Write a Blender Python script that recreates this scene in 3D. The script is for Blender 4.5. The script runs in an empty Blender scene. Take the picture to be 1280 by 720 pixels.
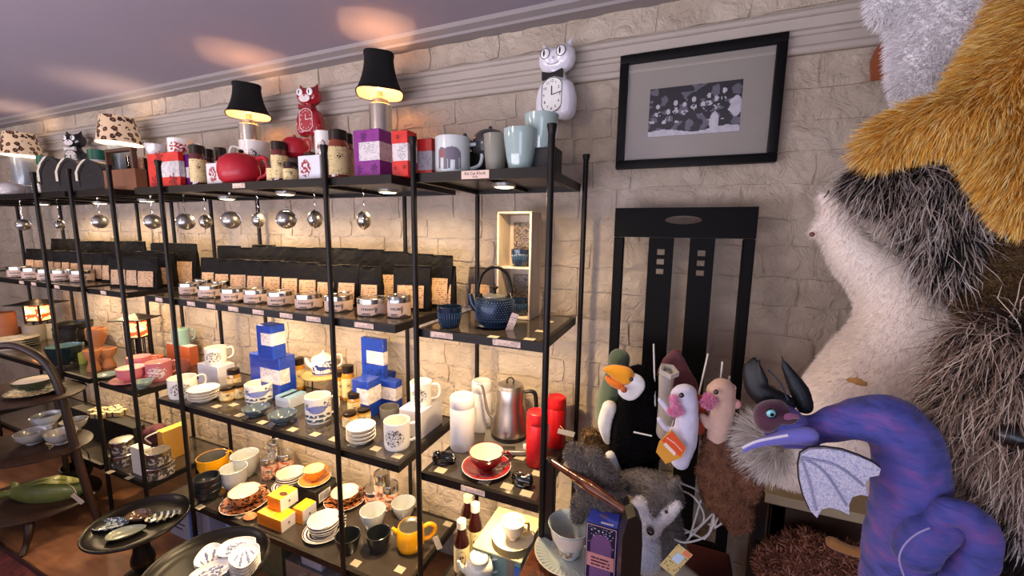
import bpy, bmesh, math, random
import numpy as np
from mathutils import Vector, Matrix, noise
from math import sin, cos, pi, radians, atan2, hypot, sqrt
random.seed(7)
SC = bpy.context.scene; COL = SC.collection

# ---------------------------------------------------------------- camera
F_PX = 501.62; YAW = .3874; PITCH = -.1346; ROLL = .0144
CAM = Vector((0, -1, 1.48))
fwd = Vector((-sin(YAW)*cos(PITCH), cos(YAW)*cos(PITCH), sin(PITCH)))
r0 = Vector((cos(YAW), sin(YAW), 0)); u0 = r0.cross(fwd)
RT = r0*cos(ROLL)+u0*sin(ROLL); UP = -r0*sin(ROLL)+u0*cos(ROLL)
cam = bpy.data.cameras.new('camera'); cam.sensor_width = 36; cam.lens = 36*F_PX/1280; cam.clip_start = .02
co = bpy.data.objects.new('camera', cam); COL.objects.link(co)
co.matrix_world = Matrix(((RT.x, UP.x, -fwd.x, CAM.x), (RT.y, UP.y, -fwd.y, CAM.y), (RT.z, UP.z, -fwd.z, CAM.z), (0, 0, 0, 1)))
SC.camera = co
# ---------------------------------------------------------------- world, lights, exposure
w = bpy.data.worlds.new('world'); SC.world = w; w.use_nodes = True
w.node_tree.nodes['Background'].inputs[0].default_value = (.62, .60, .72, 1)
w.node_tree.nodes['Background'].inputs[1].default_value = .9
SC.view_settings.view_transform = 'Standard'; SC.view_settings.look = 'None'
SC.view_settings.exposure = 0.26; SC.view_settings.gamma = 1; SC.view_settings.use_curve_mapping = False
def area(name, loc, target, sx, sy, e, col, shape='RECTANGLE'):
    l = bpy.data.lights.new(name, 'AREA'); l.shape = shape; l.size = sx; l.size_y = sy; l.energy = e; l.color = col
    o = bpy.data.objects.new(name, l); COL.objects.link(o); o.location = loc
    o.rotation_euler = (Vector(target)-Vector(loc)).to_track_quat('-Z', 'Y').to_euler(); return o
area('shop_window_daylight', (1.3, -4.2, 1.35), (0.2, 0, 1.3), 1.6, 1.3, 20, (.62, .74, 1))
area('ceiling_spot_room', (-1.9, -2.3, 2.15), (-.2, .3, 1.2), .35, .35, 11, (1, .82, .66))
area('ceiling_spot_left', (-4.2, -1.8, 2.15), (-3.2, .2, .6), .3, .3, 9, (1, .74, .52))
area('added_ceiling_uplight', (-2.2, -2.2, 1.0), (-2.2, -1.7, 2.3), 4.5, 1.2, 105, (.9, .84, 1))  # added light with no visible source, aimed up to brighten the dark ceiling
WARM = (1, .70, .38)

# ---------------------------------------------------------------- picture-to-place helpers
def ray(u, v): return RT*(u-640)/F_PX - UP*(v-360)/F_PX + fwd
def onZ(u, v, z): d = ray(u, v); return CAM + d*((z-CAM.z)/d.z)
def onY(u, v, y): d = ray(u, v); return CAM + d*((y-CAM.y)/d.y)
def onX(u, v, x): d = ray(u, v); return CAM + d*((x-CAM.x)/d.x)
def depth(p): return (Vector(p)-CAM).dot(fwd)
def ztop(p, u, v):
    d = ray(u, v); t = hypot(p[0]-CAM.x, p[1]-CAM.y)/hypot(d.x, d.y); return CAM.z+d.z*t
def view_rz(x, y): return atan2(y-CAM.y, x-CAM.x)-pi/2

# ---------------------------------------------------------------- materials
def lin(h):
    h = h.lstrip('#'); o = []
    for i in (0, 2, 4):
        c = int(h[i:i+2], 16)/255; o.append(c/12.92 if c <= .04045 else ((c+.055)/1.055)**2.4)
    return (*o, 1)
MC = {}
def newmat(name):
    m = bpy.data.materials.new(name); m.use_nodes = True; nt = m.node_tree
    return m, nt, nt.nodes['Principled BSDF']
def coords(nt, kind='Object', scale=(1, 1, 1), rot=(0, 0, 0)):
    tc = nt.nodes.new('ShaderNodeTexCoord'); mp = nt.nodes.new('ShaderNodeMapping')
    nt.links.new(tc.outputs[kind], mp.inputs[0]); mp.inputs['Scale'].default_value = scale; mp.inputs['Rotation'].default_value = rot
    return mp.outputs[0]
def addbump(nt, b, scale, strength, dist=.01, kind='Object', sc=(1, 1, 1), detail=4):
    n = nt.nodes.new('ShaderNodeTexNoise'); n.inputs['Scale'].default_value = scale; n.inputs['Detail'].default_value = detail
    nt.links.new(coords(nt, kind, sc), n.inputs[0])
    bp = nt.nodes.new('ShaderNodeBump'); bp.inputs['Strength'].default_value = strength; bp.inputs['Distance'].default_value = dist
    nt.links.new(n.outputs[0], bp.inputs['Height']); nt.links.new(bp.outputs[0], b.inputs['Normal']); return n
def mat(c, r=.5, m=0, var=.12, vs=12, bump=0, bs=60, bd=.002, coat=0, sss=0, emit=0, ecol=None, trans=0, ior=1.45, sheen=0, alpha=1, vscale=(1, 1, 1)):
    k = (c, r, m, var, vs, bump, bs, bd, coat, sss, emit, ecol, trans, ior, sheen, alpha, vscale)
    if k in MC: return MC[k]
    M, nt, b = newmat('paint_'+c.strip('#')); col = lin(c)
    b.inputs['Roughness'].default_value = r; b.inputs['Metallic'].default_value = m
    b.inputs['Coat Weight'].default_value = coat; b.inputs['Transmission Weight'].default_value = trans; b.inputs['IOR'].default_value = ior
    b.inputs['Sheen Weight'].default_value = sheen; b.inputs['Alpha'].default_value = alpha
    if sss: b.inputs['Subsurface Weight'].default_value = sss; b.inputs['Subsurface Radius'].default_value = (.02, .01, .006); b.inputs['Subsurface Scale'].default_value = .5
    n = nt.nodes.new('ShaderNodeTexNoise'); n.inputs['Scale'].default_value = vs; n.inputs['Detail'].default_value = 5
    nt.links.new(coords(nt, 'Object', vscale), n.inputs[0])
    mx = nt.nodes.new('ShaderNodeMix'); mx.data_type = 'RGBA'
    nt.links.new(n.outputs[0], mx.inputs['Factor'])
    mx.inputs['A'].default_value = tuple(max(0, x*(1-var*1.6)) for x in col[:3])+(1,)
    mx.inputs['B'].default_value = tuple(min(1, x*(1+var*1.2)) for x in col[:3])+(1,)
    nt.links.new(mx.outputs['Result'], b.inputs['Base Color'])
    if emit: b.inputs['Emission Color'].default_value = lin(ecol or c); b.inputs['Emission Strength'].default_value = emit
    if bump: addbump(nt, b, bs, bump, bd)
    MC[k] = M; return M
def ramp2(nt, fac, stops, interp='CONSTANT'):
    r = nt.nodes.new('ShaderNodeValToRGB'); r.color_ramp.interpolation = interp
    e = r.color_ramp.elements
    while len(e) < len(stops): e.new(.5)
    for i, (p, c) in enumerate(stops): e[i].position = p; e[i].color = lin(c) if isinstance(c, str) else c
    nt.links.new(fac, r.inputs[0]); return r.outputs[0]
def print_mat(key, stops, scale=60, kind='noise', r=.35, sc=(1, 1, 1), detail=2, rot=(0, 0, 0), emit=0, coat=0, rough_r=None, co='Object', dist=0):
    k = ('P', key)
    if k in MC: return MC[k]
    M, nt, b = newmat('print_'+key); b.inputs['Roughness'].default_value = r; b.inputs['Coat Weight'].default_value = coat
    c = coords(nt, co, sc, rot)
    if kind == 'noise':
        n = nt.nodes.new('ShaderNodeTexNoise'); n.inputs['Scale'].default_value = scale; n.inputs['Detail'].default_value = detail; f = n.outputs[0]
        n.inputs['Distortion'].default_value = dist
    elif kind == 'voronoi':
        n = nt.nodes.new('ShaderNodeTexVoronoi'); n.inputs['Scale'].default_value = scale; f = n.outputs['Distance']
    else:
        n = nt.nodes.new('ShaderNodeTexWave'); n.inputs['Scale'].default_value = scale; n.bands_direction = kind; n.inputs['Distortion'].default_value = dist; n.inputs['Detail'].default_value = detail; f = n.outputs['Fac']
    nt.links.new(c, n.inputs[0])
    o = ramp2(nt, f, stops); nt.links.new(o, b.inputs['Base Color'])
    if emit: nt.links.new(o, b.inputs['Emission Color']); b.inputs['Emission Strength'].default_value = emit
    MC[k] = M; return M
def leopard(key, base, ring, spot, scale, emit=0, r=.6, coat=0):
    k = ('L', key)
    if k in MC: return MC[k]
    M, nt, b = newmat('leopard_'+key); b.inputs['Roughness'].default_value = r; b.inputs['Coat Weight'].default_value = coat
    v = nt.nodes.new('ShaderNodeTexVoronoi'); v.inputs['Scale'].default_value = scale
    nz = nt.nodes.new('ShaderNodeTexNoise'); nz.inputs['Scale'].default_value = scale*1.7
    c = coords(nt); nt.links.new(c, nz.inputs[0])
    ad = nt.nodes.new('ShaderNodeVectorMath'); ad.operation = 'MULTIPLY_ADD'
    nt.links.new(nz.outputs['Color'], ad.inputs[0]); ad.inputs[1].default_value = (.6/scale,)*3; nt.links.new(c, ad.inputs[2])
    nt.links.new(ad.outputs[0], v.inputs[0])
    o = ramp2(nt, v.outputs['Distance'], [(0, spot), (.2, ring), (.46, base)])
    n2 = nt.nodes.new('ShaderNodeTexNoise'); n2.inputs['Scale'].default_value = scale*1.3; nt.links.new(c, n2.inputs[0])
    gt = nt.nodes.new('ShaderNodeMath'); gt.operation = 'GREATER_THAN'; gt.inputs[1].default_value = .68; nt.links.new(n2.outputs[0], gt.inputs[0])
    mx = nt.nodes.new('ShaderNodeMix'); mx.data_type = 'RGBA'; nt.links.new(gt.outputs[0], mx.inputs['Factor']); nt.links.new(o, mx.inputs['A']); mx.inputs['B'].default_value = lin(base)
    nt.links.new(mx.outputs['Result'], b.inputs['Base Color'])
    if emit: nt.links.new(mx.outputs['Result'], b.inputs['Emission Color']); b.inputs['Emission Strength'].default_value = emit
    MC[k] = M; return M
def textish(key, paper, ink, lines=260, dens=.5, colscale=500, r=.6):
    """printed lines of small type, too small in the photograph to read"""
    k = ('T', key)
    if k in MC: return MC[k]
    M, nt, b = newmat('label_'+key); b.inputs['Roughness'].default_value = r
    c = coords(nt)
    wv = nt.nodes.new('ShaderNodeTexWave'); wv.bands_direction = 'Z'; wv.inputs['Scale'].default_value = lines/6.28; nt.links.new(c, wv.inputs[0])
    n = nt.nodes.new('ShaderNodeTexNoise'); n.inputs['Scale'].default_value = 1; n.inputs['Detail'].default_value = 1
    nt.links.new(coords(nt, 'Object', (colscale, colscale, lines*.5)), n.inputs[0])
    g1 = nt.nodes.new('ShaderNodeMath'); g1.operation = 'GREATER_THAN'; g1.inputs[1].default_value = .62; nt.links.new(wv.outputs['Fac'], g1.inputs[0])
    g2 = nt.nodes.new('ShaderNodeMath'); g2.operation = 'GREATER_THAN'; g2.inputs[1].default_value = dens; nt.links.new(n.outputs[0], g2.inputs[0])
    n3 = nt.nodes.new('ShaderNodeTexNoise'); n3.inputs['Scale'].default_value = 55; nt.links.new(c, n3.inputs[0])
    g3 = nt.nodes.new('ShaderNodeMath'); g3.operation = 'GREATER_THAN'; g3.inputs[1].default_value = .49; nt.links.new(n3.outputs[0], g3.inputs[0])
    a = nt.nodes.new('ShaderNodeMath'); a.operation = 'MULTIPLY'; nt.links.new(g1.outputs[0], a.inputs[0]); nt.links.new(g2.outputs[0], a.inputs[1])
    a2 = nt.nodes.new('ShaderNodeMath'); a2.operation = 'MULTIPLY'; nt.links.new(a.outputs[0], a2.inputs[0]); nt.links.new(g3.outputs[0], a2.inputs[1])
    mx = nt.nodes.new('ShaderNodeMix'); mx.data_type = 'RGBA'; nt.links.new(a2.outputs[0], mx.inputs['Factor'])
    mx.inputs['A'].default_value = lin(paper); mx.inputs['B'].default_value = lin(ink); nt.links.new(mx.outputs['Result'], b.inputs['Base Color'])
    MC[k] = M; return M
def wood(key, a, b_, scale=14, r=.45, sc=(1, 1, .15), coat=0, bump=.1):
    k = ('W', key)
    if k in MC: return MC[k]
    M, nt, b = newmat('wood_'+key); b.inputs['Roughness'].default_value = r; b.inputs['Coat Weight'].default_value = coat
    n = nt.nodes.new('ShaderNodeTexNoise'); n.inputs['Scale'].default_value = scale; n.inputs['Detail'].default_value = 8; n.inputs['Distortion'].default_value = 1.2
    nt.links.new(coords(nt, 'Object', sc), n.inputs[0])
    nt.links.new(ramp2(nt, n.outputs[0], [(.3, a), (.7, b_)], 'LINEAR'), b.inputs['Base Color'])
    bp = nt.nodes.new('ShaderNodeBump'); bp.inputs['Strength'].default_value = bump; bp.inputs['Distance'].default_value = .002
    nt.links.new(n.outputs[0], bp.inputs['Height']); nt.links.new(bp.outputs[0], b.inputs['Normal'])
    MC[k] = M; return M
def glassy(c='#ffffff', r=.02, key=''):
    """thin clear glass"""
    k = ('G', c, r)
    if k in MC: return MC[k]
    M, nt, b = newmat('glass'+c.strip('#')); nt.nodes.remove(b)
    tr = nt.nodes.new('ShaderNodeBsdfTransparent'); tr.inputs[0].default_value = lin(c)
    gl = nt.nodes.new('ShaderNodeBsdfGlossy'); gl.inputs['Roughness'].default_value = r
    fr = nt.nodes.new('ShaderNodeFresnel'); fr.inputs[0].default_value = 1.5
    mx = nt.nodes.new('ShaderNodeMixShader'); nt.links.new(fr.outputs[0], mx.inputs[0]); nt.links.new(tr.outputs[0], mx.inputs[1]); nt.links.new(gl.outputs[0], mx.inputs[2])
    nt.links.new(mx.outputs[0], nt.nodes['Material Output'].inputs[0]); MC[k] = M; return M
IRON = mat('#201c1a', .42, .55, bump=.25, bs=140)
STEEL = mat('#b8b4ae', .24, 1, var=.05); CHROME = mat('#d8d8d8', .08, 1, var=.02)
WHITE = mat('#efeae0', .22, coat=.5, var=.03); CREAM = mat('#f0e3c4', .3, coat=.4, var=.04)
BLACKG = mat('#14120f', .18, coat=.6, var=.1); BLACK = mat('#0f0e0e', .55, var=.2)
GLASS = glassy()

# ---------------------------------------------------------------- mesh helpers
def mk(name, vs, fs, m, parent=None, loc=None, rot=None, smooth=False, flat_angle=None, mi=None):
    me = bpy.data.meshes.new(name)
    me.from_pydata([tuple(v) for v in vs], [], fs); me.update()
    for q in (m if isinstance(m, (list, tuple)) else [m]): me.materials.append(q)
    if mi is not None: me.polygons.foreach_set('material_index', mi)
    if smooth:
        me.polygons.foreach_set('use_smooth', [True]*len(me.polygons))
        if flat_angle: me.set_sharp_from_angle(angle=radians(flat_angle))
    o = bpy.data.objects.new(name, me); COL.objects.link(o)
    if parent: o.parent = parent
    if loc: o.location = loc
    if rot: o.rotation_euler = rot
    return o
def from_bm(name, bm, m, parent=None, smooth=True, ang=35, loc=None, rot=None):
    me = bpy.data.meshes.new(name); bm.normal_update(); bm.to_mesh(me); bm.free()
    for q in (m if isinstance(m, (list, tuple)) else [m]): me.materials.append(q)
    if smooth: me.polygons.foreach_set('use_smooth', [True]*len(me.polygons)); me.set_sharp_from_angle(angle=radians(ang))
    o = bpy.data.objects.new(name, me); COL.objects.link(o)
    if parent: o.parent = parent
    if loc: o.location = loc
    if rot: o.rotation_euler = rot
    return o
def thing(name, label, cat, loc=(0, 0, 0), rz=0, group=None):
    o = bpy.data.objects.new(name, None); COL.objects.link(o); o.location = loc; o.rotation_euler = (0, 0, rz); o.empty_display_size = .05
    return tag(o, label, cat, group)
def tag(o, label, cat, group=None):
    o['label'] = label; o['category'] = cat
    if group: o['group'] = group
    return o
def struct(o): o['kind'] = 'structure'; return o
def bxd(x0, x1, y0, y1, z0, z1):
    v = [(x, y, z) for x in (x0, x1) for y in (y0, y1) for z in (z0, z1)]
    f = [(0, 1, 3, 2), (4, 6, 7, 5), (0, 4, 5, 1), (2, 3, 7, 6), (0, 2, 6, 4), (1, 5, 7, 3)]
    return v, f
def join(parts):
    V, Fs = [], []
    for v, f in parts:
        n = len(V); V += list(v); Fs += [tuple(i+n for i in q) for q in f]
    return V, Fs
def box(name, x0, x1, y0, y1, z0, z1, m, parent=None, bev=.0015, seg=1):
    bm = bmesh.new(); v, f = bxd(x0, x1, y0, y1, z0, z1); vv = [bm.verts.new(p) for p in v]
    for q in f: bm.faces.new([vv[i] for i in q])
    if bev: bmesh.ops.bevel(bm, geom=bm.edges[:], offset=min(bev, .4*min(x1-x0, y1-y0, z1-z0)), segments=seg, affect='EDGES', profile=.6)
    return from_bm(name, bm, m, parent, True, 40)
def lathe_d(prof, seg=32, ell=1, cx=0, cy=0, zo=0):
    V, Fs = [], []; n = len(prof)
    for i in range(seg):
        a = 2*pi*i/seg
        for r, z in prof: V.append((cx+r*cos(a), cy+r*sin(a)*ell, z+zo))
    for i in range(seg):
        j = (i+1) % seg
        for k in range(n-1):
            a, b, c, d = i*n+k, j*n+k, j*n+k+1, i*n+k+1
            if prof[k][0] < 1e-6: Fs.append((a, c, d))
            elif prof[k+1][0] < 1e-6: Fs.append((a, b, d))
            else: Fs.append((a, b, c, d))
    return V, Fs
def lathe(name, prof, m, parent=None, seg=32, ell=1, ang=40, loc=None, rot=None):
    v, f = lathe_d(prof, seg, ell)
    bm = bmesh.new(); vv = [bm.verts.new(p) for p in v]
    for q in f:
        try: bm.faces.new([vv[i] for i in q])
        except ValueError: pass
    bmesh.ops.remove_doubles(bm, verts=bm.verts[:], dist=1e-6)
    bmesh.ops.recalc_face_normals(bm, faces=bm.faces[:])
    return from_bm(name, bm, m, parent, True, ang, loc, rot)
def tube_d(pts, r, seg=8, closed=False, caps=True):
    P = [Vector(p) for p in pts]; n = len(P); R = r if isinstance(r, (list, tuple)) else [r]*n
    V, Fs = [], []; prev = None
    for i, p in enumerate(P):
        t = (P[(i+1) % n]-P[i-1]) if closed else (P[min(i+1, n-1)]-P[max(i-1, 0)])
        t.normalize()
        if prev is None: a = t.orthogonal().normalized()
        else: a = (prev-t*prev.dot(t)); a = a.normalized() if a.length > 1e-6 else t.orthogonal().normalized()
        prev = a; b = t.cross(a)
        for k in range(seg):
            q = 2*pi*k/seg; V.append(p+(a*cos(q)+b*sin(q))*R[i])
    for i in range(n if closed else n-1):
        j = (i+1) % n
        for k in range(seg): l = (k+1) % seg; Fs.append((i*seg+k, i*seg+l, j*seg+l, j*seg+k))
    if caps and not closed: Fs.append(tuple(range(seg))[::-1]); Fs.append(tuple((n-1)*seg+k for k in range(seg)))
    return V, Fs
def smooth_path(pts, n=6, closed=False):
    P = [Vector(p) for p in pts]; out = []; N = len(P)
    rng = range(N if closed else N-1)
    for i in rng:
        g = (lambda k: P[k % N]) if closed else (lambda k: P[min(max(k, 0), N-1)])
        a, b, c, d = g(i-1), g(i), g(i+1), g(i+2)
        for s in range(n):
            t = s/n; out.append(.5*((2*b)+(c-a)*t+(2*a-5*b+4*c-d)*t*t+(3*b-a-3*c+d)*t**3))
    if not closed: out.append(P[-1])
    return out
def tube(name, pts, r, m, parent=None, seg=8, closed=False, sm=0, loc=None, rot=None):
    if sm:
        if isinstance(r, (list, tuple)):
            rr = [Vector((q, 0, 0)) for q in r]; r = [max(q.x, 1e-5) for q in smooth_path(rr, sm, closed)]
        pts = smooth_path(pts, sm, closed)
    v, f = tube_d(pts, r, seg, closed); return mk(name, v, f, m, parent, loc, rot, True, 50)
def prism(name, outline, y0, y1, m, parent=None, loc=None, rot=None, holes=None):
    """outline in the local x-z plane, extruded along y"""
    bm = bmesh.new(); e = []
    for lp in [outline]+(holes or []):
        vs = [bm.verts.new((x, y0, z)) for x, z in lp]
        for i in range(len(vs)): e.append(bm.edges.new((vs[i], vs[(i+1) % len(vs)])))
    bmesh.ops.triangle_fill(bm, edges=e, use_beauty=True)
    fs = bm.faces[:]
    r = bmesh.ops.extrude_face_region(bm, geom=fs)
    for v in r['geom']:
        if isinstance(v, bmesh.types.BMVert): v.co.y = y1
    bmesh.ops.recalc_face_normals(bm, faces=bm.faces[:])
    return from_bm(name, bm, m, parent, True, 30, loc, rot)
def patch(name, rf, th, tw, z0, z1, fn, m, parent, nx=36, nz=30, eps=.0005, rot=None, loc=None):
    """flat print wrapped round a turned wall: quads of a fine grid where fn(s,t) is true; th is the centre angle (-pi/2 faces -y)"""
    V, Fs, idx = [], [], {}
    def vid(i, j):
        if (i, j) not in idx:
            z = z0+(z1-z0)*j/nz; r = (rf(z) if callable(rf) else rf)+eps; a = th-tw/2+tw*i/nx
            idx[i, j] = len(V); V.append((r*cos(a), r*sin(a), z))
        return idx[i, j]
    for i in range(nx):
        for j in range(nz):
            if fn((i+.5)/nx, (j+.5)/nz): Fs.append((vid(i, j), vid(i+1, j), vid(i+1, j+1), vid(i, j+1)))
    return mk(name, V, Fs, m, parent, loc, rot, True)
def flat(name, w_, h_, fn, m, parent, loc, rot=None, nx=36, nz=30):
    V, Fs, idx = [], [], {}
    def vid(i, j):
        if (i, j) not in idx: idx[i, j] = len(V); V.append((w_*(i/nx-.5), 0, h_*(j/nz-.5)))
        return idx[i, j]
    for i in range(nx):
        for j in range(nz):
            if fn((i+.5)/nx, (j+.5)/nz): Fs.append((vid(i, j), vid(i+1, j), vid(i+1, j+1), vid(i, j+1)))
    return mk(name, V, Fs, m, parent, loc, rot)
def el(s, t, cx, cy, rx, ry): return ((s-cx)/rx)**2+((t-cy)/ry)**2 < 1
def txt(s, size, m, parent, loc, rot=(pi/2, 0, 0), name='lettering', ext=.0002, align='CENTER'):
    cu = bpy.data.curves.new('t', 'FONT'); cu.body = s; cu.size = size; cu.align_x = align; cu.align_y = 'CENTER'; cu.extrude = ext; cu.resolution_u = 2
    o = bpy.data.objects.new('t', cu); COL.objects.link(o); dg = bpy.context.evaluated_depsgraph_get(); dg.update()
    me = bpy.data.meshes.new_from_object(o.evaluated_get(dg)); bpy.data.objects.remove(o); me.materials.clear(); me.materials.append(m)
    q = bpy.data.objects.new(name, me); COL.objects.link(q); q.parent = parent; q.location = loc; q.rotation_euler = rot; return q
def copy_tree(o, parent=None):
    c = o.copy(); COL.objects.link(c)
    if parent: c.parent = parent
    for ch in list(o.children): copy_tree(ch, c)
    return c
def blob(name, chains, m, parent, org=(0, 0, 0), vox=.006, sm=6, sub=3, disp=0, dscale=30):
    """one continuous body: swept spheres fused into a single skin. chains: lists of (point, radius[, squash vector])"""
    bm = bmesh.new(); org = Vector(org)
    for ch in chains:
        ch = [(Vector(c[0])-org, c[1], c[2] if len(c) > 2 else (1, 1, 1)) for c in ch]; pts = []
        if len(ch) == 1: pts = ch
        else:
            A = smooth_path([c[0] for c in ch], 6); Rr = smooth_path([Vector((c[1], 0, 0)) for c in ch], 6)
            pts = [(p, max(q.x, 1e-4), ch[0][2]) for p, q in zip(A, Rr)]
        for p, r, s in pts:
            bmesh.ops.create_icosphere(bm, subdivisions=2, radius=r, matrix=Matrix.Translation(p) @ Matrix.Diagonal((*s, 1)))
    me = bpy.data.meshes.new('b'); bm.to_mesh(me); bm.free(); o = bpy.data.objects.new('b', me); COL.objects.link(o)
    a = o.modifiers.new('r', 'REMESH'); a.mode = 'VOXEL'; a.voxel_size = vox; a.use_smooth_shade = True
    if sm: s = o.modifiers.new('s', 'SMOOTH'); s.iterations = sm; s.factor = .6
    dg = bpy.context.evaluated_depsgraph_get(); dg.update(); m2 = bpy.data.meshes.new_from_object(o.evaluated_get(dg)); bpy.data.objects.remove(o)
    m2.materials.clear()
    for q in (m if isinstance(m, (list, tuple)) else [m]): m2.materials.append(q)
    if disp:
        n = len(m2.vertices); cs = np.empty(n*3, 'f'); ns = np.empty(n*3, 'f'); m2.vertices.foreach_get('co', cs); m2.vertices.foreach_get('normal', ns)
        cs = cs.reshape(-1, 3); ns = ns.reshape(-1, 3)
        d = np.array([noise.noise(Vector(c)*dscale) for c in cs])*disp; cs += ns*d[:, None]; m2.vertices.foreach_set('co', cs.ravel())
    m2.polygons.foreach_set('use_smooth', [True]*len(m2.polygons))
    q = bpy.data.objects.new(name, m2); COL.objects.link(q)
    if parent: q.parent = parent
    return q
def fur(src, n, length, mats, width=.0012, down=.5, spread=.5, comb=(0, 0, 0), parent=None, name='fur', seed=1, clump=0, only=None, segs=3, curl=.25):
    """fur as thin tapered blades of real geometry growing out of the skin of src"""
    rng = np.random.default_rng(seed); me = src.data; me.calc_loop_triangles()
    V = np.array([v.co[:] for v in me.vertices]); T = np.array([t.vertices[:] for t in me.loop_triangles])
    a, b, c = V[T[:, 0]], V[T[:, 1]], V[T[:, 2]]; N = np.cross(b-a, c-a); A = np.linalg.norm(N, axis=1); N /= (A[:, None]+1e-12)
    if only is not None: A = A*np.array([1.0 if only(p, q) else 0.0 for p, q in zip((a+b+c)/3, N)])
    i = rng.choice(len(T), n, p=A/A.sum()); s = rng.random((n, 2)); k = s.sum(1) > 1; s[k] = 1-s[k]
    P = a[i]+(b[i]-a[i])*s[:, :1]+(c[i]-a[i])*s[:, 1:]; Nn = N[i]
    cl = np.zeros((n, 3))
    if clump: cl = np.array([noise.noise_vector(Vector(p)*clump)[:] for p in P])*1.1
    D = Nn+rng.normal(0, spread, (n, 3))*.6+np.array(comb)+cl; D -= Nn*np.clip((D*Nn).sum(1, keepdims=True)-1, None, 0)*.0
    dn = (D*Nn).sum(1, keepdims=True); D += Nn*np.where(dn < .15, .25-dn, 0); D /= np.linalg.norm(D, axis=1, keepdims=True)
    L = length*(.6+.7*rng.random((n, 1))); side = np.cross(D, rng.normal(0, 1, (n, 3))); side /= np.linalg.norm(side, axis=1, keepdims=True)
    pts = [P-Nn*.001]; cur = P.copy(); d = D.copy()
    for q in range(segs):
        d = d+np.array([0, 0, -down])/segs+rng.normal(0, curl/segs, (n, 3)); d /= np.linalg.norm(d, axis=1, keepdims=True); cur = cur+d*L/segs; pts.append(cur.copy())
    VV = []; m = 2*segs+1; out = np.empty((n, m, 3))
    for q in range(segs): wd = width*(1-.6*q/segs); out[:, 2*q] = pts[q]-side*wd/2; out[:, 2*q+1] = pts[q]+side*wd/2
    out[:, 2*segs] = pts[segs]
    base = (np.arange(n)*m)[:, None]; tri = []
    for q in range(segs-1): tri.append(base+np.array([2*q, 2*q+1, 2*q+3])); tri.append(base+np.array([2*q, 2*q+3, 2*q+2]))
    tri.append(base+np.array([2*segs-2, 2*segs-1, 2*segs])); per = len(tri)
    tri = np.stack(tri, 1).reshape(-1, 3)
    ob = bpy.data.meshes.new(name); ob.vertices.add(n*m); ob.vertices.foreach_set('co', out.astype('f').ravel())
    ob.loops.add(len(tri)*3); ob.loops.foreach_set('vertex_index', tri.astype('i').ravel())
    ob.polygons.add(len(tri)); ob.polygons.foreach_set('loop_start', np.arange(0, len(tri)*3, 3, dtype='i'))
    for q in mats: ob.materials.append(q)
    ob.polygons.foreach_set('material_index', np.repeat(rng.integers(0, len(mats), n), per).astype('i'))
    ob.update(); ob.validate()
    q = bpy.data.objects.new(name, ob); COL.objects.link(q); q.parent = parent or src.parent; q['kind'] = 'stuff'; return q

# ================================================================ setting
WY = .45; ZC = 2.235; XL, XR, YF = -7.2, 2.3, -4.4
def wall_paint():
    M, nt, b = newmat('cream_painted_brick'); b.inputs['Roughness'].default_value = .6
    g = nt.nodes.new('ShaderNodeNewGeometry'); P = g.outputs['Position']
    n = nt.nodes.new('ShaderNodeTexNoise'); n.inputs['Scale'].default_value = 4; n.inputs['Detail'].default_value = 6; nt.links.new(P, n.inputs[0])
    nt.links.new(ramp2(nt, n.outputs[0], [(.3, '#b3a28f'), (.7, '#cfc0ad')], 'LINEAR'), b.inputs['Base Color'])
    a = nt.nodes.new('ShaderNodeTexNoise'); a.inputs['Scale'].default_value = 17; a.inputs['Detail'].default_value = 8; a.inputs['Roughness'].default_value = .62; a.inputs['Distortion'].default_value = .8; nt.links.new(P, a.inputs[0])
    v = nt.nodes.new('ShaderNodeTexNoise'); v.inputs['Scale'].default_value = 90; v.inputs['Detail'].default_value = 3; nt.links.new(P, v.inputs[0])
    bp = nt.nodes.new('ShaderNodeBump'); bp.inputs['Strength'].default_value = .85; bp.inputs['Distance'].default_value = .03; nt.links.new(a.outputs[0], bp.inputs['Height'])
    b2 = nt.nodes.new('ShaderNodeBump'); b2.inputs['Strength'].default_value = .35; b2.inputs['Distance'].default_value = .003; nt.links.new(v.outputs[0], b2.inputs['Height'])
    nt.links.new(bp.outputs[0], b2.inputs['Normal']); nt.links.new(b2.outputs[0], b.inputs['Normal']); return M
WALLM = wall_paint()
PLAIN = mat('#b9afa6', .8, var=.05, vs=3)
TRIMM = mat('#b3a89c', .55, var=.06, vs=8, bump=.35, bs=30, bd=.004)
M, nt, b = newmat('brown_floor'); b.inputs['Roughness'].default_value = .42
n = nt.nodes.new('ShaderNodeTexNoise'); n.inputs['Scale'].default_value = 5; n.inputs['Detail'].default_value = 9; nt.links.new(coords(nt, 'Object', (1, 5, 1)), n.inputs[0])
nt.links.new(ramp2(nt, n.outputs[0], [(.3, '#7c5238'), (.55, '#9a6a48'), (.75, '#ab7a55')], 'LINEAR'), b.inputs['Base Color']); addbump(nt, b, 90, .12, .002); FLOORM = M
struct(mk('floor', *bxd(XL, XR, YF, .62, -.05, 0), FLOORM))
struct(mk('ceiling', *bxd(XL, XR, YF, .62, ZC, ZC+.05), mat('#9a919c', .85, var=.04, vs=2, bump=.12, bs=45, bd=.003)))
struct(mk('wall_left', *bxd(XL-.1, XL, YF, .62, 0, ZC), mat('#8f857c', .85)))
struct(mk('wall_right', *bxd(XR, XR+.1, YF, .62, 0, ZC), PLAIN))
v, f = join([bxd(XL, XR, YF-.1, YF, 0, .45), bxd(XL, XR, YF-.1, YF, 2.12, ZC), bxd(XL, -5.6, YF-.1, YF, .45, 2.12), bxd(2.15, XR, YF-.1, YF, .45, 2.12), bxd(-1.1, -.7, YF-.1, YF, .45, 2.12)])
struct(mk('wall_front', v, f, PLAIN))
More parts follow.
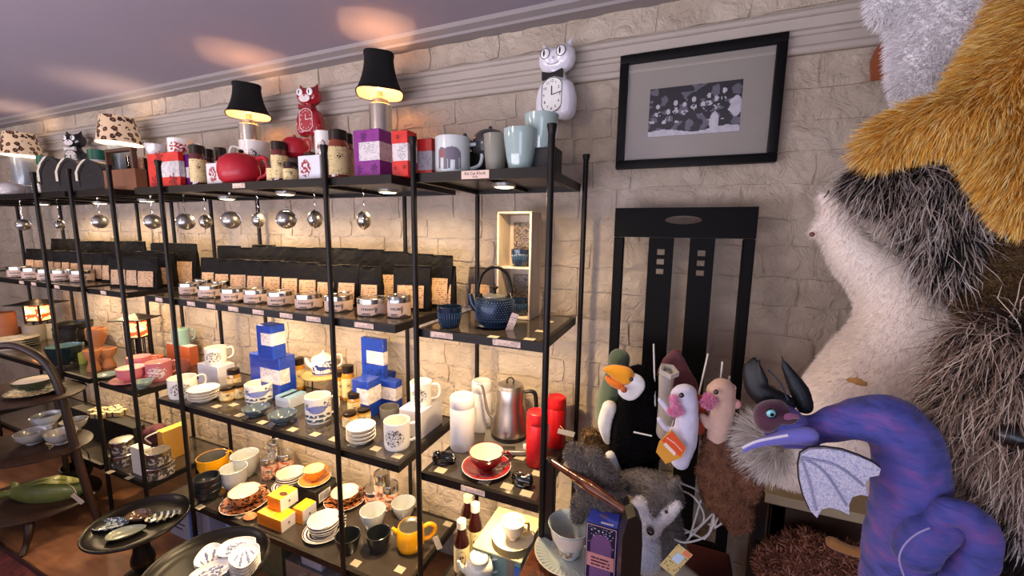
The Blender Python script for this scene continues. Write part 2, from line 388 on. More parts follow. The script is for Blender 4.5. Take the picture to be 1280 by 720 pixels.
for k, (a, c) in enumerate(((-5.6, -1.1), (-.7, 2.15))):  # unseen shopfront openings, made wide to let in more ambient light
    wn = struct(mk('window_%d' % (k+1), *join([bxd(a, a+.06, YF-.08, YF+.02, .45, 2.12), bxd(c-.06, c, YF-.08, YF+.02, .45, 2.12), bxd(a+.06, c-.06, YF-.08, YF+.02, .45, .51), bxd(a+.06, c-.06, YF-.08, YF+.02, 2.06, 2.12), bxd((a+c)/2-.02, (a+c)/2+.02, YF-.07, YF, .51, 2.06)]), mat('#2a2421', .5)))
    mk('pane', *bxd(a+.06, (a+c)/2-.02, YF-.05, YF-.044, .51, 2.06), GLASS, wn); mk('pane', *bxd((a+c)/2+.02, c-.06, YF-.05, YF-.044, .51, 2.06), GLASS, wn)
wb = struct(mk('wall_back', *bxd(XL, XR, WY+.0045, WY+.15, 0, ZC), WALLM))
# painted bricks, each its own block
def brick_mesh(k):
    rnd = random.Random(100+k); nx, nz = 4, 2; V = []; Fs = []
    for j in range(nz+1):
        for i in range(nx+1):
            x, z = i/nx-.5, j/nz-.5
            ed = (i in (0, nx)) or (j in (0, nz))
            V.append((x*(1-.0)+(rnd.uniform(-.012, .012) if 0 < i < nx else rnd.uniform(-.03, .006)*(-1 if i == 0 else 1)), (0 if ed else -.0025)+rnd.uniform(-.0025, .0018), z+rnd.uniform(-.08, .04)*(0 if 0 < j < nz else (1 if j else -1))))
    for j in range(nz):
        for i in range(nx): a = j*(nx+1)+i; Fs.append((a, a+1, a+nx+2, a+nx+1))
    rim = [i for i in range(nx+1)]+[(nx+1)*j+nx for j in range(1, nz+1)]+[(nx+1)*nz+i for i in range(nx-1, -1, -1)]+[(nx+1)*j for j in range(nz-1, 0, -1)]
    n0 = len(V)
    for q in rim: x, y, z = V[q]; V.append((x*1.01, .009, z*1.03))
    L = len(rim)
    for i in range(L): Fs.append((rim[i], n0+i, n0+(i+1) % L, rim[(i+1) % L]))
    return V, Fs
BR = [brick_mesh(k) for k in range(9)]; BME = []
for V, Fs in BR:
    me = bpy.data.meshes.new('brick'); me.from_pydata(V, [], Fs); me.materials.append(WALLM); me.polygons.foreach_set('use_smooth', [True]*len(Fs)); me.update(); me.set_sharp_from_angle(angle=.2); BME.append(me)
bricks = []; z = .0; ci = 0; rnd = random.Random(5)
zs = []
while z < 1.99: h = rnd.choice((.088, .095, .1, .08)); h = min(h, 2.0-z); zs.append((z, h)); z += h
zs.append((2.122, .088))
for z, h in zs:
    ci += 1; x = XL+rnd.uniform(0, .2)
    while x < XR-.05:
        l = rnd.choice((.25, .28, .26, .13, .3)) if ci % 3 else rnd.choice((.14, .25, .13, .27))
        l = min(l, XR-x); bricks.append((x+l/2, z+h/2, l-.004, h-.0035, rnd.randrange(9), rnd.random() < .5)); x += l
def seen(q):
    d = Vector((q[0], WY, q[1]))-CAM; c = d.dot(fwd); X = 640+F_PX*d.dot(RT)/c if c > .1 else 1e6; Y = 360-F_PX*d.dot(UP)/c if c > .1 else 1e6
    return (0 if (-60 < X < 1180 and -40 < Y < 740) else 10)+d.length
bricks.sort(key=seen); rest = []
for i, (x, z, l, h, k, fl) in enumerate(bricks):
    if i < 300:
        o = bpy.data.objects.new('brick', BME[k]); COL.objects.link(o); o.parent = wb; o.location = (x, WY, z); o.scale = (l, 1, h)
        if fl: o.rotation_euler = (0, 0, 0)
    else: rest.append(([(vx*l+x, vy+WY, vz*h+z) for vx, vy, vz in BR[k][0]], BR[k][1]))
o = mk('bricks_beyond', *join(rest), WALLM, wb); o['kind'] = 'stuff'
# picture-rail moulding and ceiling cove
def profile_run(name, prof, x0, x1, m):
    V = [(x, y, z) for x in (x0, x1) for y, z in prof]; n = len(prof)
    Fs = [(i, (i+1) % n, n+(i+1) % n, n+i) for i in range(n)]+[tuple(range(n))[::-1], tuple(range(n, 2*n))]
    return struct(mk(name, V, Fs, m))
def arc(cy, cz, r, a0, a1, n=6): return [(cy+r*cos(radians(a0+(a1-a0)*i/n)), cz+r*sin(radians(a0+(a1-a0)*i/n))) for i in range(n+1)]
pr = [(.46, 2.0)]+arc(.44, 2.008, .012, 250, 110)+[(.437, 2.022), (.44, 2.045)]+arc(.437, 2.053, .008, 270, 90)+[(.432, 2.063), (.43, 2.09)]+arc(.428, 2.1, .01, 270, 90)+[(.425, 2.112), (.46, 2.122)]
profile_run('trim_1', pr, XL, XR, TRIMM)
profile_run('trim_2', [(.46, 2.207), (.40, 2.207), (.395, 2.215), (.37, 2.222), (.365, ZC), (.46, ZC)], XL, XR, mat('#948c8a', .6, var=.05))  # shadow along the ceiling edge is put into the cove's grey
# rug
def rug():
    t = thing('rug', 'dark red woven rug on the brown floor at the lower left corner', 'rug', (-3.6, -1.25, 0))
    P = [(-3.6, -.32-.0), (-2.86, -.335), (-2.30, -.335), (-.9, -.42), (-.9, -2), (-3.6-1.6, -2), (-5.2, -.3)]
    bm = bmesh.new(); vs = [bm.verts.new((x+3.6, y+1.25, .008)) for x, y in P][::-1]; bm.faces.new(vs); r = bmesh.ops.extrude_face_region(bm, geom=bm.faces[:])
    for q in r['geom']:
        if isinstance(q, bmesh.types.BMVert): q.co.z = .0
    bmesh.ops.recalc_face_normals(bm, faces=bm.faces[:])
    from_bm('pile', bm, print_mat('rug', [(0, '#3a0f14'), (.45, '#4d171c'), (.6, '#5a2226')], 60, r=.95, detail=6), t, False)
    tube('border', [(x+3.6, y+1.25, .009) for x, y in P], .007, mat('#2a0c10', .9), t, 6, True)
rug()

# ================================================================ shelving
L1, L2, L3, L4 = 1.65, 1.19, .718, .247; LV = (L1, L2, L3, L4)
TOPM = mat('#4a433c', .3, .0, var=.25, vs=9)
SHELFGLASS = mat('#3b352f', .16, var=.25, vs=8, coat=.3)
def post(parent, x, y):
    p = mk('post', *tube_d([(x, y, 0), (x, y, 1.735)], .0088, 14), IRON, parent, smooth=True); p.data.set_sharp_from_angle(angle=.8)
    lathe('cap', [(.0088, 1.725), (.0125, 1.742), (.0125, 1.748), (0, 1.7495)], IRON, p, 14, loc=(x, y, 0)).location = (x, y, 0)
    return p
def shelving(label, x0, x1, posts, levels=LV, D=.378):
    t = thing('shelving_unit', label, 'shelf', ((x0+x1)/2, D/2, 0)); t_ox = (x0+x1)/2
    for px in posts:
        post(t, px-t_ox, -.0096-D/2-.002); post(t, px-t_ox, D/2+.0096+.002)
    X0, X1, Y0, Y1 = x0-t_ox, x1-t_ox, -D/2, D/2; th = .026
    for z in levels:
        parts = [bxd(X0, X1, Y0, Y0+.014, z-th, z), bxd(X0, X1, Y1-.014, Y1, z-th, z), bxd(X0, X0+.014, Y0+.014, Y1-.014, z-th, z), bxd(X1-.014, X1, Y0+.014, Y1-.014, z-th, z)]
        nb = 3 if X1-X0 > .8 else 1
        for k in range(nb): xx = X0+(X1-X0)*(k+1)/(nb+1); parts.append(bxd(xx-.012, xx+.012, Y0+.014, Y1-.014, z-th+.002, z-.012))
        s = mk('shelf_tray', *join(parts), IRON, t)
        mk('board', *bxd(X0+.014, X1-.014, Y0+.014, Y1-.014, z-.012, z-.006), TOPM, s)
        mk('glass_top', *bxd(X0+.003, X1-.003, Y0+.003, Y1-.003, z-.0055, z-.0001), SHELFGLASS, s)
        v = [tube_d([(px-t_ox, -D/2-.012, z-.013), (px-t_ox, -D/2+.002, z-.013)], .005, 8) for px in posts]
        for q in v: mk('bracket', *q, IRON, s)
    return t
shelving('long black metal shelving unit with blue tea boxes on its third shelf', -2.138, -.8017, (-1.9308, -1.0505))
shelving('narrow black metal shelving unit nearest the framed picture, holding the iron teapot', -.7145, -.3164, (-.714, -.3035))
shelving('narrow black metal shelving unit with pink mugs, between the two long units', -2.63, -2.30, (-2.63, -2.29))
shelving('long black metal shelving unit at the left edge behind the round tiered stand', -4.06, -2.72, (-3.87, -2.97))
shelving('narrow black metal shelving unit farthest away, beyond the left edge', -4.5, -4.15, (-4.49, -4.16))
# LED pucks under the trays
LENS = mat('#fff1d8', .5, var=0, emit=14, ecol='#ffdca8')
npk = 0
def puck(x, y, z, label, e=2.2):
    t = thing('puck_light', label, 'light', (x, y, z))
    lathe('housing', [(0, 0), (.034, 0), (.034, -.008), (.030, -.011), (.028, -.011)], mat('#c9c4bc', .3, .8), t, 24)
    lathe('lens', [(.028, -.0105), (.020, -.0125), (0, -.013)], LENS, t, 24)
    l = bpy.data.lights.new('puck_lamp', 'AREA'); l.shape = 'DISK'; l.size = .05; l.energy = e; l.color = WARM; l.spread = radians(170)
    o = bpy.data.objects.new('puck_lamp', l); COL.objects.link(o); o.parent = t; o.location = (0, 0, -.016)
UZ = lambda L: L-.0265
for L, nm in ((L1, 'top'), (L2, 'second'), (L3, 'third')):
    g = 3.0 if L == L1 else 3.6
    puck(-1.376, .104, UZ(L), f'round LED puck lit under the {nm} shelf of the long unit, middle one', g)
    puck(-1.86, .2, UZ(L), f'round LED puck lit under the {nm} shelf of the long unit, left one', g*.8)
    puck(-.93, .14, UZ(L), f'round LED puck lit under the {nm} shelf of the long unit, right one', g*.75)
    puck(-.476, .095, UZ(L), f'round LED puck lit under the {nm} shelf of the narrow unit by the picture', g*.85)
    puck(-2.462, .195, UZ(L), f'round LED puck lit under the {nm} shelf of the pink mug unit', g*.5)
    puck(-3.55, .2, UZ(L), f'round LED puck lit under the {nm} shelf of the left edge unit, left one', g*.8)
    puck(-3.0, .24, UZ(L), f'round LED puck lit under the {nm} shelf of the left edge unit, right one', g*.6)
# price tickets on the shelf fronts
PAPER = '#e9cdb9'; TICK = textish('ticket', PAPER, '#3a2a24', 900, .45, 500)
TICKETS = []
def ticket(u, v, L, label, wpx=20, h=.017, words=None):
    p = onY(u, v, -.0005); wd = wpx*depth(p)/F_PX/cos(.3)*1.0
    t = thing('price_ticket', label, 'ticket', (p.x, -.001, L-.0125), 0)
    V, Fs = bxd(-wd/2, wd/2, -.001, 0, -h/2, h/2); mk('card', V, Fs, mat(PAPER, .7, var=.02) if words else TICK, t)
    if words:
        for s, zz, sz in words: txt(s, sz, mat('#2a1a14', .7), t, (0, -.0013, zz), name='lettering')
for i, (u, v) in enumerate([(28, 357), (43, 359), (72, 362), (130, 369)]): ticket(u, v, L2, f'{("leftmost", "second", "third", "last")[i]} cream price ticket on the second shelf edge left of the pink mug unit', 12)
for i, (u, v) in enumerate([(239, 377), (264, 381), (292, 386), (323, 390), (358, 394), (392, 398), (455, 405)]): ticket(u, v, L2, 'cream price ticket below the silver tea tins, ' + ('first', 'second', 'third', 'fourth', 'fifth', 'sixth', 'seventh')[i]+' from the left', (15, 16, 18, 19, 21, 23, 29)[i])
ticket(199, 374, L2, 'small cream price ticket beside the post at the left of the tin row', 14)
ticket(552, 420, L2, 'cream price ticket on the shelf edge below the blue tea cup', 31)
ticket(633, 434, L2, 'cream price ticket on the shelf edge below the iron teapot', 36)
ticket(591, 617, L3, 'cream price ticket on the shelf edge below the red cup', 32)
ticket(299, 235, L1, 'cream price ticket on the top shelf edge below the red teapot', 22)
ticket(594, 217, L1, 'cream price ticket reading Kit Cat Klock on the top shelf edge', 37, .022, [('Kit Cat Klock', .003, .0115), ('£9.50', -.006, .007)])

# ================================================================ product builders
def front(u, vb, z):
    """on the top shelf, above eye level, vb below 2 is the distance behind the shelf's front edge"""
    if abs(z-L1) < .002: p = onY(u, 210, vb if vb < 2 else .045); p.z = z; return p
    return onZ(u, vb, z)
def place(u, vb, vt, z, wpx, foot=1):
    """front contact pixel -> base centre, height, width in metres"""
    p = front(u, vb, z); d = depth(p); w_ = wpx*d/F_PX
    k = Vector((p.x-CAM.x, p.y-CAM.y, 0)).normalized(); c = p+k*(w_/2*foot)
    if vb > 2 and .2 < z < L1-.002 and k.y > .1:
        y0, y1 = w_/2+.004, .374-w_/2
        c += k*((min(max(c.y, y0), y1)-c.y)/k.y)
    # below eye level the topmost pixel belongs to the far rim
    q = c+k*(w_*.33 if z < 1.4 and vb > 2 else -w_/2); h = max(ztop(q, u, vt)-z, .012)
    return c.x, c.y, h, w_
def cup_prof(w_, h, foot=.6, t=.0032, curve='mug'):
    R = w_/2
    if curve == 'mug': o = [(R*.93, 0), (R*.97, .004), (R, .02*1), (R, h)]
    elif curve == 'taper': o = [(R*foot, 0), (R*(foot+.03), .003), (R*(foot*.45+.55), h*.4), (R*.97, h*.8), (R, h)]
    elif curve == 'round': o = [(R*foot, 0), (R*foot*1.02, h*.05), (R*.86, h*.25), (R*.98, h*.55), (R*.97, h*.8), (R, h)]
    elif curve == 'bowl': o = [(R*foot*.7, 0), (R*foot*.7, h*.1), (R*.7, h*.3), (R*.9, h*.6), (R, h)]
    elif curve == 'flare': o = [(R*foot, 0), (R*foot, h*.06), (R*.62, h*.2), (R*.7, h*.55), (R*.85, h*.85), (R, h)]
    i = [(max(r-t, .001), max(z, t*1.3)) for r, z in o[::-1]]; i[0] = (R-t, h)
    return [(0, 0)]+o+[(R-t*.5, h+.0008)]+i+[(0, t*1.3)]
def handle(parent, R, z0, z1, out, m, r=.0045, ang=0, name='handle'):
    zc = (z0+z1)/2; P = [(R-.002, 0, z1), (R+out*.75, 0, z1+.002), (R+out, 0, zc+(z1-z0)*.15), (R+out*.8, 0, zc-(z1-z0)*.3), (R-.002, 0, z0)]
    return tube(name, P, r, m, parent, 8, sm=5, rot=(0, 0, ang))
def mug(u, vb, vt, z, wpx, m, label, group=None, han=0, curve='mug', inner=None, foot=.6, hm=None, name='mug', cat='mug', out=.32, pr=None, hr=.0045, at=None, base=None):
    x, y, h, w_ = at or place(u, vb, vt, z, wpx, 1 if curve == 'mug' else foot)
    if base: z = base
    t = thing(name, label, cat, (x, y, z), view_rz(x, y), group)
    lathe('body', cup_prof(w_, h, foot, curve=curve), m, t, 36)
    if inner: lathe('glaze', [(0, .005), (w_/2*(foot if curve != 'mug' else .9)-.004, .0055), (w_/2*.9-.0036 if curve != 'mug' else w_/2-.0038, h*.6), (w_/2-.0036, h-.001)], inner, t, 32)
    if han is not None: handle(t, w_/2*(.97 if curve == 'mug' else .88), h*.2, h*.85, w_*out, hm or m, hr, han)
    t['h'] = h; t['w'] = w_
    if pr: pr(t, w_, h)
    return t
def bowl(u, vb, vt, z, wpx, m, label, group=None, n=1, cat='bowl', foot=.6, curve='bowl', inner=None, gap=.4, name='bowl'):
    x, y, h, w_ = place(u, vb, vt, z, wpx, foot); one = h/(1+gap*(n-1)); out = []
    for k in range(n):
        lb = label if n == 1 else label+', '+(('lowest', 'middle', 'topmost') if n == 3 else ('lowest', 'second from below', 'third from below', 'topmost'))[k]+' of its stack'
        mug(0, 0, 0, z, 0, m, lb, group, None, curve, inner, foot, name=name, cat=cat, at=(x, y, one, w_), base=z+k*one*gap+(k*.0012))
def saucer(x, y, z, w_, m, label, h=.012, group=None, tilt=None, name='saucer', under=None):
    t = thing(name, label, 'saucer', (x, y, z), view_rz(x, y), group); R = w_/2
    lathe('plate', [(0, 0), (R*.5, 0), (R*.55, .002), (R*.8, h*.6), (R, h), (R-.001, h+.0015), (R*.78, h*.7+.002), (R*.5, .0045), (0, .004)], m, t, 48)
    if under: lathe('rim', [(R-.0015, h+.0008), (R+.0006, h+.0004), (R+.0006, h+.0018), (R-.001, h+.0018)], under, t, 48)
    return t
def cupsaucer(u, vb, vt, z, wpx, sw, m, ms, label, slabel, inner=None, curve='round', foot=.5, han=0, dy=0, rimm=None, hm=None, sh=.014):
    x, y, h, w_ = place(u, vb, vt, z+.006, wpx, foot); S = sw*w_/wpx
    saucer(x, y, z, S, ms, slabel, sh, under=rimm)
    return mug(0, 0, 0, z, 0, m, label, None, han, curve, inner, foot, hm=hm, at=(x, y, h, w_), base=z+.0065, name='teacup', cat='cup', out=.22)
def carton(u, vb, vt, z, ul, ur, m, label, band=None, bz=(.35, .7), bw=(.25, 1), group=None, name='tea_box', cat='box', side=None, topm=None, wmin=.02, extra=None, rz=0, back=False, word=None):
    """u,vb = nearest bottom corner (front right), ul = left end of the front face, ur = right end of the side face"""
    p = front(u, vb, z); h = ztop(p, u, vt)-z; wd = max(p.x-onY(ul, vt+3, p.y).x, wmin); d = max(onX(ur, vt+3, p.x).y-p.y, wmin)
    d = min(d, .16, max(.372-p.y, .02) if .2 < z < 1.7 and p.y < .35 else .16); t = thing(name, label, cat, (p.x-wd/2, p.y+d/2, z), rz, group)
    box('carton', -wd/2, wd/2, -d/2, d/2, 0, h, m, t, .0015)
    if topm: box('top_flap', -wd/2+.0005, wd/2-.0005, -d/2+.0005, d/2-.0005, h-.001, h+.0008, topm, t, 0)
    if side: box('side_panel', wd/2-.001, wd/2+.0006, -d/2+.0008, d/2-.0008, .0008, h-.0008, side, t, 0)
    if band:
        x0 = -wd/2+wd*bw[0]; e = .0009
        mk('label_band', *join([([(x0, -d/2-e, h*bz[0]), (wd/2+e, -d/2-e, h*bz[0]), (wd/2+e, -d/2-e, h*bz[1]), (x0, -d/2-e, h*bz[1])], [(0, 1, 2, 3)]), ([(wd/2+e, -d/2-e, h*bz[0]), (wd/2+e, -d/2+d*bw[1], h*bz[0]), (wd/2+e, -d/2+d*bw[1], h*bz[1]), (wd/2+e, -d/2-e, h*bz[1])], [(0, 1, 2, 3)])]), band, t)
    if extra: extra(t, wd, d, h)
    t['dim'] = (wd, d, h); return t
def jar(u, vb, vt, z, wpx, label, liq='#6b2a10', lidm=None, group=None, tall=False, lab=None, name='honey_jar', cat='jar', shape='jar'):
    x, y, h, w_ = place(u, vb, vt, z, wpx); t = thing(name, label, cat, (x, y, z), view_rz(x, y), group); R = w_/2; lid = lidm or mat('#2c2019', .35, .4)
    if shape == 'bottle':
        pr = [(0, 0), (R*.95, 0), (R, .004), (R, h*.62), (R*.93, h*.7), (R*.62, h*.84), (R*.6, h*.93), (0, h*.93)]; lz, lr = h*.9, R*.68
    else:
        pr = [(0, 0), (R*.94, 0), (R, .004), (R, h*.7), (R*.86, h*.8), (R*.84, h*.84), (0, h*.84)]; lz, lr = h*.8, R*.92
    lathe('glass_body', pr, mat(liq, .08, coat=1, var=.15, sss=.15, vs=30), t, 28)
    lathe('lid', [(0, lz), (lr, lz), (lr, h-.001), (lr*.95, h), (0, h)], lid, t, 28)
    a, b_ = (.14, .6) if shape == 'bottle' else (.1, .66)
    patch('label', R, -pi/2, 3.6, h*a, h*b_, lambda s, q: True, lab or LABH, t, 24, 2, .0006)
    fz = h*(a+b_)/2+h*.08
    patch('label_print', R, -pi/2, 1.0, fz-.012, fz+.012, lambda s, q: (.55 < ((s-.5)**2+(q-.5)**2)*4 < .7 and int(s*23) % 2) or el(s, q, .4, .55, .1, .12) or el(s, q, .62, .5, .1, .15) or (el(s, q, .5, .3, .12, .06)), mat('#4a3018', .6), t, 22, 14, .0011)
    return t
LABH = textish('honey', '#e6cf93', '#5a3a18', 330, .52, 420); LABW = textish('white', '#ddd5d2', '#6a5c62', 420, .5, 420)
LABB = textish('creamblue', '#e4dccb', '#6a5348', 420, .5, 420)
def silver_tin(x, y, z, w_, h, label, group, name='tea_tin', plain=False, lab=None):
    t = thing(name, label, 'tin', (x, y, z), view_rz(x, y), group); R = w_/2
    lathe('tin_body', [(0, 0), (R*.97, 0), (R, .002), (R, h*.74), (0, h*.74)], STEEL, t, 32)
    lathe('lid', [(R+.0015, h*.72), (R+.0015, h*.96), (R*.98, h), (R*.9, h), (R*.88, h*.975), (0, h*.975)], STEEL, t, 32)
    if not plain:
        patch('label', R, -pi/2, 4.6, h*.06, h*.70, lambda s, q: True, lab or mat('#cbb09e', .6, var=.06), t, 28, 1, .0006)
        patch('label_print', R, -pi/2, 1.7, h*.06, h*.68, lambda s, q: (.5 < q < .66 and .02 < s < .52 and (int(s*34) % 3 != 0) and noise.noise(Vector((s*60, q*14, x*9))) > -.25) or (.6 < s < .64 and .25 < q < .6) or (((s-.62)*2.2)**2+(q-.62)**2 < .035 and int((s+q)*40) % 2) or (q < .2-(abs(s-.75)*.6) and s > .5) or (.3 < q < .34 and s < .46) or (.04 < q < .07 and s < .46) or (.12 < q < .22 and .08 < s < .4), mat('#4b3f42', .6), t, 40, 22, .0011)
    return t
def bag(x, y, z, w_, h, label, group, m=None, d=.05, lab=True, rz=0, name='tea_bag_pouch', fold=.15):
    """gusseted foil pouch: flat base, pinched and rolled top"""
    t = thing(name, label, 'bag', (x, y, z), rz+view_rz(x, y)*.35, group); R = random.Random(int(x*1000+y*77))
    nx, nz = 6, 8; V = []; Fs = []
    for side in (-1, 1):
        for j in range(nz+1):
            q = j/nz; dd = d/2*(1-q**1.6*.93); ww = w_/2*(1+.05*q)
            for i in range(nx+1):
                s = i/nx*2-1; V.append((s*ww*(1 if abs(s) < 1 else .985)+R.uniform(-1, 1)*.001, side*dd*(1-.25*abs(s)**3)+R.uniform(-.0016, .0016)+(q**3)*fold*.02*sin(s*4+x*9), q*h+(R.uniform(-.002, .003) if j == nz else 0)))
    n = (nx+1)*(nz+1)
    for k in range(2):
        for j in range(nz):
            for i in range(nx):
                a = k*n+j*(nx+1)+i; f = (a, a+1, a+nx+2, a+nx+1); Fs.append(f if k == 0 else f[::-1])
    for j in range(nz):
        for i in (0, nx): a = j*(nx+1)+i; f = (a, a+nx+1, n+a+nx+1, n+a); Fs.append(f if i == 0 else f[::-1])
    for i in range(nx): Fs.append((i, n+i, n+i+1, i+1)); a = nz*(nx+1)+i; Fs.append((a, a+1, n+a+1, n+a))
    mk('pouch', V, Fs, m or BAGM, t, smooth=True, flat_angle=40)
    tube('rolled_top', [(-w_*.5, .001, h), (0, -.001, h+.001), (w_*.5, .001, h)], .004, m or BAGM, t, 6)
    if lab:
        lw = w_*.37; z0, z1 = h*.08, h*.58; e = lambda q: -d/2*(1-(q/h)**1.6*.93)-.0022
        mk('label', [(-lw, e(z0), z0), (lw, e(z0), z0), (lw, e((z0+z1)/2), (z0+z1)/2), (lw, e(z1), z1), (-lw, e(z1), z1), (-lw, e((z0+z1)/2), (z0+z1)/2)], [(0, 1, 2, 5), (5, 2, 3, 4)], KRAFTL, t)
    return t
BAGM = mat('#0b0806', .58, var=.4, bump=.9, bs=22, bd=.012); BAGM.node_tree.nodes['Principled BSDF'].inputs['Specular IOR Level'].default_value = .2
KRAFT = mat('#b08a5c', .7, var=.1, vs=30); KRAFTL = textish('kraft', '#cfa880', '#5c3d2a', 240, .5, 300)
def strainer(u, v, label, w_=.058, y=.05, turn=0):
    p = onY(u, v, y); t = thing('tea_ball_strainer', label, 'strainer', (p.x, y, p.z), view_rz(p.x, y)+turn, 'mesh tea ball strainers hanging under the top shelf'); R = w_/2
    ms = mat('#a9a69f', .3, .9, var=.3, vs=260)
    lathe('mesh_half', [(R*sin(radians(a)), -R*.8*cos(radians(a))) for a in range(0, 91, 15)], ms, t, 24, rot=(radians(90), 0, 0))
    lathe('mesh_half', [(R*sin(radians(a)), -R*.8*cos(radians(a))) for a in range(0, 91, 15)], ms, t, 24, rot=(radians(-90), 0, 0))
    tube('rim', [(R*1.03*cos(2*pi*k/24), 0, R*1.03*sin(2*pi*k/24)) for k in range(24)], .0022, CHROME, t, 6, True)
    top = L1-.027-p.z; n = 9
    v_, f_ = join([tube_d([(0.003*sin(k*1.57), .003*cos(k*1.57), R+(top-R)*k/n+.0007), (0, 0, R+(top-R)*(k+.9)/n)], .0011, 5) for k in range(n)])
    c = mk('chain', v_, f_, CHROME, t); c['kind'] = 'stuff'; tube('hook', [(0, 0, top-.012), (.004, 0, top-.004), (0, 0, top), (-.003, 0, top-.003)], .001, CHROME, t, 5, sm=3)
    return t
def table_lamp(u, vb, vs0, vs1, shpx, basepx, y, label, kind, zb, on=.9, wt=.62):
    """vs0 = shade's lower rim, vs1 = shade's top"""
    p = onY(u, vs0, y); z0 = p.z-zb; z1 = onY(u, vs1, y).z-zb; d = depth(p); R = shpx*d/F_PX/2; rb = basepx*d/F_PX/2
    t = thing('table_lamp', label, 'lamp', (p.x, y, zb), view_rz(p.x, y))
    hb = z0-.008 if kind == 'black' else z0-.001
    if kind == 'black':
        bmt = mat('#d9d2c0', .22, .85, var=.05); sm = mat('#080707', .85, var=.3, vs=200, vscale=(1, 1, .02)); inn = mat('#f2cf9a', .7, emit=.5, ecol='#ffc890', var=0)
        lathe('base', [(0, 0), (rb*1.1, 0), (rb*1.1, .008), (rb*.95, .012), (rb*.95, hb-.034), (rb*.8, hb-.028), (rb*.5, hb-.024), (rb*.66, hb-.020), (rb*.66, hb-.014), (rb*.3, hb-.010), (rb*.28, hb), (0, hb)], bmt, t, 32)
        n = 8; nf = 8; V = []; prof = []
        for k in range(nf+1): q = k/nf; prof.append((R*(wt+(1-wt)*(1-q)**2.1), z0+(z1-z0)*q))
        def shd(off):
            V = []; Fs = []; S = 32
            for rr, zz in prof:
                for i in range(S):
                    a = 2*pi*i/S; c = (abs(cos(a))**4+abs(sin(a))**4)**-.25; c = 1+(c-1)*.8; V.append(((rr*.93-off)*c*cos(a+pi/4*0), (rr*.93-off)*c*sin(a), zz))
            for j in range(nf):
                for i in range(S): Fs.append((j*S+i, j*S+(i+1) % S, (j+1)*S+(i+1) % S, (j+1)*S+i))
            return V, Fs
        s = mk('lamp_shade', *shd(0), sm, t, smooth=True); mk('shade_lining', *shd(.0015), inn, s, smooth=True)
        for k in (0, nf):
            rr, zz = prof[k]; tube('braid_trim', [((rr*.93+.0005)*(1+((abs(cos(2*pi*i/32))**4+abs(sin(2*pi*i/32))**4)**-.25-1)*.8)*cos(2*pi*i/32), (rr*.93+.0005)*(1+((abs(cos(2*pi*i/32))**4+abs(sin(2*pi*i/32))**4)**-.25-1)*.8)*sin(2*pi*i/32), zz) for i in range(32)], .0022, sm, s, 6, True)
    else:
        bmt = mat('#9aa0a4', .3, .2, coat=.6, var=.15, vs=50, bump=.2, bs=60)
        lathe('base', [(0, 0), (rb*.8, 0), (rb*.85, .004), (rb, hb*.85), (rb*.98, hb*.95), (rb*.3, hb*.97), (rb*.25, hb+.01), (0, hb+.01)], bmt, t, 32)
        sh = leopard('shade', '#e2c3a0', '#3a2318', '#8d5a34', 36, emit=.2)
        V = [(R, z0), (R*.985, z0+.002), (R*.72, z1-.001), (R*.71, z1)]
        lathe('lamp_shade', V+[(R*.7, z1-.002), (R*.965, z0+.001), (R, z0)], sh, t, 40)
        lathe('shade_lining', [(R*.962, z0+.001), (R*.698, z1-.002)], mat('#fff3e2', .7, emit=1.6, ecol='#ffe9cf', var=0), t, 40)
        tube('shade_rim', [(R*cos(2*pi*k/40), R*sin(2*pi*k/40), z0) for k in range(40)], .0018, mat('#f2dcc0', .6, emit=.5), t, 6, True)
    zl = z0+(z1-z0)*.42
    lathe('bulb_socket', [(0, z0-.01), (.012, z0-.01), (.012, z0+.01), (0, z0+.01)], mat('#d8c090', .4, .3), t, 16)
    lathe('bulb', [(0, z0+.01), (.008, z0+.012), (.016, zl), (.014, zl+.012), (0, zl+.02)], mat('#ffd9a0', .4, emit=9, ecol='#ffb766', var=0), t, 16)
    l = bpy.data.lights.new('lamp_bulb', 'POINT'); l.energy = on; l.color = (1, .62, .34) if kind == 'black' else (1, .8, .6); l.shadow_soft_size = .004
    o = bpy.data.objects.new('lamp_bulb', l); COL.objects.link(o); o.parent = t; o.location = (0, 0, zl+.026)
    return t
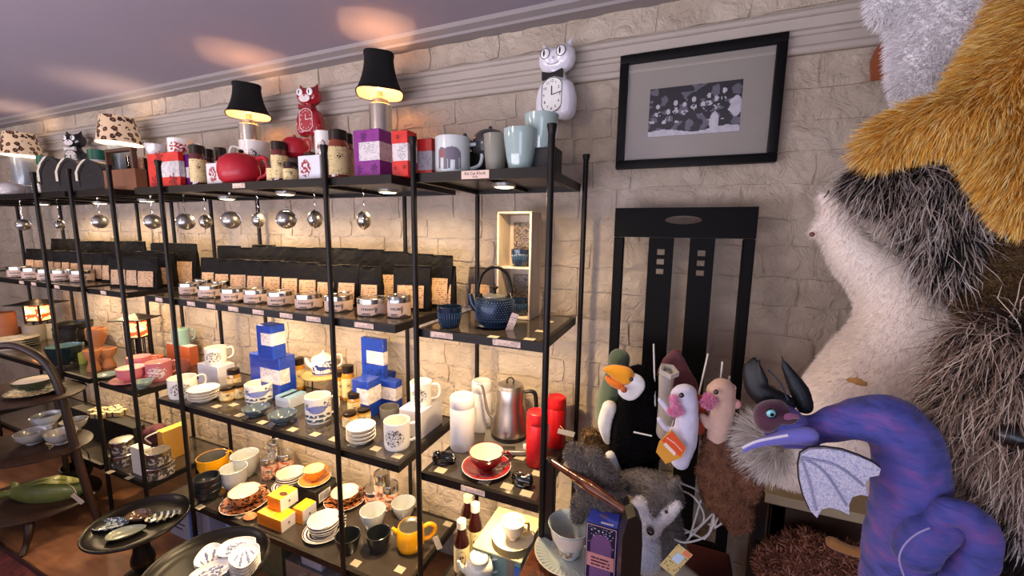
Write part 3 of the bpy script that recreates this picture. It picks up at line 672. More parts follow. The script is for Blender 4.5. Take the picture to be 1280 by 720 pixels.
def teapot(u, vb, vt, z, wpx, m, label, spout=1, lidm=None, shape='round', hm=None, hang=0, lid=True, pr=None, knobm=None, at=None):
    x, y, h, w_ = at or place(u, vb, vt, z, wpx); t = thing('teapot', label, 'teapot', (x, y, z), view_rz(x, y)+hang); R = w_/2
    if shape == 'round': pf = [(0, 0), (R*.6, 0), (R*.68, .003), (R*.93, h*.16), (R, h*.40), (R*.985, h*.58), (R*.87, h*.78), (R*.62, h*.92), (R*.42, h*.96), (R*.40, h*.93), (0, h*.93)]
    elif shape == 'straight': pf = [(0, 0), (R*.92, 0), (R, .006), (R, h*.74), (R*.93, h*.8), (R*.7, h*.83), (0, h*.84)]
    else: pf = [(0, 0), (R*.7, 0), (R*.92, h*.12), (R, h*.35), (R*.9, h*.75), (R*.8, h*.95), (R*.76, h*.97), (R*.70, h*.93), (0, h*.9)]
    lathe('body', pf, m, t, 40)
    s = -spout; zz = h*.45
    P = [(s*R*.85, 0, h*.35), (s*R*1.25, 0, h*.55), (s*R*1.42, 0, h*.82)]
    tube('spout', P, [R*.26, R*.17, R*.1], m, t, 12, sm=5)
    handle(t, R*.93, h*.2, h*.8, R*.62, hm or m, R*.09, 0 if spout == 1 else pi)
    if lid:
        l = lathe('lid', [(R*.42 if shape != 'straight' else R*.7, h*.9 if shape != 'straight' else h*.82), (R*.4, h*.94), (R*.2, h*.985), (0, h*.99)], lidm or m, t, 32)
        lathe('knob', [(0, h*.97), (R*.07, h*.98), (R*.12, h*1.05), (R*.08, h*1.1), (0, h*1.11)], knobm or lidm or m, l, 16)
    if pr: pr(t, w_, h)
    return t
# printed motifs
def elephant(t, w_, h):
    g = mat('#7d7480', .4); R = w_/2
    def fn(s, q): return el(s, q, .52, .6, .27, .22) or el(s, q, .22, .64, .13, .17) or (.1 < s < .17 and .12 < q < .6) or (.28 < s < .38 and .08 < q < .55) or (.62 < s < .72 and .08 < q < .5) or (.74 < s < .8 and .1 < q < .6) or (.42 < s < .48 and .1 < q < .4)
    patch('elephant_print', R, -pi/2-.1, 1.9, h*.06, h*.84, fn, g, t, 44, 36); patch('ear_print', R, -pi/2-.1, 1.9, h*.06, h*.84, lambda s, q: el(s, q, .24, .58, .07, .14) and (int(s*30+q*22) % 3), mat('#c4594c', .5), t, 40, 40, .0009)
BLUEP = mat('#2f3a78', .35, coat=.5); BLUEL = mat('#7b86c0', .35, coat=.5)
def willow(t, w_, h):
    R = w_/2; N = lambda s, q, k: noise.noise(Vector((s*9, q*9, k)))
    patch('landscape_print', R, -pi/2-.1, 2.5, h*.08, h*.9, lambda s, q: (q < .36 and N(s, q, 3) > -.12 and int(q*14) != 2) or (.62 < q < .98 and abs(N(s, q, 5)) < .12 and (s < .25 or s > .7)), mat('#46555f', .35, coat=.5), t, 48, 36)
    patch('bird_print', R, -pi/2-.1, 2.5, h*.08, h*.9, lambda s, q: el(s, q, .5, .62, .24, .17) or el(s, q, .22, .66, .12, .09) or (el(s, q, .78, .7, .14, .06)), BLUEL, t, 44, 36, .0008)
    patch('outline_print', R, -pi/2-.1, 2.5, h*.08, h*.9, lambda s, q: (not el(s, q, .5, .62, .24, .17)) and el(s, q, .5, .62, .26, .19), BLUEP, t, 60, 48, .0009)
def bluebird(t, w_, h):
    R = w_/2; N = lambda s, q, k: noise.noise(Vector((s*12, q*12, k)))
    patch('bird_print', R, -pi/2, 2.6, h*.05, h*.76, lambda s, q: el(s, q, .42, .45, .17, .15) or el(s, q, .26, .6, .08, .09) or (.5 < s < .75 and .36 < q < .46) or ((el(s, q, .72, .7, .26, .26) or el(s, q, .85, .35, .15, .33) or el(s, q, .1, .3, .12, .28)) and N(s, q, 1) > .02) or (.38 < s < .4 and .1 < q < .35) or (.45 < s < .47 and .1 < q < .35) or (q < .08), BLUEP, t, 60, 44)
def sketch(key=1, col='#4a474b'):
    def f(t, w_, h):
        R = w_/2; N = lambda s, q: noise.noise(Vector((s*11, q*11, key*7)))
        patch('sketch_print', R, -pi/2-.25, 1.7, h*.15, h*.85, lambda s, q: el(s, q, .5, .5, .46, .46) and ((N(s, q) > .22) or abs(N(s*1.3, q*1.3)) < .045 or (.7 < q < .8 and abs(s-.5) < .3 and int(s*30) % 2)), mat(col, .4, coat=.4), t, 48, 40)
    return f
def roses(col='#a8242c'):
    def f(t, w_, h):
        R = w_/2; patch('flower_print', R, -pi/2-.1, 1.9, h*.1, h*.86, lambda s, q: el(s, q, .45, .5, .42, .42) and noise.noise(Vector((s*8, q*8, 3))) > -.05, mat(col, .35, coat=.4, var=.35, vs=90), t, 40, 34)
    return f

# ================================================================ top shelf
Z = L1
MU = mat('#a79db0', .4)
PURP = mat('#8a2a86', .38, var=.3, vs=60); PURD = mat('#63187a', .38, var=.2, vs=60)
REDB = mat('#d8281e', .4, var=.25, vs=50); REDD = mat('#a81a18', .4, var=.2, vs=50)
WBND = LABW
def petals(c):
    def f(t, wd, d, h):
        for k, (cx, cz) in enumerate(((-.1, .86), (.28, .2), (-.3, .18))):
            flat('dark_flower_print', wd*.3, wd*.3, lambda s, q: ((s-.5)**2+(q-.5)**2)*4 < .5+.4*sin(6*atan2(q-.5, s-.5)) and noise.noise(Vector((s*9, q*9, k))) > -.2, mat(c, .5), t, (cx*wd, -d/2-.0012, cz*h), None, 20, 20)
    return f
carton(475, 216, 160, Z, 441, 489, PURP, 'purple tea box with a white label, under the nearer black lamp', WBND, (.36, .74), (.22, 1), side=None, extra=petals('#5a1660'))
carton(510, 219, 162, Z, 489, 521, REDB, 'red tea box with white label right of the purple tea box', WBND, (.34, .72), (.06, 1), extra=petals('#8f1414'))
carton(540, .1, 172, Z, 521, 545, REDD, 'red tea box with grey label left of the elephant mug', textish('grey', '#8f8a90', '#45424a', 420, .5, 420), (.2, .68), (0, 1))
carton(224, 232, 189, Z, 183, 229, REDB, 'wide red tea box with white label behind the post, left half of the top shelf', WBND, (.3, .74), (.38, 1), extra=petals('#8f1414'))
carton(236, .07, 193, Z, 228, 240, PURD, 'narrow purple tea box beside the wide red tea box', WBND, (.3, .62), (0, 1))
carton(276, 229, 203, Z, 257, 281, mat('#e4dfdd', .6), 'small white box printed with a red figure, left of the front red teapot', extra=lambda t, wd, d, h: flat('red_figure_print', wd*.62, h*.8, lambda s, q: el(s, q, .5, .5, .45, .42) and noise.noise(Vector((s*7, q*7, 8))) > .0, mat('#a02a26', .5), t, (-wd*.05, -d/2-.001, h*.5)))
carton(400, 222, 193, Z, 372, 407, mat('#dfe0e4', .6), 'white box printed with a red figure beside the second front post', extra=lambda t, wd, d, h: flat('red_figure_print', wd*.6, h*.8, lambda s, q: el(s, q, .4, .5, .4, .42) and noise.noise(Vector((s*7, q*7, 2))) > .0, mat('#a02a26', .5), t, (-wd*.1, -d/2-.001, h*.5)))
# jars on the top shelf
for (u, vb, vt, wp, lb, lq, tall) in [(248, 231, 181, 18, 'tall dark jam jar with cream label behind the small white box', '#5a1a10', 1), (262, 222, 186, 12, 'dark jam jar behind the tall jam jar and front red teapot', '#3d1310', 0), (277, 222, 184, 14, 'dark red jam jar just left of the front red teapot', '#57150f', 0),
    (343, 224, 201, 18, 'small jam jar with cream label, left one of the pair beside the front red teapot', '#4a160e', 0), (363, 223, 202, 17, 'small jam jar with cream label, right one of the pair beside the front red teapot', '#4a160e', 0),
    (424, 219, 161, 24, 'tall amber honey jar with cream label left of the purple tea box', '#8a3a10', 1), (435, .13, 166, 15, 'tall amber honey jar half hidden behind the front honey jar', '#8f430f', 1)]:
    jar(u, vb if tall or u > 300 else .13, vt, Z, wp, lb, lq)
p = onZ(350, 210, Z+.055)
t = jar(350, 216, 176, Z+.0, 19, 'taller jam jar with cream label standing behind the pair of jam jars', '#6b2412')
RT_ = mat('#b81a2a', .5, coat=.15, var=.06)
def tagpr(t, w_, h): tube('string', [(w_*.5, 0, h*.6), (w_*.62, -.01, h*.3), (w_*.52, -.02, h*.08)], .0008, mat('#c9a070', .8), t, 5, sm=4)
teapot(303, 227, 187, Z, 56, RT_, 'round matte red teapot at the front of the top shelf', 1, hang=-.9, shape='round', knobm=BLACKG, pr=tagpr)
carton(352, .17, 205, Z+.001, 338, 356, mat('#3a2520', .6), 'dark brown box carrying the rear red teapot')
t = carton(388, .13, 189, Z, 358, 396, mat('#4a3226', .6), 'low dark brown box under the rear red teapot')
teapot(369, 188, 158, onZ(369, 188, Z+.1).z, 42, RT_, 'round matte red teapot at the back below the red cat clock', 1, hang=-.8, shape='round', at=(*onY(369, 188, .13).xy, .075, .092))
bpy.context.view_layer.update()
mug(320, .2, 175, Z, 34, WHITE, 'white china mug with grey print behind the front red teapot', han=pi, pr=sketch(2))
mug(407, .1, 163, Z, 22, WHITE, 'white printed mug behind the second front post', han=None, pr=sketch(4, '#7d3434'))
mug(566, 208, 168, Z, 45, mat('#dfe6e2', .2, coat=.6), 'white mug painted with a grey elephant', pr=elephant, han=0, out=.36, hr=.006)
mug(226, 190, 167, Z+.118, 29, WHITE, 'white mug with a red flower cluster standing on the wide red tea box', pr=roses(), at=(*onY(226, 190, .1).xy, .072, .087), base=Z+.132)
mug(0, 0, 0, Z, 0, mat('#dcd8d4', .15, coat=.8), 'pale glass bowl standing on the left of the wide red tea box', han=None, curve='bowl', at=(*onY(196, 190, .1).xy, .062, .083), base=Z+.132, name='bowl', cat='bowl')
mug(240, 192, 168, Z, 12, WHITE, 'white mug at the back right of the flower mug', han=None, at=(*onY(243, 190, .2).xy, .07, .07), base=Z+.13)
carton(252, .17, 192, Z+.0, 236, 254, REDD, 'dark red box at the back under the rear white mug')
mug(172, .1, 196, Z, 20, glassy('#e8ddd8'), 'clear glass jug right of the brown box', han=0, name='jug', cat='jug')
# pitcher, stoneware and celadon cups
DARKC = mat('#2a2a2c', .25, coat=.6, var=.15)
carton(632, .16, 186, Z, 583, 646, mat('#151414', .5), 'black box under the dark grey teapot')
teapot(612, 190, 150, Z+.063, 44, mat('#3a3a3c', .3, coat=.5), 'dark grey glazed teapot standing behind the stone cup', 1, at=(*onY(613, 180, .17).xy, .085, .112))
STONE = mat('#8d897b', .45, coat=.2, var=.1, bump=.15, bs=120); CELA = mat('#a9bfb9', .12, coat=.9, var=.08); RAW = mat('#c9bdb0', .7)
def rawfoot(t, w_, h): lathe('raw_clay_foot', [(w_*.5*.62-.001, 0), (w_*.5*.655, .003), (w_*.5*.71, h*.19), (w_*.5*.70, h*.19)], RAW, t, 32)
mug(619, .08, 165, Z, 30, STONE, 'grey stoneware cup between the dark teapot and the celadon cup', han=None, curve='taper', foot=.72, name='cup', cat='cup')
mug(650, 205, 157, Z, 44, CELA, 'pale blue celadon cup at the front of the top shelf', han=None, curve='taper', foot=.62, name='cup', cat='cup', pr=rawfoot)
carton(694, .08, 183, Z, 664, 703, mat('#131212', .5), 'black box under the rear celadon cup beside the post')
mug(0, 0, 0, Z, 0, CELA, 'pale blue celadon cup on the black box at the back right corner', han=None, curve='taper', foot=.64, name='cup', cat='cup', pr=rawfoot, at=(*onY(676, 180, .12).xy, .098, .098), base=Z+.0605)
# lamps
table_lamp(475, 160, 118, 69, 60, 29, .305, 'table lamp with black bell shade standing behind the purple tea box', 'black', Z, .85)
table_lamp(311, 180, 145, 107, 52, 26, .305, 'table lamp with black bell shade behind the front red teapot', 'black', Z, .85)
table_lamp(150, 200, 180, 146, 45, 27, .30, 'table lamp with leopard print shade above the brown box', 'leopard', Z, .45)
table_lamp(28, 222, 195, 166, 38, 22, .30, 'table lamp with leopard print shade at the far left', 'leopard', Z, .45)
# left part of the top shelf
def crate(t, wd, d, h):
    for s in (-1, 1): box('handle_upright', s*wd*.36-.006, s*wd*.36+.006, -.01, .01, h*.8, h+.085, wood('crate', '#3a2418', '#5c3c28'), t)
    box('handle_bar', -wd*.36-.006, wd*.36+.006, -.012, .012, h+.08, h+.094, wood('crate', '#3a2418', '#5c3c28'), t)
carton(168, 234, 210, Z, 124, 183, mat('#7d4f33', .6, var=.15, bump=.1), 'brown cardboard carrier box with wooden handle under the leopard lamp', extra=crate)
def arch(t_loc, w_, h, d, label):
    t = thing('tea_caddy', label, 'tin', t_loc, view_rz(*t_loc[:2])*.4, 'dark arch-topped tea caddies')
    O = [(-w_/2, 0), (w_/2, 0), (w_/2, h*.55), (w_*.38, h*.75), (w_*.2, h*.93), (0, h), (-w_*.2, h*.93), (-w_*.38, h*.75), (-w_/2, h*.55)]
    prism('caddy_body', O, -d/2, d/2, mat('#231d1a', .3, .3, var=.4, vs=60, bump=.5, bs=120), t)
    A = [(x*1.04, z*1.015+.001) for x, z in O[2:]]; Bq = [(x*.8, z*.93) for x, z in O[2:]][::-1]
    s = prism('arch_band', [(A[0][0], A[0][1]-.06)]+A+[(A[-1][0], A[-1][1]-.06), (A[-1][0]*.8, A[-1][1]-.06)]+Bq[:]+[(A[0][0]*.8, A[0][1]-.06)], -d/2-.002, -d/2+.006, mat('#1a1715', .4, .3), t)
    V = [(-w_/2-.002, -d/2, h*.3), (-w_/2-.002, -d/2+.012, h*.3)]
    prism('paper_seal', [(-w_*.53, h*.3), (-w_*.44, h*.3), (-w_*.44, h*.6), (-w_*.3, h*.82), (-w_*.06, h*1.02), (-w_*.2, h*.99), (-w_*.4, h*.8), (-w_*.53, h*.58)], -d/2-.004, -d/2+.02, mat('#cfc6ae', .6), t)
for (u, vt, nm) in [(75, 197, 'leftmost'), (98, 199, 'middle'), (123, 201, 'rightmost')]:
    p = onY(u, 240, .05); hh = onY(u, vt, .05).z-Z; arch((p.x, .06, Z), .115, hh, .09, f'dark arch-topped tea caddy with paper seal, {nm} of the three')
def litin(u, vb, vt, wp, label, y):
    p = onY(u, vb, y); h = onY(u, vt, y).z-Z; d = depth(p); R = wp*d/F_PX/2; t = thing('canister', label, 'canister', (p.x, y, Z), view_rz(p.x, y))
    lathe('body', [(0, 0), (R, 0), (R, h*.8), (0, h*.8)], mat('#cbc6c0', .4), t); lathe('lid', [(0, h*.78), (R*1.06, h*.78), (R*1.06, h), (0, h)], mat('#0f5a45', .4), t); return t
litin(129, 230, 188, 21, 'white canister with green lid behind the rightmost arch-topped caddy', .2)
litin(61, 230, 195, 15, 'white canister with green lid behind the leftmost arch-topped caddy', .2)
teapot(17, .08, 227, Z, 44, mat('#c9c3c0', .25, coat=.5), 'white china teapot at the far left of the top shelf', 1, at=(*onY(15, 240, .11).xy, .085, .12))
for k in range(4):
    p = onZ(52, 244, Z); x, y, h, w_ = place(52, .07, 232, Z, 22)
    t = tag(lathe('saucer_dish', [(0, 0), (w_*.4, 0), (w_*.5, .012), (w_*.49, .013), (w_*.38, .004), (0, .004)], WHITE, None), 'white dish in the striped stack left of the caddies, '+('lowest', 'second from below', 'third from below', 'topmost')[k], 'dish', 'white dishes stacked left of the caddies'); t.location = (x, y, Z+k*.0145)
bpy.context.view_layer.update()
# ---- cat-shaped wall clocks (a plain generic cat figure)
def cat_clock(u, vt, vb, y, body, label, sc=1.0, dial='#f2efe8', ink='#15120f', turn=0, bow='#15120f', face=None, tail=True, zb=None):
    p = onY(u, vt, y); z1 = p.z; z0 = onY(u, vb, y).z; H = z1-z0; t = thing('cat_clock', label, 'clock', (p.x, y, z0), turn)
    P = lambda x, z, yy=0: Vector((p.x+x*H, y+yy*H, z0+z*H))
    m = mat(body, .18, coat=.8, var=.04); f = mat(face or dial, .35, coat=.4)
    # head and body in one moulded shell, local frame
    V = lambda x, z, y=0: Vector((x*H, y*H, z*H))
    ch = [[(V(-.1, .75), .16*H, (1, .95, 1.1))], [(V(.1, .75), .16*H, (1, .95, 1.1))], [(V(0, .72), .2*H, (1.1, .76, .9))], [(V(-.15, .86), .06*H), (V(-.2, .985), .012*H)], [(V(.15, .86), .06*H), (V(.2, .985), .012*H)],
          [(V(0, .5), .15*H, (1, .9, .6))], [(V(-.15, .07), .13*H, (1, 1.08, .8)), (V(-.15, .16), .14*H), (V(-.145, .27), .14*H), (V(-.11, .38), .14*H)], [(V(.15, .07), .13*H, (1, 1.08, .8)), (V(.15, .16), .14*H), (V(.145, .27), .14*H), (V(.11, .38), .14*H)], [(V(0, .1), .14*H, (1.2, 1, .8)), (V(0, .25), .15*H), (V(0, .38), .15*H)]]
    blob('shell', ch, m, t, vox=H*.016, sm=8)
    yf = -.142*H
    dl = flat('dial', .3*H, .44*H, lambda s, q: el(s, q, .5, .72, .5, .28) or el(s, q, .5, .28, .5, .28) or .28 < q < .72, mat(dial, .4), t, (0, yf-.003*H, .27*H), nx=40, nz=60)
    flat('dial_ring', .3*H, .44*H, lambda s, q: (el(s, q, .5, .72, .49, .275) or el(s, q, .5, .28, .49, .275) or (.28 < q < .72 and .01 < s < .99)) and not (el(s, q, .5, .72, .455, .253) or el(s, q, .5, .28, .455, .253) or (.28 < q < .72 and .045 < s < .955)), mat(ink, .4), t, (0, yf-.005*H, .27*H), nx=60, nz=80)
    for k in range(1, 13):
        a = radians(90-30*k); txt(str(k), .05*H, mat(ink, .4), t, (.112*H*cos(a), yf-.006*H, .27*H+.17*H*sin(a)), name='numeral')
    box('hour_hand', -.006*H, .006*H, yf-.012*H, yf-.009*H, 0, .11*H, mat(ink, .4), t, 0).location = (0, 0, .27*H)
    h2 = box('minute_hand', -.005*H, .005*H, yf-.012*H, yf-.009*H, 0, .14*H, mat(ink, .4), t, 0); h2.location = (0, 0, .27*H); h2.rotation_euler = (0, radians(80), 0)
    lathe('hand_hub', [(0, -.014*H), (.012*H, -.013*H), (.012*H, 0)], mat(ink, .4), t, 16, rot=(radians(90), 0, 0), loc=(0, yf-.002*H, .27*H))
    for s in (-1, 1):
        e = lathe('eye', [(0, .012*H), (.045*H, .008*H), (.06*H, 0)], mat('#f4f2ee', .25, coat=.6), t, 24, rot=(radians(90), 0, 0), loc=(s*.11*H, yf-.004*H, .79*H))
        lathe('eye_rim', [(.058*H, .002*H), (.065*H, .006*H), (.065*H, -.008*H)], mat(ink, .4), t, 24, rot=(radians(90), 0, 0), loc=(s*.11*H, yf-.003*H, .79*H))
        flat('pupil', .024*H, .08*H, lambda a, b: el(a, b, .5, .5, .5, .5), mat('#0d0b0a', .3), t, (s*.11*H-.008*H, yf-.018*H, .79*H), nx=10, nz=20)
    lathe('nose', [(0, .016*H), (.014*H, .01*H), (.018*H, 0)], m, t, 16, rot=(radians(90), 0, 0), loc=(0, yf-.018*H, .72*H))
    tube('mouth', [(-.08*H, yf-.0*H, .67*H), (0, yf-.02*H, .635*H), (.08*H, yf-.0*H, .67*H)], .003*H, mat('#8f8a8a' if body != '#141416' else '#d8d4d0', .5), t, 6, sm=5)
    if face: flat('muzzle_patch', .24*H, .14*H, lambda s, q: el(s, q, .5, .5, .5, .5), f, t, (0, yf-.02*H, .67*H))
    prism('bow_tie', [(-.14*H, .05*H), (-.03*H, .02*H), (.03*H, .02*H), (.14*H, .05*H), (.14*H, -.05*H), (.03*H, -.02*H), (-.03*H, -.02*H), (-.14*H, -.05*H)], -.02*H, .03*H, mat(bow, .4), t, loc=(0, yf+.0*H, .52*H))
    if tail: tube('tail', [(0.02*H, -.02*H, .1*H), (.03*H, -.02*H, 0), (.03*H, -.02*H, -.16*H), (.02*H, -.02*H, -.26*H)], [.026*H, .02*H, .02*H, .015*H], m, t, 10, sm=5)
    return t
cat_clock(697, 49, 149, .38, '#e9e7ee', 'white cat-shaped wall clock with black bow tie above the celadon cups', turn=-.12)
cat_clock(386, 104, 170, .36, '#a01525', 'red cat-shaped wall clock on the brick wall above the rear red teapot', face='#e8dcd8', dial='#a83038', ink='#f1e6e0', turn=.2, bow='#8a1020')
cat_clock(92, 163, 214, .36, '#141416', 'black cat-shaped wall clock on the brick wall behind the tea caddies', face='#d8d4d0', dial='#e8e4dc', turn=.35, bow='#d8d4d0')

# hanging strainers
for i, (u, v, w_, tr) in enumerate([(29, 281, .055, 0), (75, 281, .05, 1.2), (125, 277, .058, .3), (191, 277, .058, .2), (232, 277, .062, 0), (257, 277, .055, 1.3), (289, 275, .062, 0), (323, 275, .055, 1.5), (358, 274, .062, .1), (394, 274, .06, 1.3), (455, 275, .058, 1.45)]):
    strainer(u, v, ('leftmost mesh tea ball', 'second mesh tea ball from the left', 'mesh tea ball just left of the pink mug unit post', 'mesh tea ball between the pink mug unit and the long unit', 'mesh tea ball first right of the long unit left post', 'dull mesh tea ball second right of the long unit left post', 'mesh tea ball with bright rim left of the middle back post', 'open mesh tea ball seen edge on by the back post', 'bright mesh tea ball under the second lit puck', 'dull mesh tea ball just left of the second front post', 'open mesh tea ball hanging alone on the right')[i]+', hanging on a chain', w_, .05, tr)

# ================================================================ second shelf: pouches and tins
G1 = 'dark tea pouches in the back row of the second shelf'; G2 = 'dark tea pouches with kraft labels in the front row of the second shelf'
rr = random.Random(3)
ORD = ['leftmost ']+[q+' from the left, ' for q in ('second', 'third', 'fourth', 'fifth', 'sixth', 'seventh', 'eighth', 'ninth', 'tenth')]
def bagrow(x0, x1, y, w_, h, label, grp, n=None, lab=True):
    n = n or int((x1-x0)/(w_*.98))
    for k in range(n):
        bag(x0+(k+.5)*(x1-x0)/n, y+rr.uniform(-.006, .006), L2, w_*rr.uniform(.9, 1), h*rr.uniform(.95, 1.03), ORD[k]+label, grp, lab=lab, rz=rr.uniform(-.12, .12))
bagrow(-2.1, -.86, .31, .118, .212, 'black pouch with rolled top, back row of the long unit', G1, 10)
bagrow(-2.08, -1.02, .205, .098, .155, 'kraft-labelled dark pouch in the row behind the silver tins', G2, 10)
bag(-.905, .235, L2, .14, .165, 'wide dark pouch with large kraft label beside the right end post', None); bag(-.845, .33, L2, .1, .2, 'dark pouch with a red corner standing at the back behind the right end post', None)
bag(-.69, .30, L2-.0, .085, .175, 'dark pouch with kraft label standing between the long and the narrow unit', None) if False else None
bag(*onZ(556, 384, L2).xy, L2, .088, .16, 'dark pouch with kraft label on the back left corner beside the blue tea cup', None)
bag(*(onZ(598, 383, L2).xy+Vector((0, .03))), L2, .105, .15, 'grey pouch with kraft label behind the iron teapot', None, m=mat('#453a34', .45, var=.2, bump=.3, bs=30, bd=.004))
bagrow(-2.62, -2.31, .3, .12, .212, 'black pouch with rolled top, back row above the pink mugs', G1, 3)
bagrow(-2.62, -2.3, .12, .1, .15, 'kraft-labelled pouch in the front row above the pink mugs', G2, 3)
bagrow(-2.62, -2.34, .21, .1, .17, 'dark pouch in the middle row above the pink mugs', G2, 3)
bagrow(-3.75, -2.78, .31, .12, .212, 'black pouch in the back row of the left edge unit', G1, 8)
bagrow(-3.75, -2.78, .19, .1, .15, 'kraft-labelled pouch in the front row of the left edge unit', G2, 9)
for i, (u, vb, w_, h) in enumerate([(226, 369, .085, .052), (250, 373, .092, .054), (279, 378, .088, .054), (308, 380, .09, .055), (338, 383, .092, .055), (373, 387, .094, .055), (411, 391, .095, .06), (453, 396, .1, .062), (490, 398, .078, .075)]):
    p = onZ(u, vb, L2); silver_tin(p.x, p.y+w_/2, L2, w_, h, 'silver tea tin with cream label in the front row, '+('first', 'second', 'third', 'fourth', 'fifth', 'sixth', 'seventh', 'eighth', 'ninth and narrowest')[i]+' from the left', 'silver tea tins along the second shelf front')
for i, (u, vb, w_) in enumerate([(240, 366, .08), (262, 369, .08), (384, 375, .085), (424, 384, .085)]):
    p = onZ(u, vb, L2); silver_tin(p.x, p.y+.06, L2, w_, .06, 'silver tea tin in the second row, '+('first', 'second', 'third', 'fourth')[i]+' from the left behind the front tins', 'silver tea tins behind the front row')
for i, (u, vb) in enumerate([(9, 347), (27, 349), (46, 351), (64, 352), (88, 353)]):
    p = onZ(u, vb, L2); silver_tin(p.x, p.y+.05, L2, .095, .062, 'silver tea tin with cream label at the left edge unit, '+('first', 'second', 'third', 'fourth', 'fifth')[i]+' from the left', 'silver tea tins on the left edge unit')
# narrow unit: cup, teapot, display box
NAVY = mat('#16293f', .2, coat=.6, var=.3, vs=40)
def ribs(t, w_, h): mk('ribbing', *join([tube_d([(w_*.5*.8*cos(a), w_*.5*.8*sin(a), h*.15), (w_*.5*.96*cos(a), w_*.5*.96*sin(a), h*.75)], .0016, 5) for a in [2*pi*k/28 for k in range(28)]]), mat('#2b4a66', .25, coat=.5), t, smooth=True)['kind'] = 'stuff'
Z2 = L2
mug(562, 411, 381, Z2, 32, NAVY, 'dark blue ribbed tea cup left of the iron teapot', han=None, curve='taper', foot=.75, name='cup', cat='cup', pr=ribs)
def iron_teapot():
    x, y, h, w_ = place(618, 413, 374, Z2, 50); h = .104; R = w_/2*1.02; t = thing('iron_teapot', 'blue cast iron teapot with studded body and arched handle', 'teapot', (x, y, Z2), view_rz(x, y)); m = mat('#1b2c44', .35, .5, var=.2, coat=.2); dk = mat('#1d1c1b', .35, .7)
    lathe('body', [(0, 0), (R*.86, 0), (R*.98, .006), (R*.84, .014), (R*.93, .022), (R, h*.35), (R*.99, h*.72), (R*.93, h*.86), (R*.6, h*.9), (R*.58, h*.88), (0, h*.88)], m, t, 48)
    st = []
    for j in range(9):
        z = .026+j*(h*.8-.026)/8; n = 44
        for k in range(n): a = 2*pi*(k+.5*(j % 2))/n; st.append(([(R*.99*cos(a)+dx, R*.99*sin(a)+dy, z+dz) for dx, dy, dz in ((-.0026*sin(a), .0026*cos(a), 0), (0, 0, .0026), (.0026*sin(a), -.0026*cos(a), 0), (0, 0, -.0026), (.0024*cos(a), .0024*sin(a), 0))], [(0, 1, 4), (1, 2, 4), (2, 3, 4), (3, 0, 4)]))
    mk('studs', *join(st), mat('#5f7690', .35, .4), t)['kind'] = 'stuff'
    l = lathe('lid', [(R*.62, h*.88), (R*.6, h*.93), (R*.3, h*.99), (0, h)], mat('#8a8a88', .3, .7), t, 36); lathe('knob', [(0, h*.98), (.005, h), (.004, h+.01), (.012, h+.02), (.011, h+.022), (0, h+.022)], dk, l, 18)
    tube('spout', [(-R*.85, 0, h*.5), (-R*1.12, 0, h*.68), (-R*1.25, 0, h*.98)], [.014, .010, .0075], m, t, 12, sm=5)
    tube('handle', [(-R*.72, 0, h*.86), (-R*.85, 0, h*1.12), (-R*.6, 0, h*1.6), (0, 0, h*1.8), (R*.6, 0, h*1.6), (R*.85, 0, h*1.12), (R*.78, 0, h*.86)], .0052, dk, t, 10, sm=6)
    for s in (-1, 1): lathe('handle_lug', [(0, 0), (.008, 0), (.006, .016), (0, .018)], dk, t, 12, loc=(s*R*.74, 0, h*.83))
    tube('tag_string', [(R*.78, -.004, h*1.02), (R*.92, -.012, h*.7), (R*.82, -.03, h*.55)], .0009, mat('#d8c8b0', .8), t, 5, sm=4)
    b_ = box('paper_tag', -.011, .011, -.0006, .0006, -.03, .03, textish('tag', '#e8cdbd', '#8a5a4a', 300, .5, 400), t, 0); b_.location = (R*.86, -.055, h*.12+.01); b_.rotation_euler = (0, radians(20), 0)
iron_teapot()
def display_box():
    p = onZ(662, 401, Z2); h = ztop(p, 662, 264)-Z2; wd = p.x-onY(621, 300, p.y).x; d = .105; c = (p.x-wd/2, p.y+d/2, Z2)
    t = thing('display_case', 'tall whitewashed wooden display case with two shelves behind the iron teapot', 'display case', c); m = wood('whitewash', '#b9a892', '#d9cbb8', 18, .6); th = .0075
    for s in (-1, 1): box('side', s*wd/2-(th if s > 0 else 0), s*wd/2+(0 if s > 0 else th), -d/2, d/2, 0, h, m, t)
    for k, z in enumerate((0, h*.47, h-th)): box('shelf' if k == 1 else ('base', '', 'top')[k], -wd/2+th, wd/2-th, -d/2+(.012 if k == 1 else 0), d/2-.004, z, z+th, m, t)
    box('back', -wd/2+th, wd/2-th, d/2-.008, d/2-.002, th, h-th, m, t)
    pm = print_mat('damask', [(0, '#2a201b'), (.42, '#7d6a54'), (.52, '#33261f'), (.62, '#a08a6c')], 55, detail=3, dist=1.5)
    for k, (z0, z1) in enumerate(((th, h*.44), (h*.47+th, h-th-.01))):
        b_ = tag(box('patterned_card', -.035, wd/2-th-.002+0*d, -.002, .002, 0, (z1-z0)*.9, pm, None, .0008), ('lower', 'upper')[k]+' brown patterned card leaning inside the display case', 'card'); b_.location = (c[0], c[1]+d/2-.018, Z2+z0)
        x = c[0]+.008; y = c[1]-.012
        tt = mug(0, 0, 0, 0, 0, NAVY, 'dark blue ribbed cup inside the display case, on its '+('floor', 'middle shelf')[k], han=None, curve='taper', foot=.7, name='cup', cat='cup', pr=ribs, at=(x, y, .058, .062), base=Z2+z0+.0005)
display_box()
for i, (u, v) in enumerate([(617, 421), (662, 424), (676, 414), (686, 402)]): 
    p = onZ(u, v, L2+.0005); tag(mk('price_card', *bxd(-.016, .016, -.012, .012, 0, .0006), mat('#b8b39a', .7, var=.03)), 'small pale card lying on the glass near the iron teapot, '+('left of the tag', 'right of the tag', 'by the display case corner', 'nearest the post')[i], 'card').location = (p.x, p.y, L2+.0003)

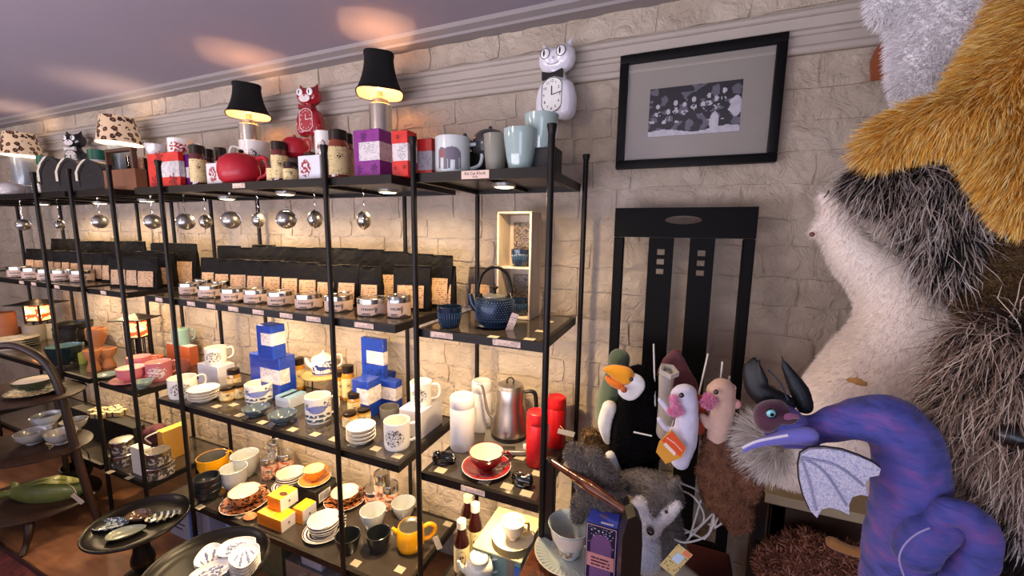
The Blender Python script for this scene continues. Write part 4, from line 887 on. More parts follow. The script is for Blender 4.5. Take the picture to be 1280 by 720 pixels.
# ================================================================ third shelf
Z = L3
BLUEB = mat('#1c3fa8', .35, var=.3, vs=60, coat=.2)
def leafy(t, wd, d, h):
    flat('leaf_print', wd*.8, h*.4, lambda s, q: noise.noise(Vector((s*6, q*6, wd*99))) > .22, mat('#12307f', .4), t, (0, -d/2-.0008, h*.22), None, 24, 18)
carton(461, 524, 478, Z, 440, 476, BLUEB, 'blue tea box with white label, front left of the right blue stack', WBND, (.38, .8), (.3, 1), extra=leafy)
carton(495, 514, 478, Z, 470, 511, BLUEB, 'blue tea box with white label, front right of the right blue stack', WBND, (.35, .78), (.1, 1), extra=leafy)
def onbox(u, vb, z_u, vt, ul, ur, y, m, label, band=None, **k):
    """a carton standing on top of others: nearest corner pixel at depth y"""
    p = onY(u, vb, y); return p, vt, ul, ur
def carton_at(u, vb, vt, y, ul, ur, m, label, band=None, zb=None, **k):
    p = onY(u, vb, y); z = p.z if zb is None else zb; p = onY(u, vb, y); v = vb
    t = carton(u, vb, vt, z, ul, ur, m, label, band, **k); return t
def topz(t): return t.location.z+t['dim'][2]+.0008
b1 = carton(352, 502, 448, Z, 312, 369, BLUEB, 'large blue tea box with white label at the base of the left blue stack', WBND, (.38, .72), (.35, .6), extra=leafy)
carton(336, 482, 446, Z, 314, 340, mat('#15308a', .4), 'dark blue tea box behind the left blue stack')
zt = topz(b1)
b2 = carton(341, 451, 408, zt, 320, 356, BLUEB, 'blue tea box with white label on top of the left blue stack', WBND, (.42, .78), (.3, 1), extra=leafy)
c1 = carton(478, 506, 472, Z, 452, 512, mat('#15308a', .4), 'dark blue tea box at the back of the right blue stack')
b3 = carton(480, 474, 425, topz(c1), 451, 488, BLUEB, 'blue tea box with white label on top of the right blue stack', WBND, (.35, .68), (.25, 1), extra=leafy)
# white gift boxes and mugs
def keyh(t, wd, d, h): pass
WB = mat('#cfcdd2', .55, var=.02)
g1 = carton(527, 549, 516, Z, 499, 553, WB, 'white cardboard mug box at the right end of the third shelf')
p = onY(531, 505, g1.location.y); mug(0, 0, 0, 0, 0, WHITE, 'white mug with grey drawing on the white box at the right end', pr=sketch(11), at=(g1.location.x, g1.location.y, .088, .082), base=topz(g1), han=-.2, out=.4)
g2 = carton(274, 484, 459, Z, 247, 294, WB, 'white cardboard mug box behind the stacked white saucer dishes')
mug(0, 0, 0, 0, 0, WHITE, 'white mug with grey drawing on the white box behind the dishes', pr=sketch(5), at=(g2.location.x+.005, g2.location.y, .082, .092), base=topz(g2), han=0, out=.3)
mug(230, 499, 468, Z, 30, WHITE, 'white mug with grey drawing at the left front corner of the third shelf', pr=sketch(8), han=.3, out=.35)
mug(497, 565, 520, Z, 33, WHITE, 'white mug with a cat drawing at the right front of the third shelf', pr=sketch(9, '#2e2c30'), han=-.25, out=.38, hr=.0055)
mug(325, 507, 475, Z, 31, WHITE, 'white mug with blue landscape and bird beside the honey jars', pr=willow, han=-.1, out=.36)
mug(399, 531, 490, Z, 31, WHITE, 'white mug with blue landscape and bird beside the second front post', pr=willow, han=0, out=.3)
mug(487, 526, 505, Z, 24, mat('#77736c', .5, var=.15), 'grey stoneware mug behind the cat drawing mug', han=None, name='cup', cat='cup')
SLATE = mat('#4b5a68', .2, coat=.6, var=.2, vs=50)
for (u, vb, vt, w_, lb) in ((321, 522, 505, 31, 'slate blue bowl in front of the landscape mug'), (354, 532, 512, 33, 'slate blue bowl nearest the front edge of the third shelf')):
    bowl(u, vb, vt, Z, w_, SLATE, lb, inner=mat('#5d6c78', .2, coat=.6)); 
bowl(256, 504, 482, Z, 34, WHITE, 'white dish in the stack beside the white box', 'white saucer dishes stacked by the white box', 4, cat='dish', foot=.75, gap=.62, name='saucer_dish')
bowl(452, 558, 527, Z, 36, WHITE, 'white dish in the stack left of the cat mug', 'white saucer dishes stacked by the cat mug', 4, cat='dish', foot=.75, gap=.62, name='saucer_dish')
for (u, vb, vt, w_, lb, sh) in [(285, 502, 481, 17, 'small honey jar, front left of the three beside the white box', 'jar'), (301, 499, 478, 14, 'small honey jar, front right of the three beside the white box', 'jar'), (294, 494, 459, 15, 'honey jar standing tallest of the three beside the white box', 'jar'),
     (358, 491, 449, 17, 'tall honey bottle with cream label right of the left blue stack', 'bottle'), (374, 477, 446, 14, 'tall honey bottle behind the little cake stand', 'bottle'), (436, 494, 455, 15, 'tall honey bottle at the back left of the right blue stack', 'bottle'), (426, 498, 462, 12, 'tall honey bottle just right of the second front post', 'bottle'),
     (438, 536, 512, 18, 'small honey jar, front left of the three before the right blue stack', 'jar'), (455, 530, 508, 17, 'small honey jar, front right of the three before the right blue stack', 'jar'), (444, 524, 488, 17, 'honey jar standing tallest of the three before the right blue stack', 'jar')]:
    jar(u, vb, vt, Z, w_, lb, '#c98a28' if sh == 'bottle' else '#b8862e', shape='bottle' if 0 else 'jar')
c = carton(362, 512, 499, Z, 344, 384, mat('#bfc9d4', .5), 'small white and blue box lying between the two landscape mugs', topm=mat('#7fa6bd', .5), extra=lambda t, wd, d, h: mk('black_tape', *bxd(-wd*.1, wd*.08, -d/2-.001, d/2, h+.001, h+.002), mat('#1b1d22', .4), t))
def cake_stand():
    p = onZ(391, 497, Z); x, y = p.x, p.y+.07; zt = .088; t = thing('cake_stand', 'small round wooden stand on black wire legs carrying the bird teapot', 'stand', (x, y, Z), view_rz(x, y)); R = 25*depth((x, y, Z))/F_PX
    lathe('wooden_top', [(0, zt), (R*.97, zt), (R, zt+.003), (R, zt+.007), (0, zt+.008)], wood('lightwood', '#c99a5c', '#e0bb80', 20), t, 36)
    for k in range(4): a = pi/4+k*pi/2; tube('leg', [(R*.8*cos(a), R*.8*sin(a), 0), (R*.75*cos(a), R*.75*sin(a), zt)], .0025, mat('#1a1614', .5, .4), t)
    teapot(0, 0, 0, 0, 0, WHITE, 'white teapot with blue bird print on the round wooden stand', 1, shape='straight', pr=bluebird, at=(x, y, .098, .104)).location.z = Z+zt+.009
cake_stand()
bpy.context.view_layer.update()
# narrow unit, third shelf
FLASKW = mat('#cbc9cb', .38, var=.02); FLASKR = mat('#c0121a', .42, var=.05, coat=.1)
def flask(u, vb, vt, w_, m, label, loop=True, tagq=False):
    x, y, h, w2 = place(u, vb, vt, Z, w_); R = w2/2; t = thing('flask', label, 'flask', (x, y, Z), view_rz(x, y))
    lathe('body', [(0, 0), (R*.9, 0), (R, .006), (R, h*.78), (R*.985, h*.785), (R*.985, h*.79), (0, h*.79)], m, t, 36)
    lathe('cap', [(R*.985, h*.792), (R, h*.797), (R, h*.95) if m is FLASKW else (R*.99, h*.88), (R*.93, h*.985), (R*.8, h), (R*.74, h*.99), (0, h*.985)], m, t, 36)
    if loop: tube('carry_loop', [(R*.99, 0, h*.76), (R*1.09, 0, h*.72), (R*1.09, 0, h*.45), (R*.99, 0, h*.42)], .0022, mat('#aaa6a4', .4), t, 6, sm=3)
    if tagq: b_ = box('paper_tag', -.03, .03, -.0006, .0006, -.009, .009, mat('#ded6cf', .6), t, 0); b_.location = (R*1.0, -R-.02, h*.42); b_.rotation_euler = (0, radians(14), radians(8)); tube('tag_string', [(R*.4, -R, h*.5), (R*.7, -R-.01, h*.47), (R*.72, -R-.018, h*.43)], .0009, mat('#d8c8b0', .8), t, 5)
    return t
flask(578, 567, 489, 31, FLASKW, 'white flask standing at the left front of the narrow unit')
flask(602, 537, 472, 25, FLASKW, 'white flask behind the gooseneck kettle')
flask(670, 587, 510, 27, FLASKR, 'red flask directly behind the front right post')
flask(694, 560, 492, 25, FLASKR, 'red flask with white paper tag nearest the wall', tagq=True)
def kettle():
    x, y, h, w_ = place(637, 543, 465, Z+.022, 48); R = w_/2*.96; h *= .93; t = thing('gooseneck_kettle', 'brushed steel gooseneck kettle with black handle on its base', 'kettle', (x, y, Z), view_rz(x, y)); st = mat('#c0b6aa', .32, 1, var=.1, vs=3); bk = mat('#121110', .4)
    b_ = box('control_base', -R*1.35, R*1.35, -R*1.7, R*1.0, .004, .02, mat('#8e8a84', .3, .6), t, .006, 3); lathe('knob', [(0, .02), (.011, .02), (.011, .03), (0, .031)], mat('#e9e4da', .4), b_, 20, loc=(R*.85, -R*1.3, 0))
    mk('display', *bxd(-R*.45, R*.3, -R*1.55, -R*1.2, .0195, .0212), mat('#39362f', .15), b_)
    for k in range(3): lathe('button', [(0, .0195), (.005, .0195), (.005, .0215), (0, .022)], mat('#d5d0c6', .4), b_, 12, loc=(-R*1.1+k*.014, -R*1.3, 0))
    z0 = .024; H = h
    lathe('foot_ring', [(0, z0), (R, z0), (R*1.0, z0+.012), (0, z0+.012)], bk, t, 40)
    lathe('body', [(R*.99, z0+.012), (R, z0+.018), (R*.97, z0+H*.2), (R*.84, z0+H*.45), (R*.76, z0+H*.65), (R*.73, z0+H*.86), (R*.70, z0+H*.88), (0, z0+H*.885)], st, t, 48)
    l = lathe('lid', [(R*.71, z0+H*.885), (R*.66, z0+H*.93), (0, z0+H*.945)], st, t, 36); tube('lid_loop', [(.013*cos(a), 0, z0+H*.98+.013*sin(a)) for a in [2*pi*k/16 for k in range(16)]], .003, bk, l, 6, True)
    tube('gooseneck', [(-R*.9, 0, z0+H*.3), (-R*1.2, 0, z0+H*.42), (-R*1.35, 0, z0+H*.65), (-R*1.5, 0, z0+H*.88), (-R*1.78, 0, z0+H*.93)], [.008, .006, .005, .0045, .0042], st, t, 10, sm=6)
    tube('handle', [(R*.75, 0, z0+H*.78), (R*1.1, 0, z0+H*.8), (R*1.35, 0, z0+H*.74), (R*1.42, 0, z0+H*.5), (R*1.5, 0, z0+H*.25)], [.006, .007, .008, .008, .007], bk, t, 10, sm=5)
kettle()
cupsaucer(608, 590, 556, Z, 45, 62, mat('#6b1416', .15, coat=1), mat('#9a1a20', .15, coat=1), 'dark red footed teacup on the red saucer in the narrow unit', 'red saucer under the dark red teacup', inner=mat('#f0dcc4', .3), foot=.4, curve='bowl', rimm=WHITE)
def ornament(u, vb, vt, w_, label, rz=0):
    x, y, h, w2 = place(u, vb, vt, Z, w_); R = w2/2; t = thing('cat_dish', label, 'ornament', (x, y, Z), view_rz(x, y)+rz); m = mat('#15130f', .12, .3, coat=1)
    V = lambda a, b_, c: Vector((a*R, b_*R, c*R))
    blob('body', [[(V(-.6, 0, .42), R*.4), (V(0, .1, .42), R*.46), (V(.6, 0, .4), R*.38)], [(V(-.62, -.1, .75), R*.3)], [(V(-.8, -.1, .95), R*.1), (V(-.84, -.1, 1.15), R*.03)], [(V(-.45, -.1, .95), R*.1), (V(-.4, -.1, 1.13), R*.03)], [(V(.9, 0, .45), R*.13), (V(.8, -.4, .5), R*.11), (V(.3, -.55, .5), R*.09)], [(V(0, 0, .1), R*.6, (1.3, 1, .3))]], m, t, vox=R*.055, sm=4)
    return t
ornament(556, 587, 563, 33, 'black glazed curled cat dish at the left front of the narrow unit')
ornament(652, 615, 587, 33, 'black glazed curled cat dish in front of the red flasks', 2.6)
# price cards under the wares
CARD = mat('#aea48c', .65, var=.06)
def card(u, v, z, label, w_=.036, d_=.028, m=None): p = onZ(u, v, z); tag(mk('price_card', *bxd(-w_/2, w_/2, -d_/2, d_/2, 0, .0007), m or CARD), label, 'card', 'pale price cards on the shelves').location = (p.x, p.y, z+.0002)
def cards(L, pts, fmt):
    for i, (u, v) in enumerate(pts): card(u, v, L, fmt % ['first', 'second', 'third', 'fourth', 'fifth', 'sixth', 'seventh', 'eighth', 'ninth'][i])
cards(L3, [(271, 508), (300, 519), (328, 528), (366, 537), (394, 543), (418, 549), (442, 556), (470, 561), (497, 570)], 'pale price card on the front of the third shelf, %s from the left')
cards(L3, [(292, 506), (318, 513), (345, 520)], 'small pale card in the second row of the third shelf, %s from the left')
for (u, v, s) in ((551, 588, 'under the left black cat dish'), (606, 602, 'in front of the red saucer'), (634, 608, 'between the red saucer and the right black cat dish'), (658, 617, 'in front of the right black cat dish'), (650, 572, 'in front of the kettle base'), (672, 592, 'in front of the nearer red flask')): card(u, v, L3, 'pale card, narrow unit, '+s)
bpy.context.view_layer.update()
# ---- pink mug unit and left edge, third shelf
PINK = mat('#c9737a', .3, coat=.4, var=.08); AQ = mat('#8fb5ac', .25, coat=.5); CORAL = mat('#c4663e', .4)
g = carton(238, 458, 434, Z, 208, 252, CORAL, 'orange box with white lid carrying the pale green mug', topm=mat('#cfd0d2', .5))
t = mug(0, 0, 0, 0, 0, AQ, 'pale green lidded mug with gold knob on the orange box', at=(g.location.x, g.location.y, .085, .082), base=topz(g), out=.3, pr=lambda t, w_, h: (lathe('lid', [(w_*.49, h), (w_*.45, h+.008), (0, h+.012)], AQ, t, 30), lathe('knob', [(0, h+.01), (.005, h+.014), (.004, h+.022), (0, h+.024)], mat('#c9a040', .3, .8), t, 14)))
mug(200, 477, 449, Z, 26, PINK, 'pink mug with white figure at the right of the pink set', han=.2, out=.3, inner=mat('#e9c6bd', .4), pr=roses('#f0dcd8'))
mug(176, 470, 443, Z, 24, PINK, 'pink mug at the back of the pink set beside the post', han=.1, inner=mat('#e9c6bd', .4))
cupsaucer(166, 477, 456, Z, 30, 44, PINK, PINK, 'pink teacup on its saucer at the front of the pink set', 'pink saucer under the pink teacup', inner=mat('#efd6c9', .3))
mug(191, 462, 444, Z, 24, CORAL, 'orange mug behind the pink mugs', han=None, inner=mat('#e9a06b', .4)); mug(222, 468, 450, Z, 26, mat('#9c5c56', .4), 'dull pink mug behind the first front post', han=None)
PALE = mat('#8fa39a', .3, coat=.4)
bowl(136, 479, 465, Z, 26, PALE, 'pale green bowl at the left front of the pink set'); bowl(179, 489, 474, Z, 22, PALE, 'pale blue green bowl in front of the pink teacup')
GOURD = mat('#b5794d', .5, var=.2, vs=25)
def gourd(u, vb, vt, w_, zz, label):
    x, y, h, w2 = place(u, vb, vt, zz, w_); R = w2/2; t = thing('wooden_cup', label, 'cup', (x, y, zz), 0)
    lathe('body', [(0, 0), (R*.75, 0), (R*.8, h*.1), (R*.5, h*.42), (R*.55, h*.5), (R*.95, h*.72), (R, h*.97), (R*.9, h), (R*.85, h*.95), (R*.5, h*.6), (0, h*.55)], GOURD, t, 28)
gourd(118, 465, 435, 17, Z, 'turned wooden cup at the left of the three beside the post'); gourd(136, 461, 433, 19, Z, 'turned wooden cup at the right of the three beside the post')
t = gourd(125, 456, 408, 20, Z, 'tallest turned wooden cup behind the other two')
DKP = mat('#161413', .35, coat=.4, var=.2); TEAL = mat('#10262a', .15, coat=1)
mug(84, 459, 429, Z, 36, TEAL, 'dark teal glazed planter bowl on the left edge unit', han=None, curve='taper', foot=.65, name='pot', cat='pot', inner=mat('#5f7f84', .2))
mug(94, 432, 406, Z, 36, DKP, 'large black pot behind the teal planter bowl', han=None, curve='round', foot=.7, name='pot', cat='pot', hm=None)
x, y, h, w_ = place(97, 432, 392, Z, 34)
mug(0, 0, 0, 0, 0, DKP, 'low black pot stacked on the large black pot', han=None, curve='round', foot=.8, name='pot', cat='pot', at=(x, y, .055, w_), base=Z+.098)
mug(106, 455, 440, Z, 10, mat('#9aa03e', .4), 'small olive green cup beside the turned wooden cups', han=None, name='cup', cat='cup')
for (u, vb, vt, w_, c, lb) in [(8, 428, 389, 22, '#a8694a', 'brown clay pot at the far left above the arched stand'), (20, 424, 409, 26, '#8c5238', 'low brown clay pot behind the arched stand top'), (45, 428, 404, 20, '#8e8478', 'grey clay cup below the left lantern'), (64, 424, 402, 18, '#b9b2a4', 'pale mug below the left lantern'), (30, 432, 418, 26, '#d8d2c4', 'white bowl left of the pale mug'), (12, 438, 421, 26, '#c4bcae', 'white bowl at the far left beside the clay pots')]:
    mug(u, vb, vt, Z, w_, mat(c, .45, var=.15), lb, han=None, name='pot' if 'pot' in lb else 'cup', cat='pot' if 'pot' in lb else 'cup')
for k in range(4):
    x, y, h, w_ = place(22, 444, 434, Z, 44); saucer(x, y, Z+.001+k*.0145, w_, mat('#6b655c' if k < 3 else '#a39a8a', .35), 'grey plate in the stack above the arched stand, '+('lowest', 'second from below', 'third from below', 'topmost')[k], group='grey plates above the arched stand', name='plate')['category'] = 'plate'
def lantern(u, vb, vt, w_, zb, label, y):
    p = onY(u, vb, y); z0 = p.z; h = onY(u, vt, y).z-zb; d = depth(p); R = w_*d/F_PX/2; t = thing('lantern', label, 'lantern', (p.x, y, zb), .5); fm = mat('#1c1411', .5, .3)
    g = print_mat('lantern_glass', [(0, '#ffe9a8'), (.45, '#ffd070'), (.52, '#e8401c'), (.62, '#ffe9a8'), (.68, '#e8401c')], 14, r=.3, detail=1, emit=2.2)
    hz = z0-zb
    for k in range(4):
        a = pi/4+k*pi/2; tube('post', [(R*.8*cos(a)*1.2, R*.8*sin(a)*1.2, 0), (R*.8*cos(a)*1.2, R*.8*sin(a)*1.2, h)], .006, fm, t, 6)
        a = k*pi/2; q = box('glass_panel', -R*.62, R*.62, -.0015, .0015, hz+.01, h-.006, g, t, 0); q.location = (R*.66*cos(a), R*.66*sin(a), 0); q.rotation_euler = (0, 0, a+pi/2)
    v = []
    for k in range(4):
        for s in (-.35, .0, .35): a = k*pi/2; v.append(tube_d([(R*.68*cos(a)-s*R*sin(a)*1.6, R*.68*sin(a)+s*R*cos(a)*1.6, 0), (R*.68*cos(a)-s*R*sin(a)*1.6, R*.68*sin(a)+s*R*cos(a)*1.6, hz)], .003, 5))
    mk('lower_bars', *join(v), fm, t)['kind'] = 'stuff'
    box('lower_rail', -R*.75, R*.75, -R*.75, R*.75, hz, hz+.008, fm, t, .001)
    V, Fs = bxd(-R*1.6, R*1.6, -R*1.6, R*1.6, h, h+.006); mk('roof_eave', V, Fs, fm, t); mk('roof', [(-R*1.3, -R*1.3, h+.006), (R*1.3, -R*1.3, h+.006), (R*1.3, R*1.3, h+.006), (-R*1.3, R*1.3, h+.006), (0, 0, h+.035)], [(0, 1, 4), (1, 2, 4), (2, 3, 4), (3, 0, 4), (3, 2, 1, 0)], fm, t)
    l = bpy.data.lights.new('lantern_light', 'POINT'); l.energy = .35; l.color = (1, .6, .3); l.shadow_soft_size = .02; o = bpy.data.objects.new('lantern_light', l); COL.objects.link(o); o.parent = t; o.location = (0, 0, h+.07)
lantern(172, 422, 399, 22, Z, 'black lantern with glowing red flower panels behind the pink mugs', .27)
lantern(50, 401, 380, 24, Z, 'black lantern with glowing red flower panels on the left edge unit', .27)

# ================================================================ fourth shelf
Z = L4
YEL = mat('#e8a010', .25, coat=.6, var=.04)
mug(268, 597, 564, Z, 34, YEL, 'yellow teapot without its lid at the back left of the fourth shelf', han=.3, curve='round', foot=.8, name='teapot', cat='teapot', out=.2, inner=mat('#7c7a74', .3, .6))
bowl(261, 627, 591, Z, 28, mat('#1c1f24', .35, coat=.3), 'black bowl', 'black bowls stacked on the fourth shelf', 3, foot=.7, curve='round', gap=.62)
PORC = mat('#b9bdbd', .2, coat=.6, var=.05)
mug(294, 613, 579, Z, 31, PORC, 'grey white handleless cup beside the black bowl stack, the nearer one', han=None, curve='round', foot=.55, name='cup', cat='cup')
mug(308, 597, 562, Z, 31, PORC, 'grey white handleless cup behind the nearer one at the left', han=None, curve='round', foot=.55, name='cup', cat='cup')
FLOR = print_mat('floral', [(0, '#b5502c'), (.42, '#d8a98c'), (.55, '#e5c4ae'), (.66, '#a8432a')], 38, detail=2)
def ftin(u, vb, vt, w_, zz, label): x, y, h, w2 = place(u, vb, vt, zz, w_); t = silver_tin(x, y, zz, w2, h, label, 'floral print canisters on the fourth shelf', 'canister', lab=FLOR); return t
ftin(338, 601, 567, 18, Z, 'floral canister with silver lid at the left front of the left three'); ftin(358, 593, 562, 18, Z, 'floral canister with silver lid at the right of the left three')
t = ftin(346, 590, 548, 17, Z, 'taller floral canister with silver lid behind the left three')
ftin(467, 630, 607, 20, Z, 'floral canister behind the right grey white cups, left one'); ftin(489, 640, 600, 19, Z, 'floral canister behind the right grey white cups, right one'); ftin(478, 618, 586, 18, Z, 'floral canister behind the right grey white cups, topmost at the back')
LEO = leopard('china', '#a86a44', '#160a06', '#6b3018', 62, r=.2, coat=.8)
def zebra(k): return print_mat('zebra'+str(k), [(0, '#171314'), (.5, '#f0ebe2')], 9, kind='RINGS' if 0 else 'X', r=.2, dist=6, detail=1, coat=.6)
ZEB = print_mat('zebra', [(0, '#171314'), (.5, '#f0ebe2')], 26, kind='Z', r=.2, dist=1.5, detail=0, coat=.6)
# concentric stripes for the saucers
def rings_mat():
    M, nt, b = newmat('zebra_rings'); b.inputs['Roughness'].default_value = .2; b.inputs['Coat Weight'].default_value = .6
    wv = nt.nodes.new('ShaderNodeTexWave'); wv.wave_type = 'RINGS'; wv.rings_direction = 'Z'; wv.inputs['Scale'].default_value = 24; wv.inputs['Distortion'].default_value = .8; nt.links.new(coords(nt), wv.inputs[0])
    nt.links.new(ramp2(nt, wv.outputs['Fac'], [(0, '#171314'), (.45, '#f0ebe2')]), b.inputs['Base Color']); return M
ZR = rings_mat()
INN = mat('#f3e6cf', .25, coat=.4)
cupsaucer(307, 633, 606, Z, 36, 54, LEO, LEO, 'leopard print teacup on the left of the fourth shelf', 'leopard print saucer left of the yellow boxes', inner=INN, rimm=WHITE)
cupsaucer(432, 630, 607, Z, 35, 50, LEO, LEO, 'leopard print teacup behind the second front post', 'leopard print saucer behind the second front post', inner=INN, rimm=WHITE)
cupsaucer(406, 670, 640, Z, 38, 50, ZEB, ZR, 'zebra striped teacup at the front of the fourth shelf', 'zebra striped saucer at the front of the fourth shelf', inner=INN, rimm=WHITE)
cupsaucer(364, 611, 584, Z, 33, 42, ZEB, ZR, 'zebra striped teacup behind the yellow boxes', 'zebra striped saucer behind the yellow boxes', inner=INN, rimm=WHITE)
bb = carton(395, 638, 615, Z, 367, 421, mat('#141211', .5), 'black cup box with barcode sticker under the orange teacup', extra=lambda t, wd, d, h: [mk('barcode_sticker', *bxd(wd/2+.0003, wd/2+.0012, -d*.35, d*.2, h*.25, h*.75), mat('#d8d8da', .5), t)]+[mk('barcode_line', *bxd(wd/2+.0012, wd/2+.0015, -d*.3+k*d*.045, -d*.3+k*d*.045+d*.018, h*.35, h*.7), mat('#1a1a1a', .5), t) for k in range(10)])
ORG = mat('#c8761c', .18, coat=.9)
zz = topz(bb); c = bb.location; saucer(c.x, c.y, zz, .135, ORG, 'orange saucer on the black cup box', under=WHITE)
mug(0, 0, 0, 0, 0, ORG, 'orange teacup on the black cup box', at=(c.x, c.y, .058, .094), base=zz+.0065, curve='bowl', foot=.4, inner=mat('#fbe3a0', .25, coat=.4), name='teacup', cat='cup', out=.2)
YB = mat('#e8901e', .45, var=.06); WS = mat('#d5d0cf', .5, var=.03)
def choc(word=False):
    def f(t, wd, d, h):
        mk('seal_stripe', *bxd(-wd*.06, wd*.06, -d/2-.0008, d/2, h, h+.0013), mat('#f0b040', .5), t); mk('front_panel', *bxd(-wd*.4, wd*.4, -d/2-.0009, -d/2, h*.2, h*.75), mat('#e07c1c', .5), t)
        flat('bird_mark', d*.16, h*.3, lambda s, q: el(s, q, .5, .6, .4, .22) or el(s, q, .5, .3, .12, .3), mat('#2b2026', .5), t, (wd/2+.0012, 0, h*.5), (0, 0, pi/2), 14, 14)
        if word: flat('brown_seal', wd*.5, d*.35, lambda s, q: el(s, q, .5, .5, .5, .4), mat('#4a2418', .5), t, (wd*.22, -d*.1, h+.0016), (-pi/2, 0, 0), 16, 12)
    return f
y1 = carton(352, 667, 652, Z, 322, 371, YB, 'yellow and white chocolate box, left one of the lower pair', side=WS, topm=mat('#f2a51c', .45), extra=choc())
y2 = carton(379, 657, 639, Z, 366, 396, YB, 'yellow and white chocolate box, right one of the lower pair', side=WS, topm=mat('#f2a51c', .45), extra=choc())
y3 = carton(351, 641, 625, topz(y1), 334, 373, YB, 'yellow and white chocolate box on top of the lower pair', side=WS, topm=mat('#f2a51c', .45), extra=choc(True))
def shellr():
    x, y, h, w_ = place(313, 652, 638, Z, 14); t = thing('shell_ornament', 'small orange shell ornament left of the yellow boxes', 'ornament', (x, y, Z), 0)
    lathe('shell', [(0, 0), (w_*.5, .004), (w_*.62, h*.4), (w_*.4, h*.8), (0, h)], mat('#c98a58', .5, var=.3, bump=.5), t, 18, ell=.8)
    for k in range(3): tube('ridge', [(w_*.6*cos(a)*(1-.2*k), -w_*.5*sin(a)*(1-.2*k)*.8, h*.3+h*.22*k) for a in [pi*j/8 for j in range(9)]], .0012, mat('#a86a40', .5), t, 5)
shellr()
mug(467, 664, 630, Z, 32, PORC, 'grey white cup in front of the floral canisters, left one', han=None, curve='taper', foot=.6, name='cup', cat='cup'); mug(505, 650, 621, Z, 30, PORC, 'grey white cup behind the yellow teapot', han=None, curve='taper', foot=.6, name='cup', cat='cup')
BKC = mat('#14181c', .35, coat=.4)
mug(436, 695, 661, Z, 31, BKC, 'black cup close behind the second front post', han=None, curve='taper', foot=.65, name='cup', cat='cup'); mug(474, 694, 658, Z, 30, BKC, 'black cup between the post and the yellow teapot', han=None, curve='taper', foot=.65, name='cup', cat='cup')
def yteapot():
    x, y, h, w_ = place(514, 697, 648, Z, 35); t = thing('teapot', 'yellow teapot with steel strainer and paper tag at the right front', 'teapot', (x, y, Z), view_rz(x, y)); R = w_/2
    lathe('body', [(0, 0), (R*.72, 0), (R*.92, h*.08), (R*1.02, h*.3), (R*.98, h*.7), (R*.9, h*.97), (R*.86, h), (R*.8, h*.97), (R*.9, h*.3), (0, .01)], YEL, t, 40)
    lathe('strainer', [(0, h*.9), (R*.6, h*.9), (R*.78, h*.985), (R*.84, h*.99)], mat('#6e6a62', .35, .8), t, 32)
    tube('spout', [(-R*.8, 0, h*.72), (-R*1.1, 0, h*.86), (-R*1.25, 0, h*.99)], [R*.2, R*.16, R*.1], YEL, t, 12, sm=4)
    tube('handle', [(R*.9, 0, h*.8), (R*1.35, 0, h*.9), (R*1.75, 0, h*.75), (R*1.7, 0, h*.5), (R*1.3, 0, h*.3), (R*.9, 0, h*.28)], R*.16, YEL, t, 12, sm=5)
    tube('tag_string', [(R*1.5, 0, h*.42), (R*1.75, -.01, h*.25), (R*1.7, -.02, h*.12)], .001, mat('#d8c8b0', .8), t, 5, sm=3)
    b_ = box('paper_tag', -.011, .011, -.0006, .0006, -.03, .03, mat('#cdbfae', .6), t, 0); b_.location = (R*1.9, -.03, h*.02+.02); b_.rotation_euler = (0, radians(-18), 0)
yteapot()
cards(L4, [(250, 634), (300, 645), (445, 704), (560, 655), (500, 712)], 'dull card on the fourth shelf glass, %s from the left')
# narrow unit, fourth shelf
def bottle(u, vt, w_, y, label):
    p = onY(u, vt, y); h = p.z-L4; R = w_*depth(p)/F_PX/2; t = thing('syrup_bottle', label, 'bottle', (p.x, y, L4), view_rz(p.x, y))
    lathe('glass_body', [(0, 0), (R*.95, 0), (R, .005), (R, h*.66), (R*.9, h*.74), (R*.58, h*.84), (R*.55, h*.95), (0, h*.95)], mat('#2c0d0c', .06, coat=1), t, 32); lathe('cap', [(0, h*.9), (R*.62, h*.9), (R*.62, h-.001), (0, h)], mat('#e0d6bd', .4), t, 24)
    patch('label', R, -pi/2, 4, h*.30, h*.66, lambda s, q: True, mat('#dccb96', .6), t, 24, 1); patch('face_print', R, -pi/2, 1.3, h*.34, h*.63, lambda s, q: (.6 < ((s-.5)**2+(q-.6)**2)*5 < .75 and int(s*23) % 2) or el(s, q, .38, .65, .09, .08) or el(s, q, .62, .68, .09, .07) or el(s, q, .48, .5, .06, .05) or (.16 < q < .26 and .12 < s < .88), mat('#4a1f1a', .6), t, 30, 30, .0009)
bottle(577, 650, 19, .10, 'dark syrup bottle with cream label, nearest of three beside the teal box'); bottle(594, 629, 18, .17, 'dark syrup bottle with cream label behind the nearest one'); bottle(585, 619, 18, .26, 'dark syrup bottle farthest back beneath the narrow unit')
p = onY(651, 703, .03); p = onY(651, 703, .03)
